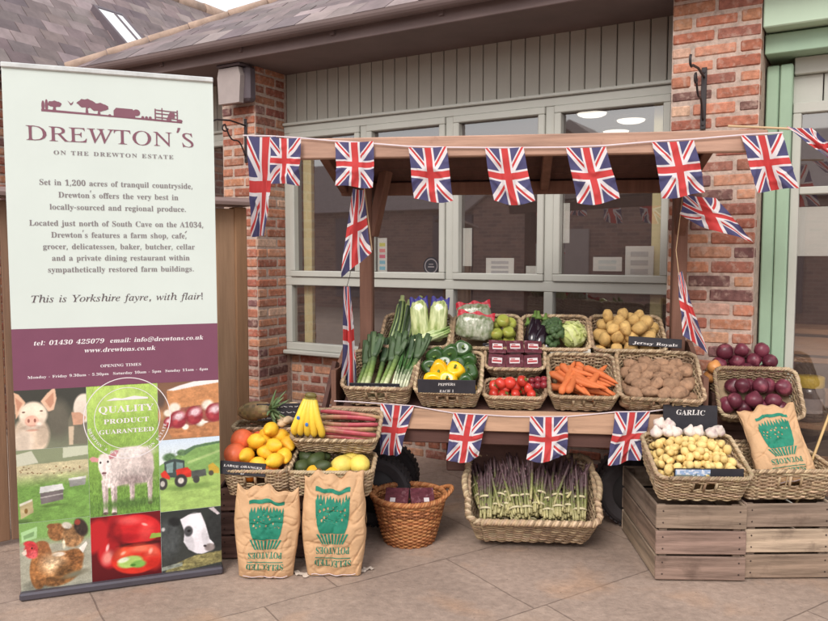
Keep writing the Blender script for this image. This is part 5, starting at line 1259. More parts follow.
def bagmat(name, c1, c2, sc):
    m = bpy.data.materials.new(name); m.use_nodes = True; nt = m.node_tree; L = nt.links.new; b = nt.nodes['Principled BSDF']
    b.inputs['Roughness'].default_value = .2; b.inputs['Coat Weight'].default_value = .6; b.inputs['Coat Roughness'].default_value = .1
    tc = nd(nt, 'ShaderNodeTexCoord'); mp = nd(nt, 'ShaderNodeMapping'); mp.inputs['Scale'].default_value = sc; L(tc.outputs['Object'], mp.inputs['Vector'])
    n1 = nd(nt, 'ShaderNodeTexNoise', Scale=1, Detail=4.0); L(mp.outputs[0], n1.inputs['Vector'])
    rp = nd(nt, 'ShaderNodeValToRGB'); rp.color_ramp.elements[0].position = .36; rp.color_ramp.elements[1].position = .64
    rp.color_ramp.elements[0].color = c1; rp.color_ramp.elements[1].color = c2
    L(n1.outputs['Fac'], rp.inputs[0]); L(rp.outputs[0], b.inputs['Base Color'])
    bp = nd(nt, 'ShaderNodeBump', Strength=.7, Distance=.01); L(n1.outputs['Fac'], bp.inputs['Height']); L(bp.outputs[0], b.inputs['Normal'])
    return m
MB_CEL = bagmat('celery_through_film', rgb(120, 142, 66), rgb(206, 212, 158), (50, 50, 9))
MB_SAL = bagmat('salad_through_film', rgb(98, 112, 72), rgb(168, 170, 150), (44, 44, 24))
Mup = Mb @ R(-18, 'X')
for k, x in enumerate((.035, .115)):
    bag(['celery in a clear bag with a blue top, the left one', 'celery in a clear bag with a blue top, the right one beside the salad bags'][k], Mb @ T(x - .005, .10, .07) @ R(-40, 'X') @ R(-5 + 10 * k, 'Y'), .10, .225, .06, MB_CEL, M_BLUE)
def celery(i):
    r_ = random.Random(i + 4); b = MB()
    for q in range(8):
        a = r_.uniform(-.16, .16); L = .2; x0 = r_.uniform(-.02, .02)
        ps = [Vector((x0 + math.sin(a) * L * k / 5, L * k / 5, .01 * (q % 3))) for k in range(6)]
        b.tube(ps, [.008, .011, .010, .009, .008, .006], 7, [tuple(Vector(rgb(226, 232, 190)).lerp(Vector(rgb(128, 166, 74)), k / 5)) for k in range(6)], flat=.6)
    return b.mesh('celery_sticks', MV_LEEK, True)
variants('celery', 2, celery)
for k in range(2):
    item('celery_heart', V['celery'][k], ['pale green celery heart lying below the blue topped bags, upper one', 'pale green celery heart lying below the blue topped bags, lower one'][k], 'celery', Mb @ T(.015 + .0 * k, .045 - .04 * k, .11 + .012 * k) @ R(-58 + 10 * k, 'Z'), None)
# salad bags and apples
Mb, w = cart_spot(452, 519, VB, ZB, 32); basket(Mb, w, .29, .11, 'wicker basket of red topped salad bags and green apples in the back row', 'wicker baskets on the cart')
bag('bag of mixed salad with a red and white top, the rear one of two', Mb @ T(-.065, .20, .085) @ R(-44, 'X') @ R(-5, 'Y'), .19, .14, .06, MB_SAL, M_REDF, 'bagged_salad')
bag('bag of mixed salad with a red and white top, the front one of two', Mb @ T(-.07, .085, .10) @ R(-44, 'X') @ R(7, 'Y'), .20, .14, .065, MB_SAL, M_REDF, 'bagged_salad')
scatter('apple', 'green_apple', 'green apple in the basket beside the salad bags', 'apple', 'green apples', Mb, [Vector((.055, .12, .06)), Vector((.12, .12, .06)), Vector((.06, .19, .065)), Vector((.125, .19, .06)), Vector((.055, .115, .12)), Vector((.118, .135, .118)), Vector((.062, .19, .13)), Vector((.125, .20, .125)), Vector((.09, .165, .17))], rs, False)
chalk_sign('small black slate with faint chalk writing above the berry punnets', Mb @ T(.085, .012, .075) @ R(-20, 'X'), .20, .05, ['', ''], scrib=True)
# aubergines, broccoli, cabbage
Mb, w = cart_spot(521, 589, VB, ZB, 32); basket(Mb, w, .29, .11, 'wicker basket of aubergines, broccoli and a pale cabbage in the back row', 'wicker baskets on the cart')
def auber(i):
    b = MB(); pts = []; rr = []
    for k in range(14):
        t = k / 13; pts.append((.01 * math.sin(2.5 * t + i), .19 * t, 0)); rr.append(.036 * math.sin(math.pi * min(1, (.06 + t * .94)) ** .75) ** .7 * (1.05 - .35 * t) + .002)
    b.tube(pts, rr, 16); return b.mesh('aubergine', MV_AUB, True)
variants('auber', 2, auber)
def calyx():
    b = MB(); b.tube([(.006, .168, 0), (.006, .182, 0), (.005, .20, .0), (.004, .215, .004)], [.021, .017, .008, .007], 9); return b.mesh('calyx', MV_STEM, True)
CALYX = calyx()
for k in range(5):
    item('aubergine', V['auber'][k % 2], 'dark glossy aubergine standing beside the broccoli' if k else 'tallest dark aubergine sticking up above the basket rim', 'aubergine',
         Mb @ T(-w * .38 + .042 * (k % 3), .05 + .02 * (k % 2), .05 + .035 * (k // 3)) @ R(-4 * k + 4, 'Z') @ R(38 if k == 1 else 20, 'X') , 'aubergines' if k else None, (('calyx', CALYX),))
def broc(i):
    r_ = random.Random(i); b = MB()
    for q in range(26):
        d = Vector((r_.gauss(0, 1), r_.gauss(0, 1), abs(r_.gauss(0, 1)) + .15)).normalized()
        b.ball(.017, .017, .014, 9, 6, .35, 5, q + i * 30, None, jit(rgb(72, 96, 58), .2), d * .036)
    b.tube([(0, 0, -.05), (0, 0, .01)], [.014, .02], 9, rgb(140, 164, 98)); return b.mesh('broccoli', MV_LEAF, True)
variants('broc', 2, broc)
for (x, y, z) in ((-.025, .10, .08), (-.005, .20, .11), (.0, .11, .135), (-.03, .17, .12)):
    item('broccoli_head', V['broc'][rs.randint(0, 1)], 'dark green broccoli head between the aubergines and the pale cabbage', 'broccoli', Mb @ T(x, y, z) @ R(20, 'X') @ R(rs.uniform(0, 360), 'Z'), 'broccoli heads')
def leafball(nm, r0, c1, c2, n, seed):
    r_ = random.Random(seed); b = MB(); b.ball(r0 * .8, r0 * .8, r0 * .75, 14, 9, .1, 2, seed, None, c1)
    for q in range(n):
        a = r_.uniform(0, 6.28); e = r_.uniform(-.3, 1.2); d = Vector((math.cos(a) * math.cos(e), math.sin(a) * math.cos(e), math.sin(e)))
        t1 = d.orthogonal().normalized(); t2 = d.cross(t1); vs = []; K = 5
        sc = r0 * r_.uniform(.5, .75)
        for i in range(K):
            for j in range(K):
                x, y = (i / (K - 1) - .5) * 2, (j / (K - 1) - .5) * 2
                vs.append(d * (r0 * (.92 + .10 * r_.random()) - .35 * sc * (x * x + y * y) + .006 * math.sin(5 * x + q) * abs(y)) + t1 * x * sc + t2 * y * sc)
        fs = [(i * K + j, (i + 1) * K + j, (i + 1) * K + j + 1, i * K + j + 1) for i in range(K - 1) for j in range(K - 1)]
        b.add(vs, fs, jit(tuple(Vector(c1).lerp(Vector(c2), r_.random())), .1))
    return b.mesh(nm, MV_LEAF, True)
item('cabbage', leafball('cabbage', .074, rgb(176, 190, 98), rgb(216, 222, 156), 22, 3), 'pale green frilly cabbage behind the white price card', 'cabbage', Mb @ T(.09, .14, .10), None)
t = thing('price_card', 'blank white card standing above the carrot basket', 'card', Mb @ T(.075, -.01, .07) @ R(-14, 'X') @ R(-3, 'Y'))
b = MB(); b.box((0, 0, .02), (.205, .003, .042), None, None, .001); b.build('card', M_PAPER, t)
b = MB(); b.box((0, .02, .0), (.205, .04, .003), None, None, .001); b.build('fold', M_PAPER, t)
# yellow potatoes
Mb, w = cart_spot(591, 664, VB, ZB, 33); basket(Mb, w, .29, .11, 'wicker basket heaped with yellow potatoes at the right end of the back row', 'wicker baskets on the cart')
sp = heap(w - .06, .25, .066, .056, .055, 3, .045, rs, .03, 0, .045, .2)
scatter('jersey', 'yellow_potato', 'washed yellow potato in the basket behind the Jersey Royals slate', 'potato', 'yellow potatoes', Mb, sp, rs, size=.18)
sg = STALL.at(655, 346, .24)
chalk_sign('black slate with Jersey Royals chalked on it, above the brown potatoes', STALL.M @ T(sg.x, .24, sg.z - .004) @ R(3, 'Y') @ R(-12, 'X'), .265, .047, ['Jersey Royals'], size=.03)

# ------------------------------------------------------------------ fruit stand on the left
# ------------------------------------------------------------------ crates
M_CRATE = mat('weathered_crate_wood', attr=True, rough=.9, var=.5, scale=(2.2, 34, 34), bump=.7, bscale=(7, 130, 130), spec=.15, patch=(rgb(86, 70, 62), 7.0, .54, .55))
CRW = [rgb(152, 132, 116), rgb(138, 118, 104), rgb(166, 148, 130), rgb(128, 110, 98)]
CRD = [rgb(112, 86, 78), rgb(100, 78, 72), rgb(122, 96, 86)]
def crate(label, M, W, D, H, pal, group):
    """slatted bushel crate: W along x, D along y, on the origin corner (x centred, y from 0)"""
    t = thing('wooden_crate', label, 'crate', M, group); r_ = random.Random(len(label) + int(W * 100))
    for (sx, sy) in ((-1, 0), (1, 0), (-1, 1), (1, 1)):
        b = MB(); b.box((sx * (W / 2 - .035), .035 + sy * (D - .07), H / 2 - .002), (.036, .036, H - .012), None, jit(pal[1], .1), .003); b.build('corner_post', M_CRATE, t)
    hs = (H - .03) / 3
    for k in range(3):
        z = .008 + hs / 2 + k * (hs + .011)
        for (nm, c, d) in (('slat', (0, .008, z), (W, .014, hs)), ('slat', (0, D - .008, z), (W, .014, hs)),
                           ('slat', (-W / 2 + .008, D / 2, z), (.014, D - .033, hs)), ('slat', (W / 2 - .008, D / 2, z), (.014, D - .033, hs))):
            b = MB(); b.box((0, 0, 0), d if d[0] > d[1] else (d[1], d[0], d[2]), None, jit(r_.choice(pal), .12), .003)
            for e in (-1, 1):                     # nail heads
                for zz in (-.25, .25): b.ball(.004, .003, .004, 6, 4, 0, 1, 0, None, rgb(70, 58, 54), (e * (max(d[0], d[1]) / 2 - .03), -.0075, zz * hs))
            o = b.build(nm, M_CRATE, t); o.matrix_basis = T(*c) @ (Matrix.Identity(4) if d[0] > d[1] else R(90, 'Z')) @ R(r_.uniform(-.4, .4), 'Y')
    b = MB(); n = 4
    for i in range(n):
        b.box((0, D * (i + .5) / n, .012), (W - .04, D / n - .012, .012), None, jit(pal[0], .1))
    b.build('bottom_boards', M_CRATE, t)
def ground_frame(px, py, deg):
    d = ray(px, py); k = -EYE / d[2]; return Frame(d[0] * k, d[1] * k, deg)
GR = 'slatted crates used as stands'
F1 = ground_frame(700, 582, 3); crate('weathered slatted crate under the new potato basket, its long side towards the cart', F1.M @ T(.0, 0, 0) @ R(-5, 'Z'), .395, .64, .345, CRW, GR)
M2 = F1.M @ T(.40, .004, 0) @ R(-2, 'Z'); crate('weathered slatted crate at the right edge, under the basket with the paper sack', M2, .395, .64, .345, CRW, GR)
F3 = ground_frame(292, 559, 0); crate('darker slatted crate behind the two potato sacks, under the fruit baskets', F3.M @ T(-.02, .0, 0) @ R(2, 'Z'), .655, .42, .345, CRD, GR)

# oranges and lemons
def on_front(px_left, px_right, py, Y, tilt, rot=0):
    d = ray((px_left + px_right) / 2, py); k = Y / d[1]; p = Vector((d[0] * k, Y, EYE + d[2] * k))
    w = (px_right - px_left) / FPX * Y * .998
    return YARD.M @ T(*p) @ R(rot, 'Z') @ R(tilt, 'X'), w
Mb, w = on_front(222, 291, 498, 3.47, 13, -3); basket(Mb, w, .36, .135, 'wicker basket of grapefruit, oranges and lemons nearest the banner', 'wicker baskets on the ground stands', flare=.02)
for (x, y, z) in ((-.105, .20, .135), (-.115, .115, .105), (-.10, .25, .10), (-.03, .27, .10)):
    item('grapefruit', V['grapefruit'][0], 'large pink grapefruit in the left corner of the citrus basket', 'grapefruit', Mb @ T(x, y, z + .055) @ spin(rs), 'pink grapefruit')
for (x, y, z) in ((.0, .20, .135), (.06, .14, .145), (.115, .2, .125), (.07, .25, .14), (.0, .26, .14), (.12, .26, .11), (-.06, .10, .115), (.115, .11, .11), (-.04, .19, .13), (.085, .055, .115), (.02, .13, .12), (.0, .07, .085), (-.05, .27, .11), (.03, .23, .185), (-.02, .14, .17)):
    item('lemon', V['lemon'][rs.randint(0, 2)], 'bright yellow lemon heaped in the citrus basket', 'lemon', Mb @ T(x, y, z + .05) @ spin(rs, False), 'lemons')
for (x, y, z) in ((.06, .055, .10), (-.04, .06, .09), (-.11, .06, .08), (-.06, .14, .07), (.05, .12, .07), (.11, .06, .07)):
    item('orange', V['orange'][rs.randint(0, 1)], 'orange behind the LARGE ORANGES slate', 'orange', Mb @ T(x, y, z) @ spin(rs), 'oranges')
chalk_sign('black slate reading LARGE ORANGES on the front rim of the citrus basket', Mb @ T(-.055, -.012, .122) @ R(4, 'Y') @ R(-22, 'X'), .21, .06, ['LARGE ORANGES', '65'], size=.021)
chalk_sign('black slate with three chalked lines standing behind the lemons', Mb @ T(.055, .33, .235) @ R(-2, 'Y') @ R(-10, 'X'), .23, .085, ['', '', ''], scrib=True)
# pineapple and pale roots behind
def pineapple():
    t = thing('pineapple', 'pineapple lying behind the chalked slate by the brick pier', 'pineapple', YARD.M @ T(*(Vector(ray(256, 411)) * (3.78 / ray(256, 411)[1]) + Vector((0, 0, EYE)))) @ R(-25, 'Z') @ R(82, 'Y'))
    b = MB(); n = 18
    prof = [(.048 * math.sin(math.pi * (.08 + .86 * k / 11)) ** .55, -.095 + .19 * k / 11) for k in range(12)]
    b.lathe([(.001, -.097)] + prof + [(.001, .097)], n, None, (0, 0, 0), None, lambda p, a: Vector((p.x, p.y, p.z)) * (1 + .05 * math.cos(9 * a + p.z * 90) * math.cos(9 * a - p.z * 90)))
    b.c = [jit(rgb(136, 112, 76), .35) for _ in b.f]; b.build('body', MV_PINE, t, True)
    b = MB(); r_ = random.Random(2)
    for q in range(26):
        a = q * 2.4; e = .25 + .9 * q / 26; L = .12 - .05 * (q / 26)
        d = Vector((math.cos(a) * math.cos(e), math.sin(a) * math.cos(e), math.sin(e)))
        ps = [Vector((0, 0, .09)) + d * L * k / 4 + Vector((0, 0, .02 * (k / 4) ** 2)) for k in range(5)]
        b.tube(ps, [.010, .010, .008, .005, .001], 5, jit(rgb(104, 124, 84), .15), flat=.3)
    b.build('crown', MV_PINE, t, True)
pineapple()
MV_GIN = veg('ginger_skin', rgb(206, 178, 142), rough=.7, sc=30, bump=.3)
def ginger(i):
    r_ = random.Random(i + 9); b = MB()
    p = Vector((0, 0, 0))
    for q in range(6):
        b.ball(.028, .019, .017, 10, 7, .2, 3, q + i, None, None, p, Euler((0, 0, r_.uniform(-1, 1))).to_matrix()); p = p + Vector((r_.uniform(.012, .026), r_.uniform(-.026, .026), r_.uniform(-.006, .008)))
    return b.mesh('ginger_root', MV_GIN, True)
variants('ginger', 3, ginger)
for k, (px, py) in enumerate(((268, 409), (280, 406), (292, 408), (303, 412), (299, 418), (286, 412))):
    d = ray(px, py); Y = 3.78 + .02 * (k % 2); p = Vector(d) * (Y / d[1]) + Vector((0, 0, EYE))
    item('ginger_root', V['ginger'][k % 3], 'knobbly ginger root behind the slate and bananas', 'ginger', T(*p) @ spin(rs, False), 'ginger roots')
sb = Frame(-.70, 3.70, 0)
Ms = T(*(Vector(ray(276, 424)) * (3.74 / ray(276, 424)[1]) + Vector((0, 0, EYE)))) @ R(0, 'Z')
basket(Ms @ T(-.03, -.05, -.115) , .36, .18, .10, 'small wicker tray of ginger roots and a pineapple behind the lemons', 'wicker baskets on the ground stands', hole=False)
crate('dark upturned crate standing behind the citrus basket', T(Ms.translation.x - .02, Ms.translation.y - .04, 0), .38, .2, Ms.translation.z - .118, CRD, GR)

# rhubarb and bananas above, avocados and melons below
Mr, w = on_front(290, 379, 456, 3.57, 22, -4)
basket(Mr, w, .26, .085, 'wicker basket of rhubarb and bananas above the avocados', 'wicker baskets on the ground stands', hole=False)
def rhub(i):
    r_ = random.Random(i + 21); b = MB(); L = .27 + .04 * r_.random(); ps = []; cl = []
    for k in range(9):
        t = k / 8; ps.append((-L / 2 + L * t, .01 * math.sin(2 * t + i), .006 * math.sin(3 * t + i)))
        cl.append(tuple(Vector(rgb(176, 78, 86)).lerp(Vector(rgb(176, 158, 108)), max(0, t * 1.5 - .55 if i % 2 else .8 - t * 1.6))))
    b.tube(ps, [.008] + [.0125] * 7 + [.010], 9, cl, flat=.7); return b.mesh('rhubarb_stalk', MV_RHU, True)
variants('rhubarb', 5, rhub)
for k in range(13):
    item('rhubarb_stalk', V['rhubarb'][k % 5], 'pink and green rhubarb stalk lying across the basket beside the bananas', 'rhubarb', Mr @ T(.02 + rs.uniform(-.02, .04), .035 + .034 * (k % 6), .07 + .022 * (k // 6)) @ R(rs.uniform(-9, 9), 'Z'), 'rhubarb stalks')
M_STICK = mat('blue_sticker', rgb(70, 120, 190), rough=.4, var=.05, bump=0)
def bananas():
    M = Mr @ T(-.115, .09, .215) @ R(-14, 'X') @ R(5, 'Y')
    t = thing('banana_bunch', 'bunch of five yellow bananas hanging over the rhubarb basket', 'bananas', M)
    for k in range(5):
        a = (k - 2) * .030; b = MB(); ps = []; rr = []; cl = []
        for q in range(15):
            s = q / 14; ps.append(((k - 2) * (.007 + .024 * min(1, s * 1.35) + .004 * math.sin(k * 2.1) * s), -.045 * math.sin(s * math.pi * .9) - .006 * abs(k - 2) * 0, .05 - .215 * s + .02 * s * s))
            r0 = .0175 * min(1, (s * 5) ** .6 + .35) * (1 if s < .85 else max(.28, 1 - (s - .85) * 5))
            rr.append(r0); cl.append(rgb(120, 110, 50) if s < .06 else rgb(96, 80, 50) if s > .96 else tuple(Vector(rgb(214, 184, 66)).lerp(Vector(rgb(244, 206, 70)), min(1, s * 3))))
        b.tube(ps, rr, 9, cl); o = b.build('banana', MV_BAN, t, True)
        if k in (0, 2):
            s = MB(); c = Vector(ps[6 + k]); s.ball(.008, .002, .010, 10, 6, 0, 1, 0, None, None, c + Vector((0, -.0175, 0))); s.build('sticker', M_STICK, o, True)
    b = MB(); b.ball(.03, .016, .016, 10, 7, .2, 3, 1, None, rgb(110, 98, 50), (0, 0, .055)); b.build('stem', MV_BAN, t, True)
bananas()
Ma, w = on_front(284, 374, 498, 3.47, 10, -2); basket(Ma, w, .22, .125, 'wicker basket of avocados and yellow melons behind the right potato sack', 'wicker baskets on the ground stands', flare=.02, hole=False)
for (x, y, z) in ((-.13, .10, .11), (-.07, .12, .135), (-.04, .07, .12), (-.12, .17, .12), (-.06, .18, .12)):
    item('avocado', V['avocado'][rs.randint(0, 1)], 'dark green avocado in the left half of the lower fruit basket', 'avocado', Ma @ T(x, y, z) @ Euler((rs.uniform(-.3, .3), rs.uniform(-.5, .2), rs.uniform(-1.2, 1.2))).to_matrix().to_4x4(), 'avocados')
for (x, y, z) in ((.05, .10, .115), (.135, .10, .12), (.09, .17, .11)):
    item('melon', V['melon'][rs.randint(0, 1)], 'small yellow melon in the right half of the lower fruit basket', 'melon', Ma @ T(x, y, z) @ spin(rs, False), 'yellow melons')
for (x, y, z) in ((-.075, .055, .10), (.0, .05, .09)):
    item('lemon', V['lemon'][1], 'yellow lemon in front of the avocados', 'lemon', Ma @ T(x, y, z) @ spin(rs, False), 'lemons by the avocados')

# ------------------------------------------------------------------ round basket
d = ray(409, 549); k = -EYE / d[2]; RB = T(d[0] * k, d[1] * k + .125, 0)
t = thing('round_basket', 'round brown wicker basket with two side handles on the paving under the cart', 'basket', RB)
_rr = rrect
def rround(hx, hy, r, K, c=(0, 0)):
    out = []
    for q in range(K):
        a = 2 * math.pi * q / K - math.pi / 2; out.append((hx * math.cos(a), hx * math.sin(a), math.cos(a), math.sin(a)))
    return out, 2 * math.pi * hx
b = MB(); rs2 = random.Random(5); H = .235; ns = 37; K = ns * 4; pitch = .0095
def rad_at(z): return .122 + .062 * (z / H) ** .85
for row in range(int(H / pitch)):
    z = (row + .5) * pitch; o = len(b.v); seg = jit(rs2.choice(WARM), .12)
    for q in range(K):
        a = 2 * math.pi * q / K; w_ = math.cos(math.pi * (q / 4 + row % 2)); d_ = .0045 * w_
        for s in range(5):
            e = 2 * math.pi * s / 5; r0 = rad_at(z) + d_ + .004 * math.cos(e); b.v.append((r0 * math.cos(a), r0 * math.sin(a), z + .0054 * math.sin(e)))
    for q in range(K):
        if q % 25 == 0: seg = jit(rs2.choice(WARM), .14)
        j = (q + 1) % K
        for s in range(5): b.f.append((o + q * 5 + s, o + q * 5 + (s + 1) % 5, o + j * 5 + (s + 1) % 5, o + j * 5 + s)); b.c.append(seg)
for q in range(ns):
    a = 2 * math.pi * q * 4 / K; b.tube([(rad_at(z) * math.cos(a), rad_at(z) * math.sin(a), z) for z in (0, H * .5, H)], .0045, 5, WARM[1])
b.build('weave', M_WICK, t, True)
b = MB()
for s in range(3):
    ps = [];
    for q in range(150):
        a = 2 * math.pi * q / 150; e = 2 * math.pi * (26 * q / 150 + s / 3); r0 = rad_at(H) + .008 * math.cos(e); ps.append((r0 * math.cos(a), r0 * math.sin(a), H + .008 * math.sin(e)))
    b.tube(ps, .0075, 6, jit(WARM[s], .05), closed=True)
b.build('rim', M_WICK, t, True)
for sg in (-1, 1):
    b = MB()
    for s in range(2):
        ps = []
        for q in range(33):
            f = q / 32; a = (0 if sg > 0 else math.pi) + (f - .5) * 1.0; lift = math.sin(math.pi * f)
            e = 2 * math.pi * (5 * f + s / 2); r0 = .186 + .030 * lift + .006 * math.cos(e); ps.append((r0 * math.cos(a), r0 * math.sin(a), H + .006 + .028 * lift + .006 * math.sin(e)))
        b.tube(ps, .0075, 6, jit(WARM[0], .08))
    b.build('handle', M_WICK, t, True)
b = MB(); b.lathe([(.001, .008), (.12, .008)], 24, WARM[1]); b.build('base', M_WICK, t)
for k in range(4):
    p = thing('berry_pack', ['pack of dark berries with a white label, left in the round basket', 'pack of dark berries with a white label, right in the round basket'][k % 2] if k < 2 else 'film wrapped pack of berries in the bottom of the round basket', 'fruit pack',
              RB @ T(-.06 + .125 * (k % 2), -.015 + .05 * (k // 2) - .03, (.226 if k < 2 else .125)) @ R(6 if k % 2 else -5, 'Z') @ R(30 if k < 2 else 8, 'X'), 'berry packs in the bottom of the round basket' if k > 1 else None)
    b = MB(); b.box((0, 0, 0), (.115, .10, .05), None, None, .014); b.build('tub', M_BERRY, p)
    b = MB(); b.box((.018 * (1 if k % 2 else -1), -.030, .0262), (.026, .026, .002)); b.build('label', M_LABW, p)
    b = MB(); b.box((0, 0, .0255), (.117, .102, .002), None, None, .001); b.build('film', M_CLEAR, p)

# ------------------------------------------------------------------ asparagus
d = ray(533, 553); k = -EYE / d[2]; AP = Vector((d[0] * k, d[1] * k, 0))
MA = T(AP.x, AP.y + .02, .012) @ R(-4, 'Z') @ R(30, 'X')
WA, DA, HA_ = .63, .45, .185
basket(MA, WA, DA, HA_, 'large grey wicker basket of asparagus bundles propped up on the paving', 'wicker baskets on the ground stands', flare=.045, rc=.06, hole=False, thick=1.25, rim=1.3)
# two thick ear handles
for sg in (-1, 1):
    b = MB()
    for s in range(3):
        ps = []
        for q in range(41):
            f = q / 40; e = 2 * math.pi * (5 * f + s / 3); y = DA * (.32 + .40 * f); lift = math.sin(math.pi * f)
            ps.append((sg * (WA / 2 + .004 + .014 * lift + .008 * math.cos(e)), y, HA_ + .012 + .018 * lift + .008 * math.sin(e)))
        b.tube(ps, .0085, 6, jit(WICK[s], .08))
    o = b.build('handle', M_WICK, [x for x in scene.objects if x.name.startswith('wicker_basket')][-1], True)
crate('low dark crate propping up the back of the asparagus basket', T(AP.x, AP.y + .17, 0) @ R(-4, 'Z'), .44, .26, .088, CRD, GR)
def spear(i):
    r_ = random.Random(i + 3); b = MB(); L = .235; ps = []; rr = []; cl = []
    for q in range(13):
        t = q / 12; ps.append((.005 * math.sin(2 * t + i), L * t, .004 * math.sin(3 * t + 2 * i)))
        rr.append(.0067 * (1 if t < .7 else 1.12 - .1 * (t - .7) if t < .86 else max(.12, 1 - (t - .86) * 6.2)))
        c0, c1, c2 = Vector(rgb(178, 168, 120)), Vector(rgb(116, 120, 68)), Vector(rgb(82, 62, 64))
        cl.append(jit(tuple(c0.lerp(c1, t / .3)) if t < .3 else tuple(c1.lerp(c2, min(1, max(0, (t - .36) / .3)))), .08))
    b.tube(ps, rr, 7, cl)
    for q in range(9):                                    # scales
        t = .25 + .72 * q / 9; a = q * 2.3; r0 = .0058
        b.ball(.0028, .0075, .0016, 6, 4, 0, 1, 0, None, jit(rgb(112, 82, 92), .15), (r0 * math.cos(a), L * t, r0 * math.sin(a)))
    return b.mesh('spear', MV_ASP, True)
SPEARS = [spear(i) for i in range(5)]
def bundle(label, M, n, grp):
    t = thing('asparagus_bundle', label, 'asparagus bundle', M, grp); r_ = random.Random(int(M[0][3] * 1e4)); 
    k = 0
    for ring, cnt in ((0, 1), (.0125, 6), (.0245, 11)):
        for q in range(cnt):
            if k >= n: break
            a = 2 * math.pi * q / cnt + ring * 30; k += 1
            sp = .25 + .12 * r_.random()
            link('spear', r_.choice(SPEARS), t, T(ring * math.cos(a), r_.uniform(-.016, .020), ring * math.sin(a)) @ R(-math.degrees(math.cos(a) * ring * 3.0 + r_.uniform(-.03, .03)), 'Z') @ R(math.degrees(math.sin(a) * ring * 2.2), 'X') @ R(r_.uniform(0, 360), 'Y') @ Matrix.Scale(r_.uniform(.88, 1.08), 4))
    for y in (.045, .105):
        b = MB(); b.tube([(.0325 * math.cos(2 * math.pi * q / 20), y, .0325 * math.sin(2 * math.pi * q / 20)) for q in range(20)], .0035, 5, closed=True, flat=1.8); b.build('elastic_band', M_BAND, t, True)
for k in range(10):
    x = -WA / 2 + .088 + (WA - .176) * k / 9
    bundle('banded bundle of green asparagus in the front row of the basket', MA @ T(x, .075 + .015 * (k % 3), .125 + .01 * (k % 2)) @ R(rs.uniform(-15, 9), 'Z') @ R(rs.uniform(12, 27), 'X'), 17, 'front asparagus bundles')
for k in range(9):
    x = -WA / 2 + .075 + (WA - .15) * k / 8
    bundle('banded bundle of purple tipped asparagus in the back row of the basket', MA @ T(x, .185 + .02 * (k % 2), .105) @ R(rs.uniform(-14, 14), 'Z') @ R(rs.uniform(8, 24), 'X'), 16, 'back asparagus bundles')
for k in range(7):
    x = -WA / 2 + .10 + (WA - .2) * k / 6
    bundle('banded bundle of asparagus lying in the bottom layer of the basket', MA @ T(x, .07, .06) @ R(rs.uniform(-6, 6), 'Z') @ R(6, 'X'), 10, 'bottom asparagus bundles')

for k in range(12):                                        # loose spears lying over the bundles
    x = rs.uniform(-WA / 2 + .07, WA / 2 - .07); y = rs.uniform(.10, .22)
    item('asparagus_spear', rs.choice(SPEARS), 'loose asparagus spear fallen across the tied bundles', 'asparagus', MA @ T(x, y, .165 + .012 * (k % 3)) @ R(rs.uniform(-38, 38), 'Z') @ R(rs.uniform(4, 24), 'X') @ R(rs.uniform(0, 360), 'Y'), 'loose asparagus spears')
# ------------------------------------------------------------------ new potatoes and garlic
MN = F1.M @ R(-5, 'Z') @ T(.0, .004, .352) @ R(21, 'X')
basket(MN, .41, .34, .135, 'deep wicker basket heaped with small new potatoes on the slatted crate', 'wicker baskets on the ground stands', flare=.025)
sp = heap(.36, .29, .038, .035, .080, 3, .055, rs, .025, 0, .024, .34)
scatter('new', 'new_potato', 'small pale yellow new potato in the heaped basket', 'potato', 'new potatoes', MN, sp, rs, size=.2)
def garlic(i):
    def fn(p, d):
        a = math.atan2(d.y, d.x); k = 1 + .07 * math.cos(7 * a) * (1 - d.z * d.z)
        up = max(0, d.z - .86) / .14
        return Vector((p.x * k, p.y * k, p.z + .016 * up))
    return ballmesh('garlic_bulb', MV_GAR, .029, .029, .023, i, .05, fn=fn, n=21, mm=14)
variants('garlic', 2, garlic)
for k in range(9):
    item('garlic_bulb', V['garlic'][k % 2], 'white garlic bulb in the row behind the new potatoes', 'garlic', MN @ T(-.145 + .049 * (k % 7) + .02 * (k // 7) + rs.uniform(-.008, .008), .30 + .030 * (k // 7) + rs.uniform(-.01, .01), .175 + .02 * (k // 7)) @ spin(rs, False), 'garlic bulbs')
t = thing('picture_card', 'black card with a small landscape photograph at the front of the new potatoes', 'card', MN @ T(.02, .022, .108) @ R(-16, 'X'))
b = MB(); b.box((0, .002, .028), (.30, .004, .056), None, None, .001); b.build('card', M_SLATEB, t)
b = MB(); nx, nz = 24, 10
for i in range(nx + 1):
    for j in range(nz + 1): b.v.append((-.145 + .15 * i / nx, -.0012, .004 + .048 * j / nz))
for i in range(nx):
    for j in range(nz):
        a = i * (nz + 1) + j; b.f.append((a, a + nz + 1, a + nz + 2, a + 1))
        h_ = .35 + .2 * noise.noise(Vector((i * .25, 0, 3))); y = j / nz
        c = rgb(96, 112, 78) if y < h_ * .6 else rgb(120, 132, 128) if y < h_ + .1 else rgb(150, 172, 204)
        if noise.noise(Vector((i * .35, j * .5, 9))) > .12 and y > .3: c = rgb(214, 218, 226)
        b.c.append(jit(c, .06))
b.build('photograph', M_PRINT, t)
sg = Vector(ray(690, 440)) * (3.60 / ray(690, 440)[1]) + Vector((0, 0, EYE))
chalk_sign('large black slate with GARLIC chalked along its top, behind the garlic bulbs', T(*sg) @ R(-6, 'Z') @ R(-4, 'X'), .25, .165, ['GARLIC', '', ''], size=.052)

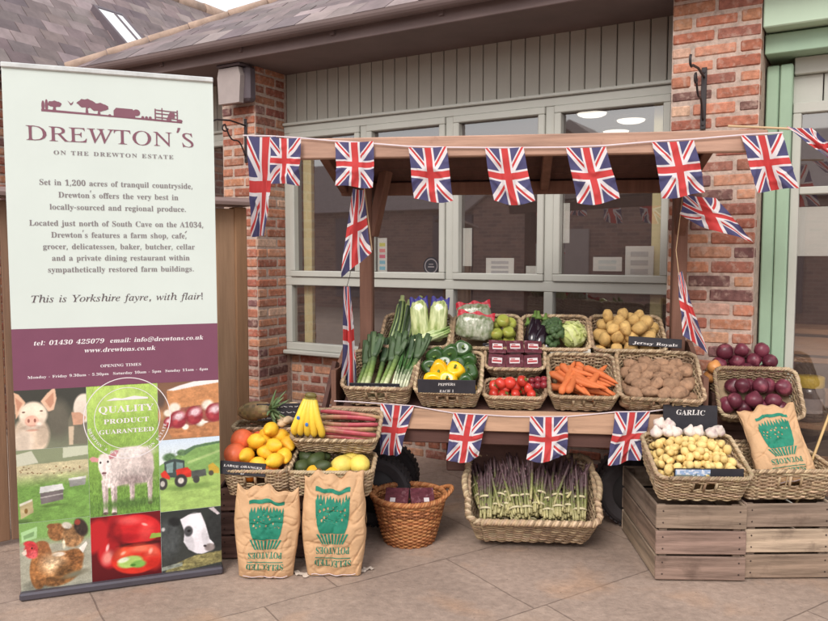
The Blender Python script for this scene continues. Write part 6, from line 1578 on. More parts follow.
# ------------------------------------------------------------------ basket with a sack and the red onions
MS = M2 @ T(.0, .012, .352) @ R(6, 'X')
basket(MS, .41, .33, .14, 'deep wicker basket holding an upside down paper potato sack, at the right edge', 'wicker baskets on the ground stands', flare=.025)
MO0 = M2 @ T(-.005, .375, .352)
basket(MO0, .36, .25, .18, 'wicker basket standing on the rear of the right crate under the onion tray', 'wicker baskets on the ground stands', hole=False)
po = Vector(ray(758, 426)) * (3.70 / ray(758, 426)[1]) + Vector((0, 0, EYE))
MO = T(*po) @ R(-9, 'Z') @ R(52, 'X')
basket(MO, .385, .27, .09, 'small wicker tray of red onions tipped steeply towards the camera', 'wicker baskets on the ground stands', hole=False, flare=.02)
sp = heap(.335, .225, .083, .078, .045, 2, .0, rs, .022, 0, .04)
scatter('onion', 'red_onion', 'shiny red onion in the tipped wicker tray', 'onion', 'red onions in the tipped tray', MO, sp, rs)
pb = Vector(ray(748, 394)) * (3.86 / ray(748, 394)[1]) + Vector((0, 0, EYE))
MO2 = T(*pb) @ R(-12, 'Z')
basket(MO2, .36, .15, .10, 'wicker tray of red onions piled behind the tipped onion tray', 'wicker baskets on the ground stands', hole=False, flare=.015)
sp = heap(.37, .15, .072, .066, .075, 3, .04, rs, .0, .01, .05, .18)
scatter('onion', 'red_onion', 'dark red onion piled in the rear tray against the brick pier', 'onion', 'red onions in the rear tray', MO2, sp, rs)
for k, (x, y, z) in enumerate(((-.165, -.005, .13), (-.175, .03, .08))):
    item('brown_onion', V['bonion'][0], 'golden brown onion at the left end of the red onion pile', 'onion', MO2 @ T(x, y, z) @ spin(rs, False), 'brown onions')
ob = MO2.translation
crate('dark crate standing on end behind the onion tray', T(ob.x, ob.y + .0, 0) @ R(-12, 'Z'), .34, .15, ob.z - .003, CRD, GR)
p0 = Vector(ray(813, 458)) * (3.52 / ray(813, 458)[1]) + Vector((0, 0, EYE)); p1 = Vector(ray(836, 396)) * (3.60 / ray(836, 396)[1]) + Vector((0, 0, EYE))
b = MB(); dd = (p1 - p0); b.tube([p0 - dd * .9, p0, p1, p1 + dd], .006, 8); tag(b.build('garden_cane', mat('bamboo_cane', rgb(196, 164, 112), rough=.5, var=.1)), 'thin bamboo cane leaning in the right hand basket', 'cane')

# ================================================================== printed pictures: painted as small rasters, one mesh for each photograph
class Pic:
    def __init__(s, w, h, box, src):
        """box = the cell in photo pixels (x0, y0, x1, y1); src = offset and scale of the coordinates used to draw"""
        w, h = int(w * 1.7), int(h * 1.7); s.w, s.h = w, h; s.a = np.zeros((h, w, 3)); s.rng = np.random.default_rng(int(box[0] * 7 + box[1]))
        ys, xs = np.mgrid[0:h, 0:w]; s.x = xs / (w - 1); s.y = ys / (h - 1)
        s.box, s.src = box, src
    def n(s, X, Y):
        px, py = s.src[0] + X / s.src[2], s.src[1] + Y / s.src[2]
        b = s.box; return (px - b[0]) / (b[2] - b[0]), (py - b[1]) / (b[3] - b[1])
    def mix(s, m, c, grain=0):
        c = np.array(c, float)
        if grain: c = c[None, None, :] * (1 + grain * s.cloud(7, 4)[..., None])
        s.a = s.a * (1 - m[..., None]) + c * m[..., None]
    def smooth(s, f, k):
        for _ in range(k):
            p = np.pad(f, ((1, 1), (1, 1)) + ((0, 0),) * (f.ndim - 2), 'edge')
            f = (p[:-2, 1:-1] + p[2:, 1:-1] + p[1:-1, :-2] + p[1:-1, 2:] + 2 * p[1:-1, 1:-1]) / 6
        return f
    def grad(s, c0, c1, axis='y', y0=0, y1=1):
        t = np.clip(((s.y if axis == 'y' else s.x) - y0) / (y1 - y0), 0, 1)[..., None]
        s.a = np.array(c0, float) * (1 - t) + np.array(c1, float) * t
    def ell(s, X, Y, RX, RY, c, rot=0, soft=.12, grain=0):
        cx, cy = s.n(X, Y); bw, bh = (s.box[2] - s.box[0]) * s.src[2], (s.box[3] - s.box[1]) * s.src[2]
        dx, dy = (s.x - cx) * bw, (s.y - cy) * bh; r = rad(rot)
        q = np.sqrt(((dx * math.cos(r) + dy * math.sin(r)) / RX) ** 2 + ((-dx * math.sin(r) + dy * math.cos(r)) / RY) ** 2)
        s.mix(np.clip((1 + soft / 2 - q) / soft, 0, 1), c, grain)
    def poly(s, pts, c, soft=1, grain=0):
        P = [s.n(*p) for p in pts]; m = np.zeros((s.h, s.w), bool)
        for i in range(len(P)):
            (x1, y1), (x2, y2) = P[i - 1], P[i]
            if y1 == y2: continue
            k = ((y1 > s.y) != (y2 > s.y)) & (s.x < (x2 - x1) * (s.y - y1) / (y2 - y1) + x1); m ^= k
        s.mix(s.smooth(m.astype(float), soft), c, grain)
    def streak(s, amp, kx, ky, mask=None):
        f = s.rng.normal(size=(s.h, s.w))
        for _ in range(kx): f = (f + np.roll(f, 1, 1)) / 1.6
        for _ in range(ky): f = (f + np.roll(f, 1, 0)) / 1.6
        f = np.clip(f, -2.5, 2.5) * amp
        s.a = s.a * (1 + (f if mask is None else f * mask)[..., None])
    def cloud(s, cell, octaves=4, sx=1.0):
        """soft fractal noise, about -1 to 1"""
        f = np.zeros((s.h, s.w)); amp = 1.0
        for _ in range(octaves):
            gy, gx = max(2, int(s.h / cell) + 2), max(2, int(s.w / (cell * sx)) + 2); g = s.rng.uniform(-1, 1, (gy, gx))
            yy = np.linspace(0, gy - 1.001, s.h); xx = np.linspace(0, gx - 1.001, s.w)
            iy, ix = yy.astype(int), xx.astype(int); fy, fx = (yy - iy)[:, None], (xx - ix)[None]
            fy = fy * fy * (3 - 2 * fy); fx = fx * fx * (3 - 2 * fx)
            f += amp * ((g[iy][:, ix] * (1 - fx) + g[iy][:, ix + 1] * fx) * (1 - fy) + (g[iy + 1][:, ix] * (1 - fx) + g[iy + 1][:, ix + 1] * fx) * fy)
            amp *= .6; cell = max(1.5, cell / 2)
        return f / 1.6
    def mottle(s, X, Y, RX, RY, amp, cell, rot=0, sx=1.0, lift=0.0):
        """break up an oval region with soft texture and an overall light / dark shift"""
        cx, cy = s.n(X, Y); bw, bh = (s.box[2] - s.box[0]) * s.src[2], (s.box[3] - s.box[1]) * s.src[2]
        dx, dy = (s.x - cx) * bw, (s.y - cy) * bh; r = rad(rot)
        q = np.sqrt(((dx * math.cos(r) + dy * math.sin(r)) / RX) ** 2 + ((-dx * math.sin(r) + dy * math.cos(r)) / RY) ** 2)
        m = np.clip((1.15 - q) / .4, 0, 1)
        s.a = s.a * (1 + (m * (amp * s.cloud(cell, 4, sx) + lift))[..., None])
    def place(s, parent, x0, x1, z0, z1, yoff):
        a = s.a * (1 + .016 * s.rng.normal(size=(s.h, s.w, 1))); a = np.clip(a, 0, 255) / 255
        a = np.where(a <= .04045, a / 12.92, ((a + .055) / 1.055) ** 2.4)
        xs = np.linspace(x0, x1, s.w); zs = np.linspace(z1, z0, s.h)
        v = np.empty((s.h, s.w, 3)); v[..., 0] = xs[None]; v[..., 1] = yoff; v[..., 2] = zs[:, None]
        i = np.arange(s.h * s.w).reshape(s.h, s.w)
        f = np.stack([i[1:, :-1], i[1:, 1:], i[:-1, 1:], i[:-1, :-1]], -1).reshape(-1, 4)
        me = bpy.data.meshes.new('printed_photo'); me.from_pydata(v.reshape(-1, 3).tolist(), [], f.tolist())
        at = me.color_attributes.new('Col', 'FLOAT_COLOR', 'POINT')
        c = np.ones((s.h * s.w, 4), np.float32); c[:, :3] = a.reshape(-1, 3); at.data.foreach_set('color', c.ravel())
        me.materials.append(M_PRINT); return link('printed_photo', me, parent)

M_PANEL = mat('banner_vinyl', rgb(208, 218, 212), rough=.55, var=.03, scale=(2, 2, 2), bump=.06, bscale=(5, 5, 2), bdist=.01, spec=.3)
M_PLUM = mat('plum_print', rgb(122, 72, 94), rough=.5, var=.04, bump=0)
M_PLUMTEXT = mat('plum_lettering', rgb(128, 84, 98), rough=.6, var=.03, bump=0)
M_GREYTEXT = mat('grey_lettering', rgb(128, 120, 122), rough=.6, var=.03, bump=0)
M_WHITETEXT = mat('white_lettering', rgb(232, 226, 228), rough=.6, var=.03, bump=0)
M_ALU = mat('dark_aluminium', rgb(84, 80, 88), rough=.4, var=.08, bump=.03, metal=.3)
ban = thing('roll_up_banner', 'tall roll up banner of the farm shop with opening times and nine farm photographs', 'banner', BAN.M)
BW = .822
b = MB(); b.box((BW / 2, .0015, 1.118), (BW, .0025, 2.17), None, None, 0); b.build('panel', M_PANEL, ban)
b = MB(); b.box((BW / 2, 0, 2.205), (BW + .004, .018, .022), None, None, .004); b.build('top_rail', mat('pale_aluminium', rgb(200, 202, 200), rough=.4, metal=.3), ban)
b = MB(); b.box((BW / 2, .012, .018), (BW + .01, .085, .034), None, None, .008); b.build('base_cassette', M_ALU, ban)
b = MB(); b.tube([(BW / 2, .03, .03), (BW / 2, .02, 2.2)], .011, 8); b.build('support_pole', M_ALU, ban)
b = MB(); b.add([(0, -.0004, .887), (BW, -.0004, .887), (BW, -.0004, 1.142), (0, -.0004, 1.142)], [(0, 1, 2, 3)]); b.build('colour_band', M_PLUM, ban)
ON = lambda x, z: (x, -.0012, z)
def line(m, txt, st, size, x, z, w=None, align='C', **k):
    b = MB(); write(b, txt, st, size, x, z, ON, align, None, w, **k); b.build('lettering', m, ban)
line(M_PLUMTEXT, "DREWTON'S", 'I', .126, .42, 1.912, .665, shear=-.27)
line(M_GREYTEXT, 'ON THE DREWTON ESTATE', 'B', .036, .417, 1.858, .475, track=.08)
for t_, z, x0, x1 in (('Set in 1,200 acres of tranquil countryside,', 1.733, .122, .730), ("Drewton's offers the very best in", 1.683, .192, .668), ('locally-sourced and regional produce.', 1.633, .158, .70),
                      ('Located just north of South Cave on the A1034,', 1.566, .08, .772), ("Drewton's features a farm shop, caf\u00e9,".replace('\u00e9', 'e'), 1.518, .160, .70), ('grocer, delicatessen, baker, butcher, cellar', 1.470, .128, .732),
                      ('and a private dining restaurant within', 1.422, .16, .71), ('sympathetically restored farm buildings.', 1.374, .143, .728)):
    line(M_GREYTEXT, t_, 'B', .050, (x0 + x1) / 2, z, x1 - x0)
b = MB(); b.add([ON(.6905, 1.541), ON(.694, 1.541), ON(.701, 1.550), ON(.696, 1.550)], [(0, 1, 2, 3)]); b.build('lettering', M_GREYTEXT, ban)
line(mat('dark_lettering', rgb(88, 72, 78), rough=.6, var=.03, bump=0), 'This is Yorkshire fayre, with flair!', 'I', .062, .42, 1.250, .69)
line(M_WHITETEXT, 'tel: 01430 425079', 'B', .041, .215, 1.072, .272, shear=.2)
line(M_WHITETEXT, 'email: info@drewtons.co.uk', 'B', .041, .566, 1.072, .385, shear=.2)
line(M_WHITETEXT, 'www.drewtons.co.uk', 'B', .041, .414, 1.034, .285, shear=.2)
line(M_WHITETEXT, 'OPENING TIMES', 'B', .026, .416, .968, .165)
line(M_WHITETEXT, 'Monday - Friday 9.30am - 5.30pm  Saturday 10am - 5pm  Sunday 11am - 4pm', 'B', .024, .416, .934, .725)
# countryside silhouette above the name
sk = MB(); lay = [0]
def sil(pts):
    lay[0] += 1; y = -.0006 - .00004 * lay[0]
    fill(sk, [pts], lambda x, z: (x, y, z))
def oval(cx, cz, rx, rz, n=14, wob=.0):
    return [(cx + rx * math.cos(2 * math.pi * k / n) * (1 + wob * math.sin(k * 2.3)), cz + rz * math.sin(2 * math.pi * k / n) * (1 + wob * math.cos(k * 3.1))) for k in range(n)]
sil([(.14, 2.030), (.30, 2.026), (.45, 2.021), (.69, 2.012), (.69, 2.018), (.60, 2.024), (.45, 2.027), (.30, 2.034), (.14, 2.040)])
for x, h in ((.147, .034), (.160, .040)): sil(oval(x, 2.036 + h / 2, .006, h / 2 + .004))
sil(oval(.190, 2.062, .026, .013, 16, .12)); sil([(.182, 2.036), (.196, 2.036), (.192, 2.058), (.187, 2.058)])
sil([(.238, 2.080), (.252, 2.068), (.262, 2.078), (.258, 2.066), (.250, 2.060), (.246, 2.068)])
sil(oval(.310, 2.072, .034, .018, 18, .12)); sil(oval(.358, 2.060, .036, .017, 18, .12)); sil([(.306, 2.03), (.318, 2.03), (.314, 2.06), (.309, 2.06)]); sil([(.352, 2.03), (.364, 2.03), (.360, 2.05), (.356, 2.05)])
sil([(.415, 2.026), (.500, 2.024), (.500, 2.046), (.490, 2.060), (.425, 2.062), (.415, 2.050)]); sil(oval(.505, 2.046, .015, .014))
for x in (.40, .53, .545, .56): sil(oval(x, 2.028, .006, .006))
for a, c, e, f in ((.578, 2.020, .583, 2.068), (.668, 2.016, .673, 2.066), (.606, 2.018, .610, 2.072)): sil([(a, c), (e, c), (e, f), (a, f)])
for z in (2.030, 2.046, 2.060): sil([(.583, z), (.668, z - .004), (.668, z), (.583, z + .005)])
sil([(.630, 2.034), (.660, 2.032), (.660, 2.054), (.640, 2.056)]); sil(oval(.636, 2.026, .010, .010)); sil(oval(.680, 2.022, .012, .006))
sk.build('skyline_emblem', M_PLUMTEXT, ban)

Z1, Z2 = (10, 370, 5.174), (110, 370, 5.176)
Z3, Z4 = (10, 480, 5.174), (110, 480, 5.176)
# pigs
p = Pic(100, 92, (15.5, 390, 87, 445), Z1); p.grad((66, 66, 60), (126, 130, 108), 'y', .2, 1)
p.ell(250, 250, 60, 90, (104, 100, 88), 0, .6); p.poly([(300, 260), (340, 180), (400, 130), (400, 380), (300, 375)], (120, 116, 100), 3)
p.ell(385, 205, 55, 70, (236, 222, 206), 0, .15); p.poly([(318, 222), (365, 225), (395, 250), (372, 284), (326, 284)], (212, 164, 136)); p.poly([(300, 290), (330, 290), (322, 380), (302, 380)], (206, 186, 160), 2)
p.ell(110, 320, 92, 95, (226, 204, 180), 0, .2, .05); p.ell(70, 350, 50, 60, (232, 214, 194), 0, .4)
p.poly([(28, 112), (52, 122), (86, 162), (66, 196), (34, 240)], (222, 180, 150), 2); p.poly([(34, 135), (70, 165), (45, 205)], (196, 142, 116), 2)
p.poly([(236, 94), (244, 150), (228, 204), (200, 212), (162, 160), (196, 124)], (226, 186, 158), 2); p.poly([(228, 120), (230, 170), (210, 196), (184, 160)], (198, 146, 120), 2)
p.ell(122, 222, 72, 62, (240, 222, 200), 0, .2, .03); p.ell(118, 262, 48, 42, (240, 216, 194), 0, .4); p.ell(114, 252, 35, 27, (236, 186, 164), 0, .2)
p.ell(98, 250, 6, 9, (150, 96, 84), 0, .5); p.ell(130, 250, 6, 9, (150, 96, 84), 0, .5); p.ell(74, 208, 8, 4, (120, 96, 84), 0, .6); p.ell(164, 206, 8, 4, (120, 96, 84), 0, .6)
p.ell(116, 296, 30, 5, (206, 160, 140), 0, .8); p.mottle(110, 310, 95, 100, .05, 14, 0, 1, 0); p.mottle(60, 330, 40, 90, .03, 10, 0, 1, -.10); p.mottle(170, 310, 36, 70, .03, 10, 0, 1, -.12); p.mottle(122, 200, 50, 26, .03, 8, 0, 1, .05); p.mottle(210, 300, 180, 190, .05, 18); p.ell(150, 268, 14, 10, (250, 232, 216), 0, 1.2); p.mottle(114, 282, 60, 12, .02, 6, 0, 1, -.12); p.mottle(360, 240, 60, 70, .05, 10, 0, 1, -.04)
p.place(ban, 0, .2745, .6365, .887, -.0004)
# beehives
p = Pic(100, 108, (16.5, 445, 88.5, 521.5), Z1); p.grad((196, 186, 150), (116, 156, 78), 'y', .32, .52); p.streak(.035, 3, 1)
p.poly([(30, 386), (410, 386), (410, 462), (30, 470)], (138, 146, 116), 1); p.poly([(32, 410), (112, 394), (146, 462), (36, 474)], (200, 200, 180)); p.poly([(276, 390), (412, 380), (412, 436), (272, 446)], (198, 202, 178))
for _ in range(26):
    q = p.rng.random(2); p.ell(50 + q[0] * 330, 478 + q[1] * 50, 4, 3, (120, 88, 60), 0, .8)
g_ = lambda X, Y: (X, Y + 569)               # lower zoom coordinates carried over
p.poly([g_(150, 25), g_(265, 18), g_(275, 50), g_(145, 60)], (214, 214, 212)); p.poly([g_(148, 60), g_(270, 50), g_(268, 105), g_(152, 122)], (112, 104, 104)); p.poly([g_(150, 82), g_(268, 70), g_(268, 76), g_(150, 88)], (170, 164, 160)); p.ell(*g_(205, 132), 55, 8, (92, 120, 62), 0, .8)
p.poly([g_(300, -5), g_(390, -10), g_(388, 34), g_(305, 40)], (150, 150, 146)); p.poly([g_(300, -8), g_(392, -14), g_(392, -2), g_(298, 4)], (206, 206, 202))
p.poly([g_(42, 110), g_(108, 88), g_(112, 160), g_(46, 192)], (176, 162, 122)); p.poly([g_(42, 108), g_(108, 86), g_(108, 98), g_(42, 122)], (210, 208, 190)); p.ell(*g_(74, 150), 9, 14, (120, 92, 50), 0, .4); p.ell(*g_(56, 205), 40, 12, (84, 110, 60), 0, .8)
p.mottle(220, 700, 230, 240, .16, 12, 0, 2.0); p.mottle(220, 520, 220, 60, .10, 6, 0, 2.5)
p.place(ban, 0, .2745, .3265, .6355, -.0004)
# hens
p = Pic(110, 110, (17, 521.5, 90.5, 592), Z3); p.grad((126, 166, 92), (166, 164, 146), 'y', .22, .36); p.streak(.04, 2, 1)
p.poly([(46, 262), (132, 238), (128, 300), (48, 316)], (168, 206, 148)); p.poly([(58, 282), (116, 262), (112, 288), (60, 302)], (126, 160, 108))
p.ell(236, 280, 50, 48, (146, 100, 62), 20, .2, .2); p.ell(205, 245, 22, 14, (130, 84, 52), 0, .4); p.ell(320, 310, 62, 62, (150, 112, 76), 10, .2, .25); p.ell(366, 268, 34, 52, (62, 50, 44), -25, .3, .1); p.ell(348, 238, 16, 16, (150, 66, 54), 0, .5)
p.ell(290, 250, 28, 18, (208, 200, 184), 20, .4); p.ell(270, 350, 8, 26, (214, 206, 180), 0, .6)
p.ell(240, 480, 130, 92, (158, 108, 64), -12, .12, .28); p.ell(130, 480, 46, 100, (166, 112, 66), 0, .15, .25); p.ell(310, 440, 70, 55, (148, 98, 58), -30, .2, .28)
p.ell(160, 385, 42, 66, (152, 100, 62), -18, .2, .22); p.ell(150, 345, 40, 26, (150, 96, 60), 0, .3, .2)
p.poly([(350, 380), (392, 348), (398, 362), (372, 410)], (236, 228, 218)); p.ell(240, 402, 34, 12, (232, 224, 214), 0, .5); p.ell(210, 450, 60, 50, (206, 176, 140), 0, 1.2, .3); p.ell(270, 500, 50, 45, (120, 84, 50), 0, .9, .3)
p.ell(96, 362, 36, 44, (206, 70, 72), 0, .25, .12); p.ell(88, 328, 30, 16, (204, 60, 66), 10, .4, .1); p.ell(108, 386, 22, 22, (216, 92, 96), 0, .5); p.poly([(44, 372), (70, 352), (72, 382), (58, 388)], (226, 206, 190)); p.ell(100, 352, 5, 5, (50, 30, 26), 0, .6)
p.mottle(240, 480, 135, 95, .26, 7, -14, 2.2); p.mottle(310, 440, 60, 44, .22, 6, -30, 2.6); p.mottle(200, 470, 44, 40, .10, 5, 0, 1.6, .14); p.mottle(160, 555, 120, 34, .10, 8, 0, 1, -.22); p.mottle(130, 400, 44, 60, .20, 5, 0, .7); p.mottle(320, 310, 70, 66, .28, 7); p.mottle(225, 280, 56, 48, .25, 7); p.mottle(220, 470, 260, 220, .10, 10, 0, 2); p.mottle(96, 356, 38, 44, .18, 6); p.ell(330, 520, 60, 14, (120, 116, 96), -10, 1.2)
p.place(ban, 0, .2745, .0345, .3255, -.0004)
# meadow and sheep
p = Pic(100, 176, (87.5, 385, 160.5, 519), (0, 0, 1)); p.grad((176, 206, 102), (104, 142, 66), 'y', .0, .95); p.streak(.045, 0, 4)
p.ell(122, 400, 30, 10, (190, 216, 120), 0, 1.6)
for x, y0, y1, w_ in ((131, 478, 507, 3.2), (150, 474, 509, 3.4), (103.5, 482, 516, 3.6), (112.5, 484, 517, 3.8)):
    p.poly([(x - w_, y0), (x + w_, y0), (x + w_ * .6, y1 - 8), (x + w_ * .7, y1), (x - w_ * .7, y1), (x - w_ * .6, y1 - 8)], (214, 198, 194), 1, .06)
    p.ell(x + 1.5, y0 + 16, 1.6, 12, (176, 158, 154), 0, .9); p.ell(x, y1 + .5, w_ * .8, 1.6, (96, 84, 74), 0, .5)
p.ell(128, 508, 30, 4, (84, 116, 58), 0, 1.2)
p.poly([(101, 470), (104, 460), (112, 453), (124, 449.5), (140, 449.5), (149, 452), (154, 460), (155, 474), (152, 484), (146, 488), (130, 487), (116, 489), (107, 490), (101, 484)], (222, 208, 202), 3, .10)
p.ell(134, 455, 20, 5, (238, 228, 222), 0, .9, .08); p.ell(131, 484, 19, 5, (178, 160, 156), 0, 1.0, .06); p.ell(148, 468, 6, 15, (200, 184, 178), 0, .9, .06); p.ell(110, 480, 8, 9, (232, 218, 212), 0, .7, .08)
p.poly([(97, 458), (109, 456), (111, 466), (108, 474), (104.5, 478), (101, 478), (97.5, 470)], (240, 230, 225), 2, .03)
p.poly([(88, 458.5), (92, 456.5), (98, 459), (97, 462.5), (91, 462)], (214, 150, 150)); p.poly([(108, 457), (115, 451.5), (118.5, 452.5), (115, 459), (109, 461)], (196, 134, 138))
p.ell(103, 457, 4.5, 2.5, (226, 214, 206), 0, .5); p.ell(99.6, 463.4, 1.0, 1.2, (48, 40, 40), 0, .5); p.ell(107.2, 463, 1.0, 1.2, (48, 40, 40), 0, .5); p.ell(103, 474.6, 2.3, 1.4, (120, 86, 88), 0, .5); p.ell(103, 477, 1.6, .5, (150, 116, 112), 0, .5); p.ell(103.5, 469, 1.4, 4, (226, 208, 202), 0, .8)
p.mottle(124, 420, 60, 50, .10, 16, 0, .8); p.mottle(124, 505, 60, 34, .22, 6, 0, .5); p.mottle(130, 468, 26, 20, .12, 6, 0, 1.0); p.mottle(134, 479, 24, 9, .06, 6, 0, 1, -.12); p.mottle(103, 466, 9, 13, .05, 5)
p.place(ban, .2755, .5615, .3195, .889, -.0004)
# red peppers
p = Pic(104, 104, (90, 517, 160.5, 588), Z4); p.grad((108, 18, 26), (90, 14, 20)); p.ell(30, 250, 60, 70, (168, 26, 34), 0, .4); p.ell(-10, 400, 60, 90, (196, 34, 40), 0, .3); p.ell(-80, 300, 60, 100, (186, 36, 40), 20, .3); p.ell(-20, 430, 28, 40, (230, 140, 130), 20, .9)
p.ell(140, 285, 125, 85, (200, 36, 40), 8, .12, .03); p.ell(100, 230, 60, 22, (224, 86, 84), 5, 1.1); p.ell(185, 300, 36, 50, (222, 66, 64), 15, 1.0); p.ell(70, 330, 60, 25, (158, 22, 30), 0, .9); p.poly([(212, 318), (262, 322), (262, 346), (200, 348)], (146, 176, 74))
p.ell(130, 455, 132, 88, (214, 52, 36), 0, .1, .03); p.ell(60, 420, 40, 40, (232, 92, 62), 0, 1.0); p.ell(215, 430, 36, 46, (230, 96, 76), 0, 1.0); p.ell(150, 400, 50, 20, (236, 120, 92), 0, 1.0); p.ell(220, 490, 40, 40, (196, 40, 30), 0, .9)
p.ell(95, 470, 66, 34, (176, 206, 110), -6, .3); p.ell(60, 455, 30, 14, (236, 240, 210), -10, .6); p.ell(140, 488, 38, 22, (126, 176, 82), 0, .5); p.ell(110, 490, 14, 8, (80, 130, 50), 0, .7)
p.mottle(140, 285, 120, 80, .10, 18, 10, 2.2); p.mottle(130, 455, 130, 86, .12, 16, -10, 2); p.ell(176, 262, 16, 7, (246, 170, 160), 25, .9); p.ell(60, 415, 14, 8, (250, 176, 150), -30, 1.0); p.ell(205, 420, 10, 16, (246, 170, 150), 20, 1.0); p.ell(-20, 372, 8, 20, (246, 190, 186), 15, .9); p.mottle(150, 372, 120, 12, .05, 10, 0, 1, -.35); p.mottle(20, 330, 40, 120, .05, 14, 0, 1, -.18)
p.place(ban, .2755, .5615, .0345, .3185, -.0004)
# cake
p = Pic(92, 92, (158, 381, 220.5, 436.5), Z2); p.grad((126, 92, 72), (168, 126, 94)); p.ell(262, 140, 24, 40, (96, 78, 70), 0, .6); p.ell(258, 220, 20, 22, (190, 140, 100), 0, .8)
p.poly([(296, 100), (420, 74), (575, 64), (575, 172), (300, 192)], (200, 140, 94), 1, .06); p.poly([(296, 96), (360, 76), (440, 58), (575, 52), (575, 70), (440, 84), (330, 100)], (240, 232, 230), 2)
p.poly([(292, 290), (575, 262), (575, 345), (320, 336)], (184, 126, 86), 1, .06); p.poly([(292, 196), (575, 172), (575, 268), (292, 290)], (150, 90, 76), 2)
for X, Y, r_ in ((300, 210, 22), (335, 185, 30), (512, 182, 32), (470, 268, 24), (390, 285, 18)): p.ell(X, Y, r_, r_ * .8, (236, 226, 210), 0, .5)
for X, Y, r_ in ((302, 258, 26), (352, 246, 44), (438, 230, 46), (545, 222, 46)):
    p.ell(X, Y, r_, r_, (148, 50, 60), 0, .2); p.ell(X + r_ * .1, Y - r_ * .35, r_ * .66, r_ * .42, (226, 196, 202), -20, .9, .12); p.ell(X - r_ * .3, Y + r_ * .3, r_ * .3, r_ * .3, (176, 70, 76), 0, .9)
p.ell(490, 268, 22, 6, (236, 228, 220), 0, .5); p.mottle(440, 130, 150, 50, .14, 7, 0, 1.6); p.mottle(440, 310, 150, 40, .16, 7, 0, 1.6); p.mottle(440, 230, 150, 56, .14, 8)
p.place(ban, .5625, BW, .6325, .8875, -.0004)
# tractor
p = Pic(92, 106, (158.5, 437.5, 222, 509), Z2); p.grad((206, 222, 238), (222, 230, 228), 'y', 0, .3)
p.poly([(250, 480), (330, 440), (420, 400), (500, 380), (580, 376), (580, 760), (250, 760)], (132, 170, 98), 1, .05); p.poly([(360, 420), (440, 388), (580, 374), (580, 386), (450, 400), (380, 440)], (88, 118, 86), 2, .1); p.poly([(400, 470), (580, 420), (580, 432), (400, 484)], (166, 192, 124), 2)
p.ell(305, 440, 34, 22, (92, 122, 84), 0, .5, .12); p.ell(370, 420, 24, 16, (100, 130, 90), 0, .5, .12); p.poly([(250, 560), (580, 535), (580, 760), (250, 760)], (160, 190, 106), 4, .05); p.streak(.02, 2, 0); p.ell(400, 600, 130, 16, (120, 150, 80), 0, .9)
p.poly([(276, 462), (330, 448), (386, 462), (384, 530), (340, 548), (280, 540)], (66, 78, 76)); p.poly([(286, 474), (326, 464), (322, 520), (290, 520)], (128, 152, 150)); p.poly([(340, 466), (378, 474), (376, 516), (342, 516)], (122, 146, 144))
p.poly([(338, 506), (400, 498), (424, 520), (420, 552), (344, 546)], (208, 56, 44)); p.poly([(256, 520), (280, 504), (306, 540), (304, 556), (262, 540)], (210, 60, 46)); p.poly([(420, 520), (500, 516), (504, 550), (424, 560)], (84, 88, 84), 2)
p.ell(266, 574, 26, 32, (62, 60, 58), 0, .2); p.ell(266, 574, 12, 15, (190, 186, 178), 0, .4); p.ell(364, 566, 34, 34, (60, 58, 58), 0, .2); p.ell(364, 566, 16, 16, (196, 190, 182), 0, .4); p.ell(448, 566, 18, 20, (70, 70, 66), 0, .3)
p.poly([(514, 498), (540, 486), (575, 520), (575, 545), (520, 540)], (196, 164, 62)); p.ell(530, 540, 14, 14, (80, 76, 64), 0, .4); p.mottle(410, 650, 190, 120, .12, 9, 0, 2.4); p.mottle(450, 480, 160, 80, .12, 10, -12, 2.2); p.mottle(330, 430, 70, 30, .22, 7); p.mottle(340, 530, 90, 50, .10, 7)
p.place(ban, .5625, BW, .3105, .6315, -.0004)
# cow
p = Pic(92, 98, (160, 506, 223, 577), Z4); p.grad((50, 54, 52), (60, 62, 58)); p.ell(300, 300, 60, 110, (72, 76, 76), 0, .7, .06); p.ell(560, 280, 66, 120, (44, 46, 46), 0, .4); p.ell(330, 200, 34, 28, (38, 40, 40), 20, .5); p.poly([(516, 140), (545, 136), (580, 180), (566, 186)], (196, 186, 190)); p.ell(270, 240, 10, 12, (180, 180, 176), 0, .7)
p.poly([(362, 190), (410, 166), (474, 162), (500, 240), (520, 330), (544, 362), (530, 400), (484, 418), (446, 410), (404, 380), (378, 330), (384, 270)], (232, 228, 234), 2); p.ell(440, 240, 40, 60, (244, 240, 246), 0, 1.0)
p.ell(405, 268, 24, 32, (74, 74, 76), 0, .35); p.ell(408, 266, 9, 8, (30, 28, 28), 0, .5); p.ell(520, 382, 28, 24, (150, 138, 136), 0, .4); p.ell(494, 370, 9, 7, (70, 60, 62), 20, .5); p.ell(480, 210, 20, 40, (60, 62, 64), -10, .5) if False else None
p.poly([(300, 470), (380, 440), (440, 420), (590, 410), (590, 480), (260, 520)], (136, 128, 84), 2, .2); p.streak(.03, 1, 1, (p.y > .75).astype(float)); p.poly([(258, 470), (370, 452), (370, 474), (258, 494)], (136, 142, 130), 1)
p.mottle(300, 320, 90, 130, .22, 12, 0, .8); p.mottle(560, 280, 60, 120, .2, 10); p.mottle(440, 290, 60, 120, .05, 9, 10); p.mottle(410, 340, 26, 60, .03, 8, -12, 1, -.12); p.mottle(500, 330, 22, 70, .03, 8, -10, 1, -.10); p.mottle(430, 460, 180, 40, .30, 5, -10, 2.2); p.ell(440, 200, 24, 30, (250, 248, 250), 0, 1.2); p.poly([(352, 196), (330, 176), (300, 190), (322, 222), (356, 224)], (34, 36, 36), 2)
p.place(ban, .5625, BW, .0345, .3095, -.0004)
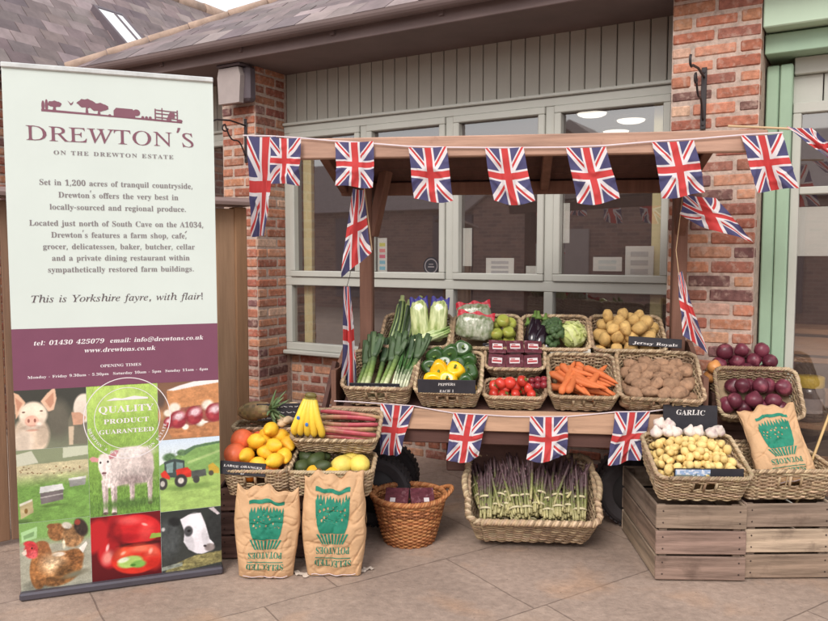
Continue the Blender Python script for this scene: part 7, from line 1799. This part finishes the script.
# the round quality emblem across three of the pictures
em = MB(); CX, CZ = .437, .742
def ring(r0, r1, y, n=64):
    vs = [(CX + r * math.cos(2 * math.pi * k / n), y, CZ + r * math.sin(2 * math.pi * k / n)) for k in range(n) for r in (r0, r1)]
    em.add(vs, [(2 * k, 2 * ((k + 1) % n), 2 * ((k + 1) % n) + 1, 2 * k + 1) for k in range(n)])
ring(.174, .1775, -.0010); ring(.132, .1345, -.0011)
for t_, z, s_, w_ in (('QUALITY', .770, .062, .225), ('PRODUCT', .722, .044, .185), ('GUARANTEED', .678, .040, .225)): write(em, t_, 'B', s_, CX - .005, z, ON, 'C', None, w_)
fill(em, [[(CX - .085, .822), (CX - .05, .834), (CX - .02, .829), (CX + .03, .838), (CX + .085, .829), (CX + .085, .822)]], lambda x, z: (x, -.0013, z))
em.build('round_emblem', M_WHITETEXT, ban)
# lettering that runs round the emblem's rim
def rim_text(txt, a0, a1, r, size):
    b = MB(); n = len(txt)
    for k, ch in enumerate(txt):
        if ch == ' ': continue
        a = rad(a0 + (a1 - a0) * k / (n - 1)); g, w = text_polys(ch, 'B', size)
        for cs in g:
            fill(b, [[(CX + r * math.cos(a) + (px - w / 2) * math.cos(a + math.pi / 2) - py * math.cos(a), CZ + r * math.sin(a) + (px - w / 2) * math.sin(a + math.pi / 2) - py * math.sin(a)) for px, py in c] for c in cs], lambda x, z: (x, -.0014, z))
    b.build('lettering', M_WHITETEXT, ban)
rim_text("DREWTON'S ON THE DREWTON ESTATE", 195, 345, .164, .026)

# ================================================================== union flag cloth
def flag_mat():
    m = bpy.data.materials.new('printed_flag_cloth'); m.use_nodes = True
    nt = m.node_tree; L = nt.links.new; b = nt.nodes['Principled BSDF']
    b.inputs['Roughness'].default_value = .75; b.inputs['Specular IOR Level'].default_value = .2
    uv = nd(nt, 'ShaderNodeUVMap'); sp = nd(nt, 'ShaderNodeSeparateXYZ'); L(uv.outputs[0], sp.inputs[0])
    def mt(op, a, c=None):
        n = nd(nt, 'ShaderNodeMath', operation=op)
        for i, q in enumerate((a, c)):
            if q is None: continue
            if isinstance(q, (int, float)): n.inputs[i].default_value = q
            else: L(q, n.inputs[i])
        return n.outputs[0]
    X = mt('MULTIPLY', mt('SUBTRACT', sp.outputs['Y'], .5), 52.0)      # long axis hangs down
    Y = mt('MULTIPLY', mt('SUBTRACT', sp.outputs['X'], .5), 36.0)
    ax, ay = mt('ABSOLUTE', X), mt('ABSOLUTE', Y)
    k = math.sqrt(36 ** 2 + 52 ** 2)
    s1 = mt('DIVIDE', mt('SUBTRACT', mt('MULTIPLY', X, 36.0), mt('MULTIPLY', Y, 52.0)), k)
    s2 = mt('DIVIDE', mt('ADD', mt('MULTIPLY', X, 36.0), mt('MULTIPLY', Y, 52.0)), k)
    dmin = mt('MINIMUM', mt('ABSOLUTE', s1), mt('ABSOLUTE', s2))
    wd_ = mt('LESS_THAN', dmin, 3.1)
    sg = mt('SIGN', X)
    def red_diag(s): 
        q = mt('MULTIPLY', s, sg); return mt('MULTIPLY', mt('GREATER_THAN', q, 0.0), mt('LESS_THAN', q, 1.9))
    rd = mt('MAXIMUM', red_diag(s1), red_diag(mt('MULTIPLY', s2, 1.0)))
    cmin = mt('MINIMUM', ax, ay)
    wc = mt('LESS_THAN', cmin, 5.0); rc_ = mt('LESS_THAN', cmin, 3.1)
    white = mt('MAXIMUM', wd_, wc)
    red = mt('MAXIMUM', rc_, mt('MULTIPLY', rd, mt('SUBTRACT', 1.0, wc)))
    m1 = nd(nt, 'ShaderNodeMix', data_type='RGBA'); m1.inputs['A'].default_value = rgb(84, 82, 120); m1.inputs['B'].default_value = rgb(226, 222, 224); L(white, m1.inputs['Factor'])
    m2 = nd(nt, 'ShaderNodeMix', data_type='RGBA'); L(m1.outputs['Result'], m2.inputs['A']); m2.inputs['B'].default_value = rgb(204, 72, 72); L(red, m2.inputs['Factor'])
    L(m2.outputs['Result'], b.inputs['Base Color'])
    tl = nd(nt, 'ShaderNodeBsdfTranslucent'); L(m2.outputs['Result'], tl.inputs[0])
    tc = nd(nt, 'ShaderNodeTexCoord'); n1 = nd(nt, 'ShaderNodeTexNoise', Scale=14.0, Detail=3.0); L(tc.outputs['Object'], n1.inputs['Vector'])
    bp = nd(nt, 'ShaderNodeBump', Strength=.25, Distance=.01); L(n1.outputs['Fac'], bp.inputs['Height']); L(bp.outputs[0], b.inputs['Normal'])
    mx = nd(nt, 'ShaderNodeMixShader'); mx.inputs[0].default_value = .25; L(b.outputs[0], mx.inputs[1]); L(tl.outputs[0], mx.inputs[2])
    L(mx.outputs[0], nt.nodes['Material Output'].inputs[0])
    return m
M_FLAG = flag_mat(); M_CORD = mat('white_tape', rgb(214, 200, 204), rough=.8, var=.08)
M_STICKP = mat('pale_stick', rgb(196, 168, 132), rough=.7, var=.15, scale=(4, 30, 30))
def flag(parent, TL, TR, BR, BL, waves=(.016, 1.3, .4), u=(0, 1), w=(0, 1), nx=26, ny=34, seed=0, fold=None):
    """cloth between four corners (stall coordinates), rippled across its width"""
    TL, TR, BR, BL = map(Vector, (TL, TR, BR, BL)); b = MB(); uvs = []
    amp, fr, ph = waves
    for j in range(ny + 1):
        t = j / ny
        for i in range(nx + 1):
            s = i / nx
            p = (TL * (1 - s) + TR * s) * (1 - t) + (BL * (1 - s) + BR * s) * t
            d = amp * math.sin(2 * math.pi * fr * s + ph + 1.1 * t) * min(1, .15 + t * 1.1) + .4 * amp * math.sin(2 * math.pi * 2.3 * s * fr + 2 * ph + 2 * t) * t + .012 * noise.noise(Vector((s * 3, t * 4, seed))) * min(1, t * 3)
            cr = abs(noise.noise(Vector((s * 2.2 + t * 1.2, t * 1.8 - s * 1.1, seed + 20)))); d += .012 * max(0, .16 - cr) / .16 * min(1, t * 2.5)
            if fold: d += fold(s, t)
            n_ = Vector((0, -1, 0)); p = p + n_ * d
            p.z += -.004 * math.sin(math.pi * s) * t + .008 * math.sin(5 * s + seed) * t - .004 * math.sin(math.pi * s); p.x += .006 * math.sin(4 * t + seed * 1.7) * (t - .0)
            b.v.append(tuple(p)); uvs.append((u[0] + (u[1] - u[0]) * s, w[0] + (w[1] - w[0]) * t))
    for j in range(ny):
        for i in range(nx):
            a = j * (nx + 1) + i; b.f.append((a, a + nx + 1, a + nx + 2, a + 1)); b.c.append(None)
    b.uv = uvs
    return b.build('flag', M_FLAG, parent, True)
def SA(px, py, v): return STALL.at(px, py, v)
VF = -.118
top = thing('bunting', 'long string of small union flags hung along the front edge of the cart roof', 'bunting', STALL.M)
for k, (x0, x1, y0, x2, x3, y1) in enumerate(((335, 373.5, 141, 337, 374, 186), (408.5, 446.5, 146.5, 415, 454, 200), (485, 523.5, 147, 493, 534, 202), (566, 606, 146.5, 577, 619, 203), (652, 694, 141, 663, 707, 196), (741, 782, 134.5, 756, 798, 190.5))):
    flag(top, SA(x0, y0 + 1, VF), SA(x1, y0 - (1.0 if k > 3 else 0), VF), SA(x3, y1 - (3 if k > 2 else 0), VF - .03), SA(x2, y1 + (1 if k > 3 else 0), VF - .02), (.013 + .004 * (k % 3), .9 + .3 * (k % 2), k * 1.3), seed=k)
# the doubled, twisted pair at the left end
flag(top, SA(247, 136, VF), SA(276, 136.5, VF - .02), SA(266, 236, VF - .03), SA(253, 235, VF), (.016, 1.2, .3), u=(.08, .72), seed=11)
flag(top, SA(270, 137, VF - .035), SA(301, 138, VF - .01), SA(300, 184, VF - .02), SA(272, 183, VF - .05), (.014, 1.1, 2.0), u=(.1, 1), seed=12)
# the one blown round the stick at the right end
flag(top, SA(786, 126.5, VF - .01), SA(812, 128, VF - .05), SA(852, 160, VF - .16), SA(836, 168, VF - .12), (.022, 1.8, .5), seed=13)
b = MB(); pts = [SA(243, 135.5, VF)]
for (x, y) in ((270, 136), (301, 138), (335, 141), (373, 143.5), (408, 146.3), (447, 147.3), (485, 147.6), (524, 147.6), (566, 147.2), (606, 145.5), (652, 141.5), (694, 139), (741, 135), (783, 132.5)): pts.append(SA(x, y, VF + .004))
fine = []
for a, c in zip(pts, pts[1:]):
    for q in range(4): fine.append(Vector(a).lerp(Vector(c), q / 4))
b.tube(fine + [pts[-1]], .0035, 6, None, flat=.5); b.build('tape', M_CORD, top)
b = MB(); b.tube([SA(728, 126, -.075), SA(806, 129.5, -.10)], .0055, 8); b.build('stick', M_STICKP, top)
low = thing('bunting', 'lower string of four union flags pinned along the front board of the cart', 'bunting', STALL.M)
VL = -.032
for k, (x0, y0, x1, y0b, x2, x3, y1) in enumerate(((380.5, 403.5, 414, 406, 381, 401, 455), (453.5, 413, 488, 415, 445, 477, 461), (530, 416.5, 567.5, 416.5, 527, 567, 460), (615, 412, 650, 411.5, 608.5, 641, 463))):
    flag(low, SA(x0, y0, VL), SA(x1, y0b, VL), SA(x3, y1 - 3, VL - .03), SA(x2, y1, VL - .035), (.011, 1.0 + .2 * (k % 2), k * 1.7 + .5), seed=20 + k)
b = MB(); pts = []
for (x, y) in ((334, 401), (357, 402), (380, 403.5), (414, 406), (435, 410), (453, 413), (488, 415), (510, 416.5), (530, 416.8), (567, 416.5), (590, 414.5), (615, 412), (650, 411.5), (668, 409)): pts.append(SA(x, y, VL + .004))
b.tube(pts, .003, 6, None, flat=.5); b.build('tape', M_CORD, low)
lf = thing('bunting', 'two union flags hanging one above the other beside the left post of the cart', 'bunting', STALL.M)
flag(lf, SA(353, 188, .05), SA(364, 190, .07), SA(372, 251, .06), SA(342, 277, .02), (.02, .9, .6), u=(.15, 1), w=(0, 1), seed=31)
flag(lf, SA(344, 286, .02), SA(350, 286, .05), SA(357, 382, .06), SA(342, 384, .0), (.018, 1.6, 1.0), u=(.0, .75), seed=33)
b = MB(); b.tube([SA(360, 158, .02), SA(357, 190, .055), SA(350, 275, .035), SA(347, 286, .04)], .0016, 6); b.build('cord', M_IRON, lf)
b = MB(); b.tube([SA(364, 186, .075), SA(372, 250, .07)], .003, 6); b.build('stick', M_STICKP, lf)
rt = thing('bunting', 'two union flags blowing from the right post of the cart towards the brick pier', 'bunting', STALL.M)
flag(rt, SA(683, 194, .03), SA(716, 198, -.01), SA(756, 244, -.05), SA(680, 214, .02), (.026, 1.5, .8), seed=41)
flag(rt, SA(678, 272, .07), SA(682, 271, .06), SA(706, 352, .02), SA(681, 334, .06), (.012, 1.0, .2), u=(.1, .9), seed=43)
b = MB(); b.tube([SA(686, 168, .02), SA(683, 194, .03), SA(676, 250, .07), SA(679, 275, .065)], .0018, 6); b.build('cord', M_STICKP, rt)

# ================================================================== paper potato sacks, upside down
M_SACK = mat('brown_paper', rgb(198, 160, 122), rough=.8, var=.10, scale=(9, 9, 9), bump=.5, bscale=(16, 16, 16), bdist=.012, spec=.3)
M_SACKP = mat('green_ink', rgb(30, 122, 98), rough=.7, var=.18, scale=(40, 40, 40), bump=.1)
def sack(label, M, W, Hh, Th, seed, slump=0.0):
    t = thing('potato_sack', label, 'paper sack', M)
    def half(z):
        k = z / Hh
        a = W / 2 * (1 - .05 * math.sin(k * 6 + seed) - (.07 * (1 - k) ** 4)) * (1 + .03 * k)
        th = Th * (1 - .55 * max(0, (k - .45) / .55) ** 1.5) * (1 - .35 * max(0, .12 - k) / .12) * (.92 + .1 * math.sin(k * 5 + seed * 2))
        if k > .97: th *= max(.25, 1 - (k - .97) * 22)
        return a, th
    def crease(x, z):
        d = .016 * noise.noise(Vector((x * 9 + seed * 5, z * 7, seed))) + .008 * noise.noise(Vector((x * 22 + seed, z * 15 + 3 * x, 4.0 + seed)))
        k = z / Hh
        d += .006 * math.sin(z * 60 + 30 * x + seed) * max(0, k - .72) * 2.2
        r = abs(noise.noise(Vector((x * 13 + 2 * seed, z * 10 - x * 6, 8.0))))
        r2 = abs(noise.noise(Vector((x * 8 - z * 9 + seed, z * 17 + x * 5, 15.0 + seed))))
        return d - .007 * max(0, .10 - r) / .10 - .005 * max(0, .07 - r2) / .07
    n_, m_ = 3.4, 2.4
    def front(x, z):
        a, th = half(z); q = max(0.0, 1 - min(1, abs(x / a)) ** n_)
        return -th / 2 * q ** (1 / m_) - crease(x, z) * min(1, q * 3)
    def topz(x): return 1 + .03 * math.sin(x * 38 + seed * 2) + .018 * math.sin(x * 90 + seed) + slump * x
    b = MB(); NX, NZ = 84, 90
    for side in (-1, 1):
        o = len(b.v)
        for j in range(NZ + 1):
            for i in range(NX + 1):
                s = math.sin((i / NX - .5) * math.pi); z = Hh * j / NZ; a, th = half(z); x = a * s * (1 + .03 * noise.noise(Vector((z * 14, seed + side, 2.0))))
                y = front(x, z)
                if side > 0: y = -y * .9 + .0
                zz = z * (topz(x) if j > NZ * .6 else 1) if j <= NZ * .6 else z * (1 + (topz(x) - 1) * (j / NZ - .6) / .4)
                b.v.append((x, y, zz + .003))
        for j in range(NZ):
            for i in range(NX):
                q = o + j * (NX + 1) + i; f = (q, q + 1, q + NX + 2, q + NX + 1)
                b.f.append(f if side < 0 else tuple(reversed(f))); b.c.append(None)
    b.build('paper', M_SACK, t, True)
    def put(x, z):
        zz = z if z < Hh * .6 else z * (1 + (topz(x) - 1) * (z / Hh - .6) / .4)
        return (x, front(x, z) - .0030, zz + .003)
    pr = MB(); sx = W / .30; sz = Hh / .42
    def area(pts): fill(pr, [[(x * sx, z * sz) for x, z in pts]], put, None, .012)
    area([(-.085, .349), (.085, .349), (.085, .366), (-.085, .366)])
    r_ = random.Random(seed + 3)
    edge = [(-.084, .322)]
    for k in range(22):                                   # ragged leafy top edge
        x = -.081 + .162 * k / 21; edge.append((x, .332 + .010 * r_.random() if k % 2 else .300 + .022 * r_.random()))
    edge += [(.084, .322), (.081, .26), (.072, .212), (.060, .186), (-.060, .186), (-.072, .212), (-.081, .26)]
    holes = []
    for k in range(60):                                   # paper showing between the printed leaves
        cx, cz, lr = r_.uniform(-.068, .068), r_.uniform(.240, .298) if k % 3 else r_.uniform(.272, .298), r_.uniform(.0022, .0055)
        if cz + lr > .297 or any(math.hypot(cx - q[0], cz - q[1]) < (lr + q[2]) * 1.5 for q in holes): continue
        holes.append((cx, cz, lr))
    ring_ = [[(cx + lr * (1 + .3 * math.sin(3 * j + cx * 900)) * math.cos(2 * math.pi * j / 7), cz + lr * 1.3 * math.sin(2 * math.pi * j / 7)) for j in range(7)] for cx, cz, lr in holes[:16]]
    fill(pr, [[(x * sx, z * sz) for x, z in c] for c in [list(reversed(edge))] + ring_], put, None, .012)
    for k in range(9):                                    # the furrows, fanning out
        x0 = -.052 + .104 * k / 8; x1 = x0 * .9
        area([(x1 - .0038, .140), (x1 + .0038, .140), (x0 * 1.4 + .0050, .183), (x0 * 1.4 - .0050, .183)])
    def flip(txt, zc, hgt, wd_):
        g, w = text_polys(txt, 'B', hgt); k = wd_ / w
        for cs in g: fill(pr, [[((wd_ / 2 - px * k) * sx, (zc - py) * sz) for px, py in c] for c in cs], put, None, .012)
    flip('POTATOES', .126, .060, .165); flip('SELECTED', .072, .060, .182)
    area([(-.086, .0795), (.086, .0795), (.086, .083), (-.086, .083)])
    pr.build('print', M_SACKP, t, True)
    b = MB(); b.tube([(-W * .36 + W * .72 * k / 20, front(-W * .36 + W * .72 * k / 20, .012) - .002, .010 + .002 * math.sin(k)) for k in range(21)], .0016, 5); b.build('stitching', M_CORD, t)
    return t
g1, g2 = ground_frame(264, 580, 0), ground_frame(333, 579, 0)
sack('upside down paper potato sack on the paving, the shorter left one nearest the banner', g1.M @ T(0, .055, 0) @ R(3, 'Z') @ R(-3.5, 'X') @ R(1.5, 'Y'), .275, .395, .14, 1, -.20)
sack('upside down paper potato sack on the paving, the taller right one near the round basket', g2.M @ T(0, .055, 0) @ R(-2, 'Z') @ R(-3.5, 'X'), .275, .455, .14, 2, .05)
sack('brown paper potato sack leaning in the wicker basket in front of the red onions', MS @ T(.050, .10, .035) @ R(-5, 'Z') @ R(-34, 'X') @ R(-9, 'Y'), .26, .37, .11, 4, .02)
M_SCRAP = mat('crumpled_tissue', rgb(214, 200, 186), rough=.7, var=.1, bump=.4)
for k, (px, py, lb) in enumerate(((301, 575, 'crumpled strip of pale paper on the paving between the two sacks'), (364, 571, 'crumpled strip of pale paper on the paving right of the taller sack'))):
    f = ground_frame(px, py, 35 if k else -35); b = MB(); n = 12
    for j in range(4):
        for i in range(n + 1): b.v.append(((i / n - .5) * .09, (j / 3 - .5) * .03 + .006 * math.sin(i), .004 + .012 * abs(noise.noise(Vector((i * .6, j * .9, k))))))
    for j in range(3):
        for i in range(n): a = j * (n + 1) + i; b.f.append((a, a + 1, a + n + 2, a + n + 1)); b.c.append(None)
    tag(b.build('paper_scrap', M_SCRAP, None, True, f.M), lb, 'paper')

# ================================================================== fittings on the shop wall
fl_ = SHOP.at(238, 87, -.40)
t = thing('wall_floodlight', 'square off white floodlight in a dark housing high on the left brick pier', 'floodlight', SHOP.M @ T(fl_.x, -.345, fl_.z))
b = MB(); b.box((.02, -.05, .01), (.24, .09, .25), None, None, .02); b.build('housing', M_DARKPL, t)
b = MB()
prof = [(-.11, -.13), (.09, -.13), (.105, .06), (.085, .12), (-.105, .12), (-.12, .06)]
b.prism(prof, .0, .045, Matrix(((1, 0, 0, 0), (0, 0, -1, -.096), (0, 1, 0, 0), (0, 0, 0, 1)))); b.build('diffuser', M_WHITEPL, t)
b = MB(); b.box((-.005, -.10, .138), (.23, .11, .02), None, None, .006); b.build('hood', M_DARKPL, t)
def bracket(px, py, label, k=1.0):
    p = SHOP.at(px, py, -.345)
    t = thing('hanging_bracket', label, 'wall bracket', SHOP.M @ T(p.x, -.347, p.z), 'hanging basket brackets')
    b = MB(); b.box((0, -.002, -.05), (.028, .008, .32), None, None, .003)
    for z in (.085, -.185): b.ball(.008, .006, .008, 8, 5, 0, 1, 0, None, None, (0, -.006, z))
    b.build('wall_plate', M_IRON, t)
    b = MB(); ps = [(0, -.005, .06), (0, -.16, .075), (0, -.29, .062)]
    for q in range(9):
        a = q / 8 * 4.2; ps.append((0, -.31 - .030 * math.sin(a * .9), .062 - .034 + .034 * math.cos(a) ))
    ps = ps[:3] + [(0, -.32, .05), (0, -.345, .055), (0, -.355, .08), (0, -.345, .10)]
    b.tube(ps, .0065, 8); b.build('arm', M_IRON, t, True)
    b = MB(); ps = []
    for q in range(25):
        s = q / 24; y = -.01 - .20 * s; z = -.16 + .20 * s + .035 * math.sin(s * 2 * math.pi); ps.append((0, y, z))
    for q in range(10):
        a = q / 9 * 5.0; ps.append((0, -.21 - .028 * math.sin(a), .04 - .028 + .028 * math.cos(a) * (1 - q * .05)))
    b.tube(ps, .0055, 8); b.build('scroll', M_IRON, t, True)
bracket(246, 134, 'black wrought iron hanging bracket on the left pier above the first flags')
bracket(704, 89, 'black wrought iron hanging bracket high on the right brick pier')

# ================================================================== cards and stickers on the panes
def card(px0, py0, px1, py1, label, cols=None, v=.022, name='window_card'):
    a, c = SHOP.at(px0, py1, v), SHOP.at(px1, py0, v)
    w, h = c.x - a.x, c.z - a.z
    t = thing(name, label, 'card', SHOP.M @ T(a.x, v, a.z))
    b = MB(); b.box((w / 2, 0, h / 2), (w, .002, h)); b.build('paper', M_PAPER, t)
    if cols:
        b = MB()
        for k, q in enumerate(cols):
            z0 = h * (.08 + .84 * k / len(cols)); b.box((w / 2, -.0016, z0 + h * .3 / len(cols)), (w * .62, .001, h * .5 / len(cols)), None, q)
        b.build('printed_marks', M_PRINT, t)
GREYS = [rgb(170, 172, 172)] * 3
card(378, 238, 387, 273, 'narrow white card with coloured squares at the foot of the second window', [rgb(120, 190, 210), rgb(120, 190, 210), rgb(210, 90, 120), rgb(220, 130, 130), rgb(200, 200, 90)])
card(486, 258, 514, 275, 'small white printed card low in the third window, beside the mullion', GREYS)
card(526, 266, 540, 274, 'tiny white card in the lower right corner of the third window')
card(593, 257, 622, 271, 'white card low in the fourth window, the left one of the pair', [rgb(190, 200, 196)] * 2)
card(625, 246, 654, 277, 'square pale notice in the lower right corner of the fourth window', [rgb(178, 180, 176)] * 3)
card(563, 203, 570, 243, 'tall thin white paper strip along the left edge of the fourth window', None)
card(463, 228, 472, 266, 'tall thin white paper strip along the left edge of the third window', None)
card(796, 206, 842, 256, 'large white notice behind the glass of the green framed shopfront', None, -.075)
cc = SHOP.at(431, 266, .0); t = thing('round_sticker', 'round black sticker with a pale ring at the foot of the second window', 'sticker', SHOP.M @ T(cc.x, .003, cc.z))
b = MB(); b.lathe([(.0005, 0), (.062, 0), (.062, .0015)], 28, None, (0, 0, 0), R(90, 'X')); b.build('disc', M_SLATEB, t)
b = MB(); b.lathe([(.045, 0), (.052, 0)], 28, None, (0, -.0022, 0), R(90, 'X')); b.box((0, -.0022, -.006), (.05, .0006, .008)); b.box((0, -.0022, .012), (.036, .0006, .006)); b.build('ring_mark', M_GREYTEXT, t)

# ================================================================== what stands inside the shop
S_WOOD = wood('shelf_oak', rgb(150, 112, 84))
sh = thing('shop_shelving', 'rough wooden shelving behind the green framed shopfront', 'shelving', SHOP.M @ T(4.15, .30, 0))
for z in (.12, .50, .86, 1.02):
    b = MB(); b.box((0, .0, z), (1.5, .34, .03), None, None, .004); b.build('shelf', S_WOOD, sh)
for x in (-.74, .74):
    b = MB(); b.box((x, .0, .55), (.03, .36, 1.08), None, None, .004); b.build('upright', S_WOOD, sh)
for z in (.66, .94, .28):
    b = MB(); b.box((0, -.165, z), (1.45, .015, .10), None, None, .003); b.build('front_rail', S_WOOD, sh)
M_JAR = mat('dark_jar_contents', rgb(72, 62, 62), rough=.12, var=.2, spec=.8, bump=0); M_LID = mat('yellow_lid', rgb(206, 172, 40), rough=.4, var=.05)
jp = SHOP.at(808, 420, .06)
for k in range(3):
    t = thing('storage_jar', ['large dark jar with a yellow lid beside the shopfront post', 'large dark jar with a yellow lid, second along behind the glass', 'large dark jar with a yellow lid, deepest in the frame behind the glass'][k], 'jar', SHOP.M @ T(jp.x + .21 * k, .06, jp.z))
    b = MB(); b.lathe([(.001, 0), (.072, 0), (.080, .012), (.080, .16), (.070, .185), (.064, .19)], 24); b.build('glass_body', M_JAR, t, True)
    b = MB(); b.lathe([(.074, .186), (.076, .19), (.076, .238), (.07, .244), (.001, .244)], 24); b.build('lid', M_LID, t, True)
    b = MB(); n = 12
    for i in range(n + 1):
        a = rad(-150 + 120 * i / n)
        for z in (.05, .13): b.v.append((.0815 * math.cos(a), .0815 * math.sin(a), z))
    for i in range(n): b.f.append((2 * i, 2 * i + 2, 2 * i + 3, 2 * i + 1)); b.c.append(None)
    b.build('label', mat('jar_label_grey', rgb(150, 140, 138), rough=.6, var=.1), t, True)
tag_z = jp.z
b = MB(); b.box((0, 0, 0), (.9, .26, .028), None, None, .004)
t = thing('bench_shelf', 'low wooden bench carrying the yellow lidded jars behind the glass', 'bench', SHOP.M @ T(jp.x + .3, .07, 0))
b = MB(); b.box((0, 0, tag_z - .016), (.95, .24, .028), None, None, .004); b.build('top', S_WOOD, t)
for x in (-.42, .42):
    b = MB(); b.box((x, 0, (tag_z - .032 + .012) / 2), (.05, .2, tag_z - .044), None, None, .004); b.build('leg', S_WOOD, t)
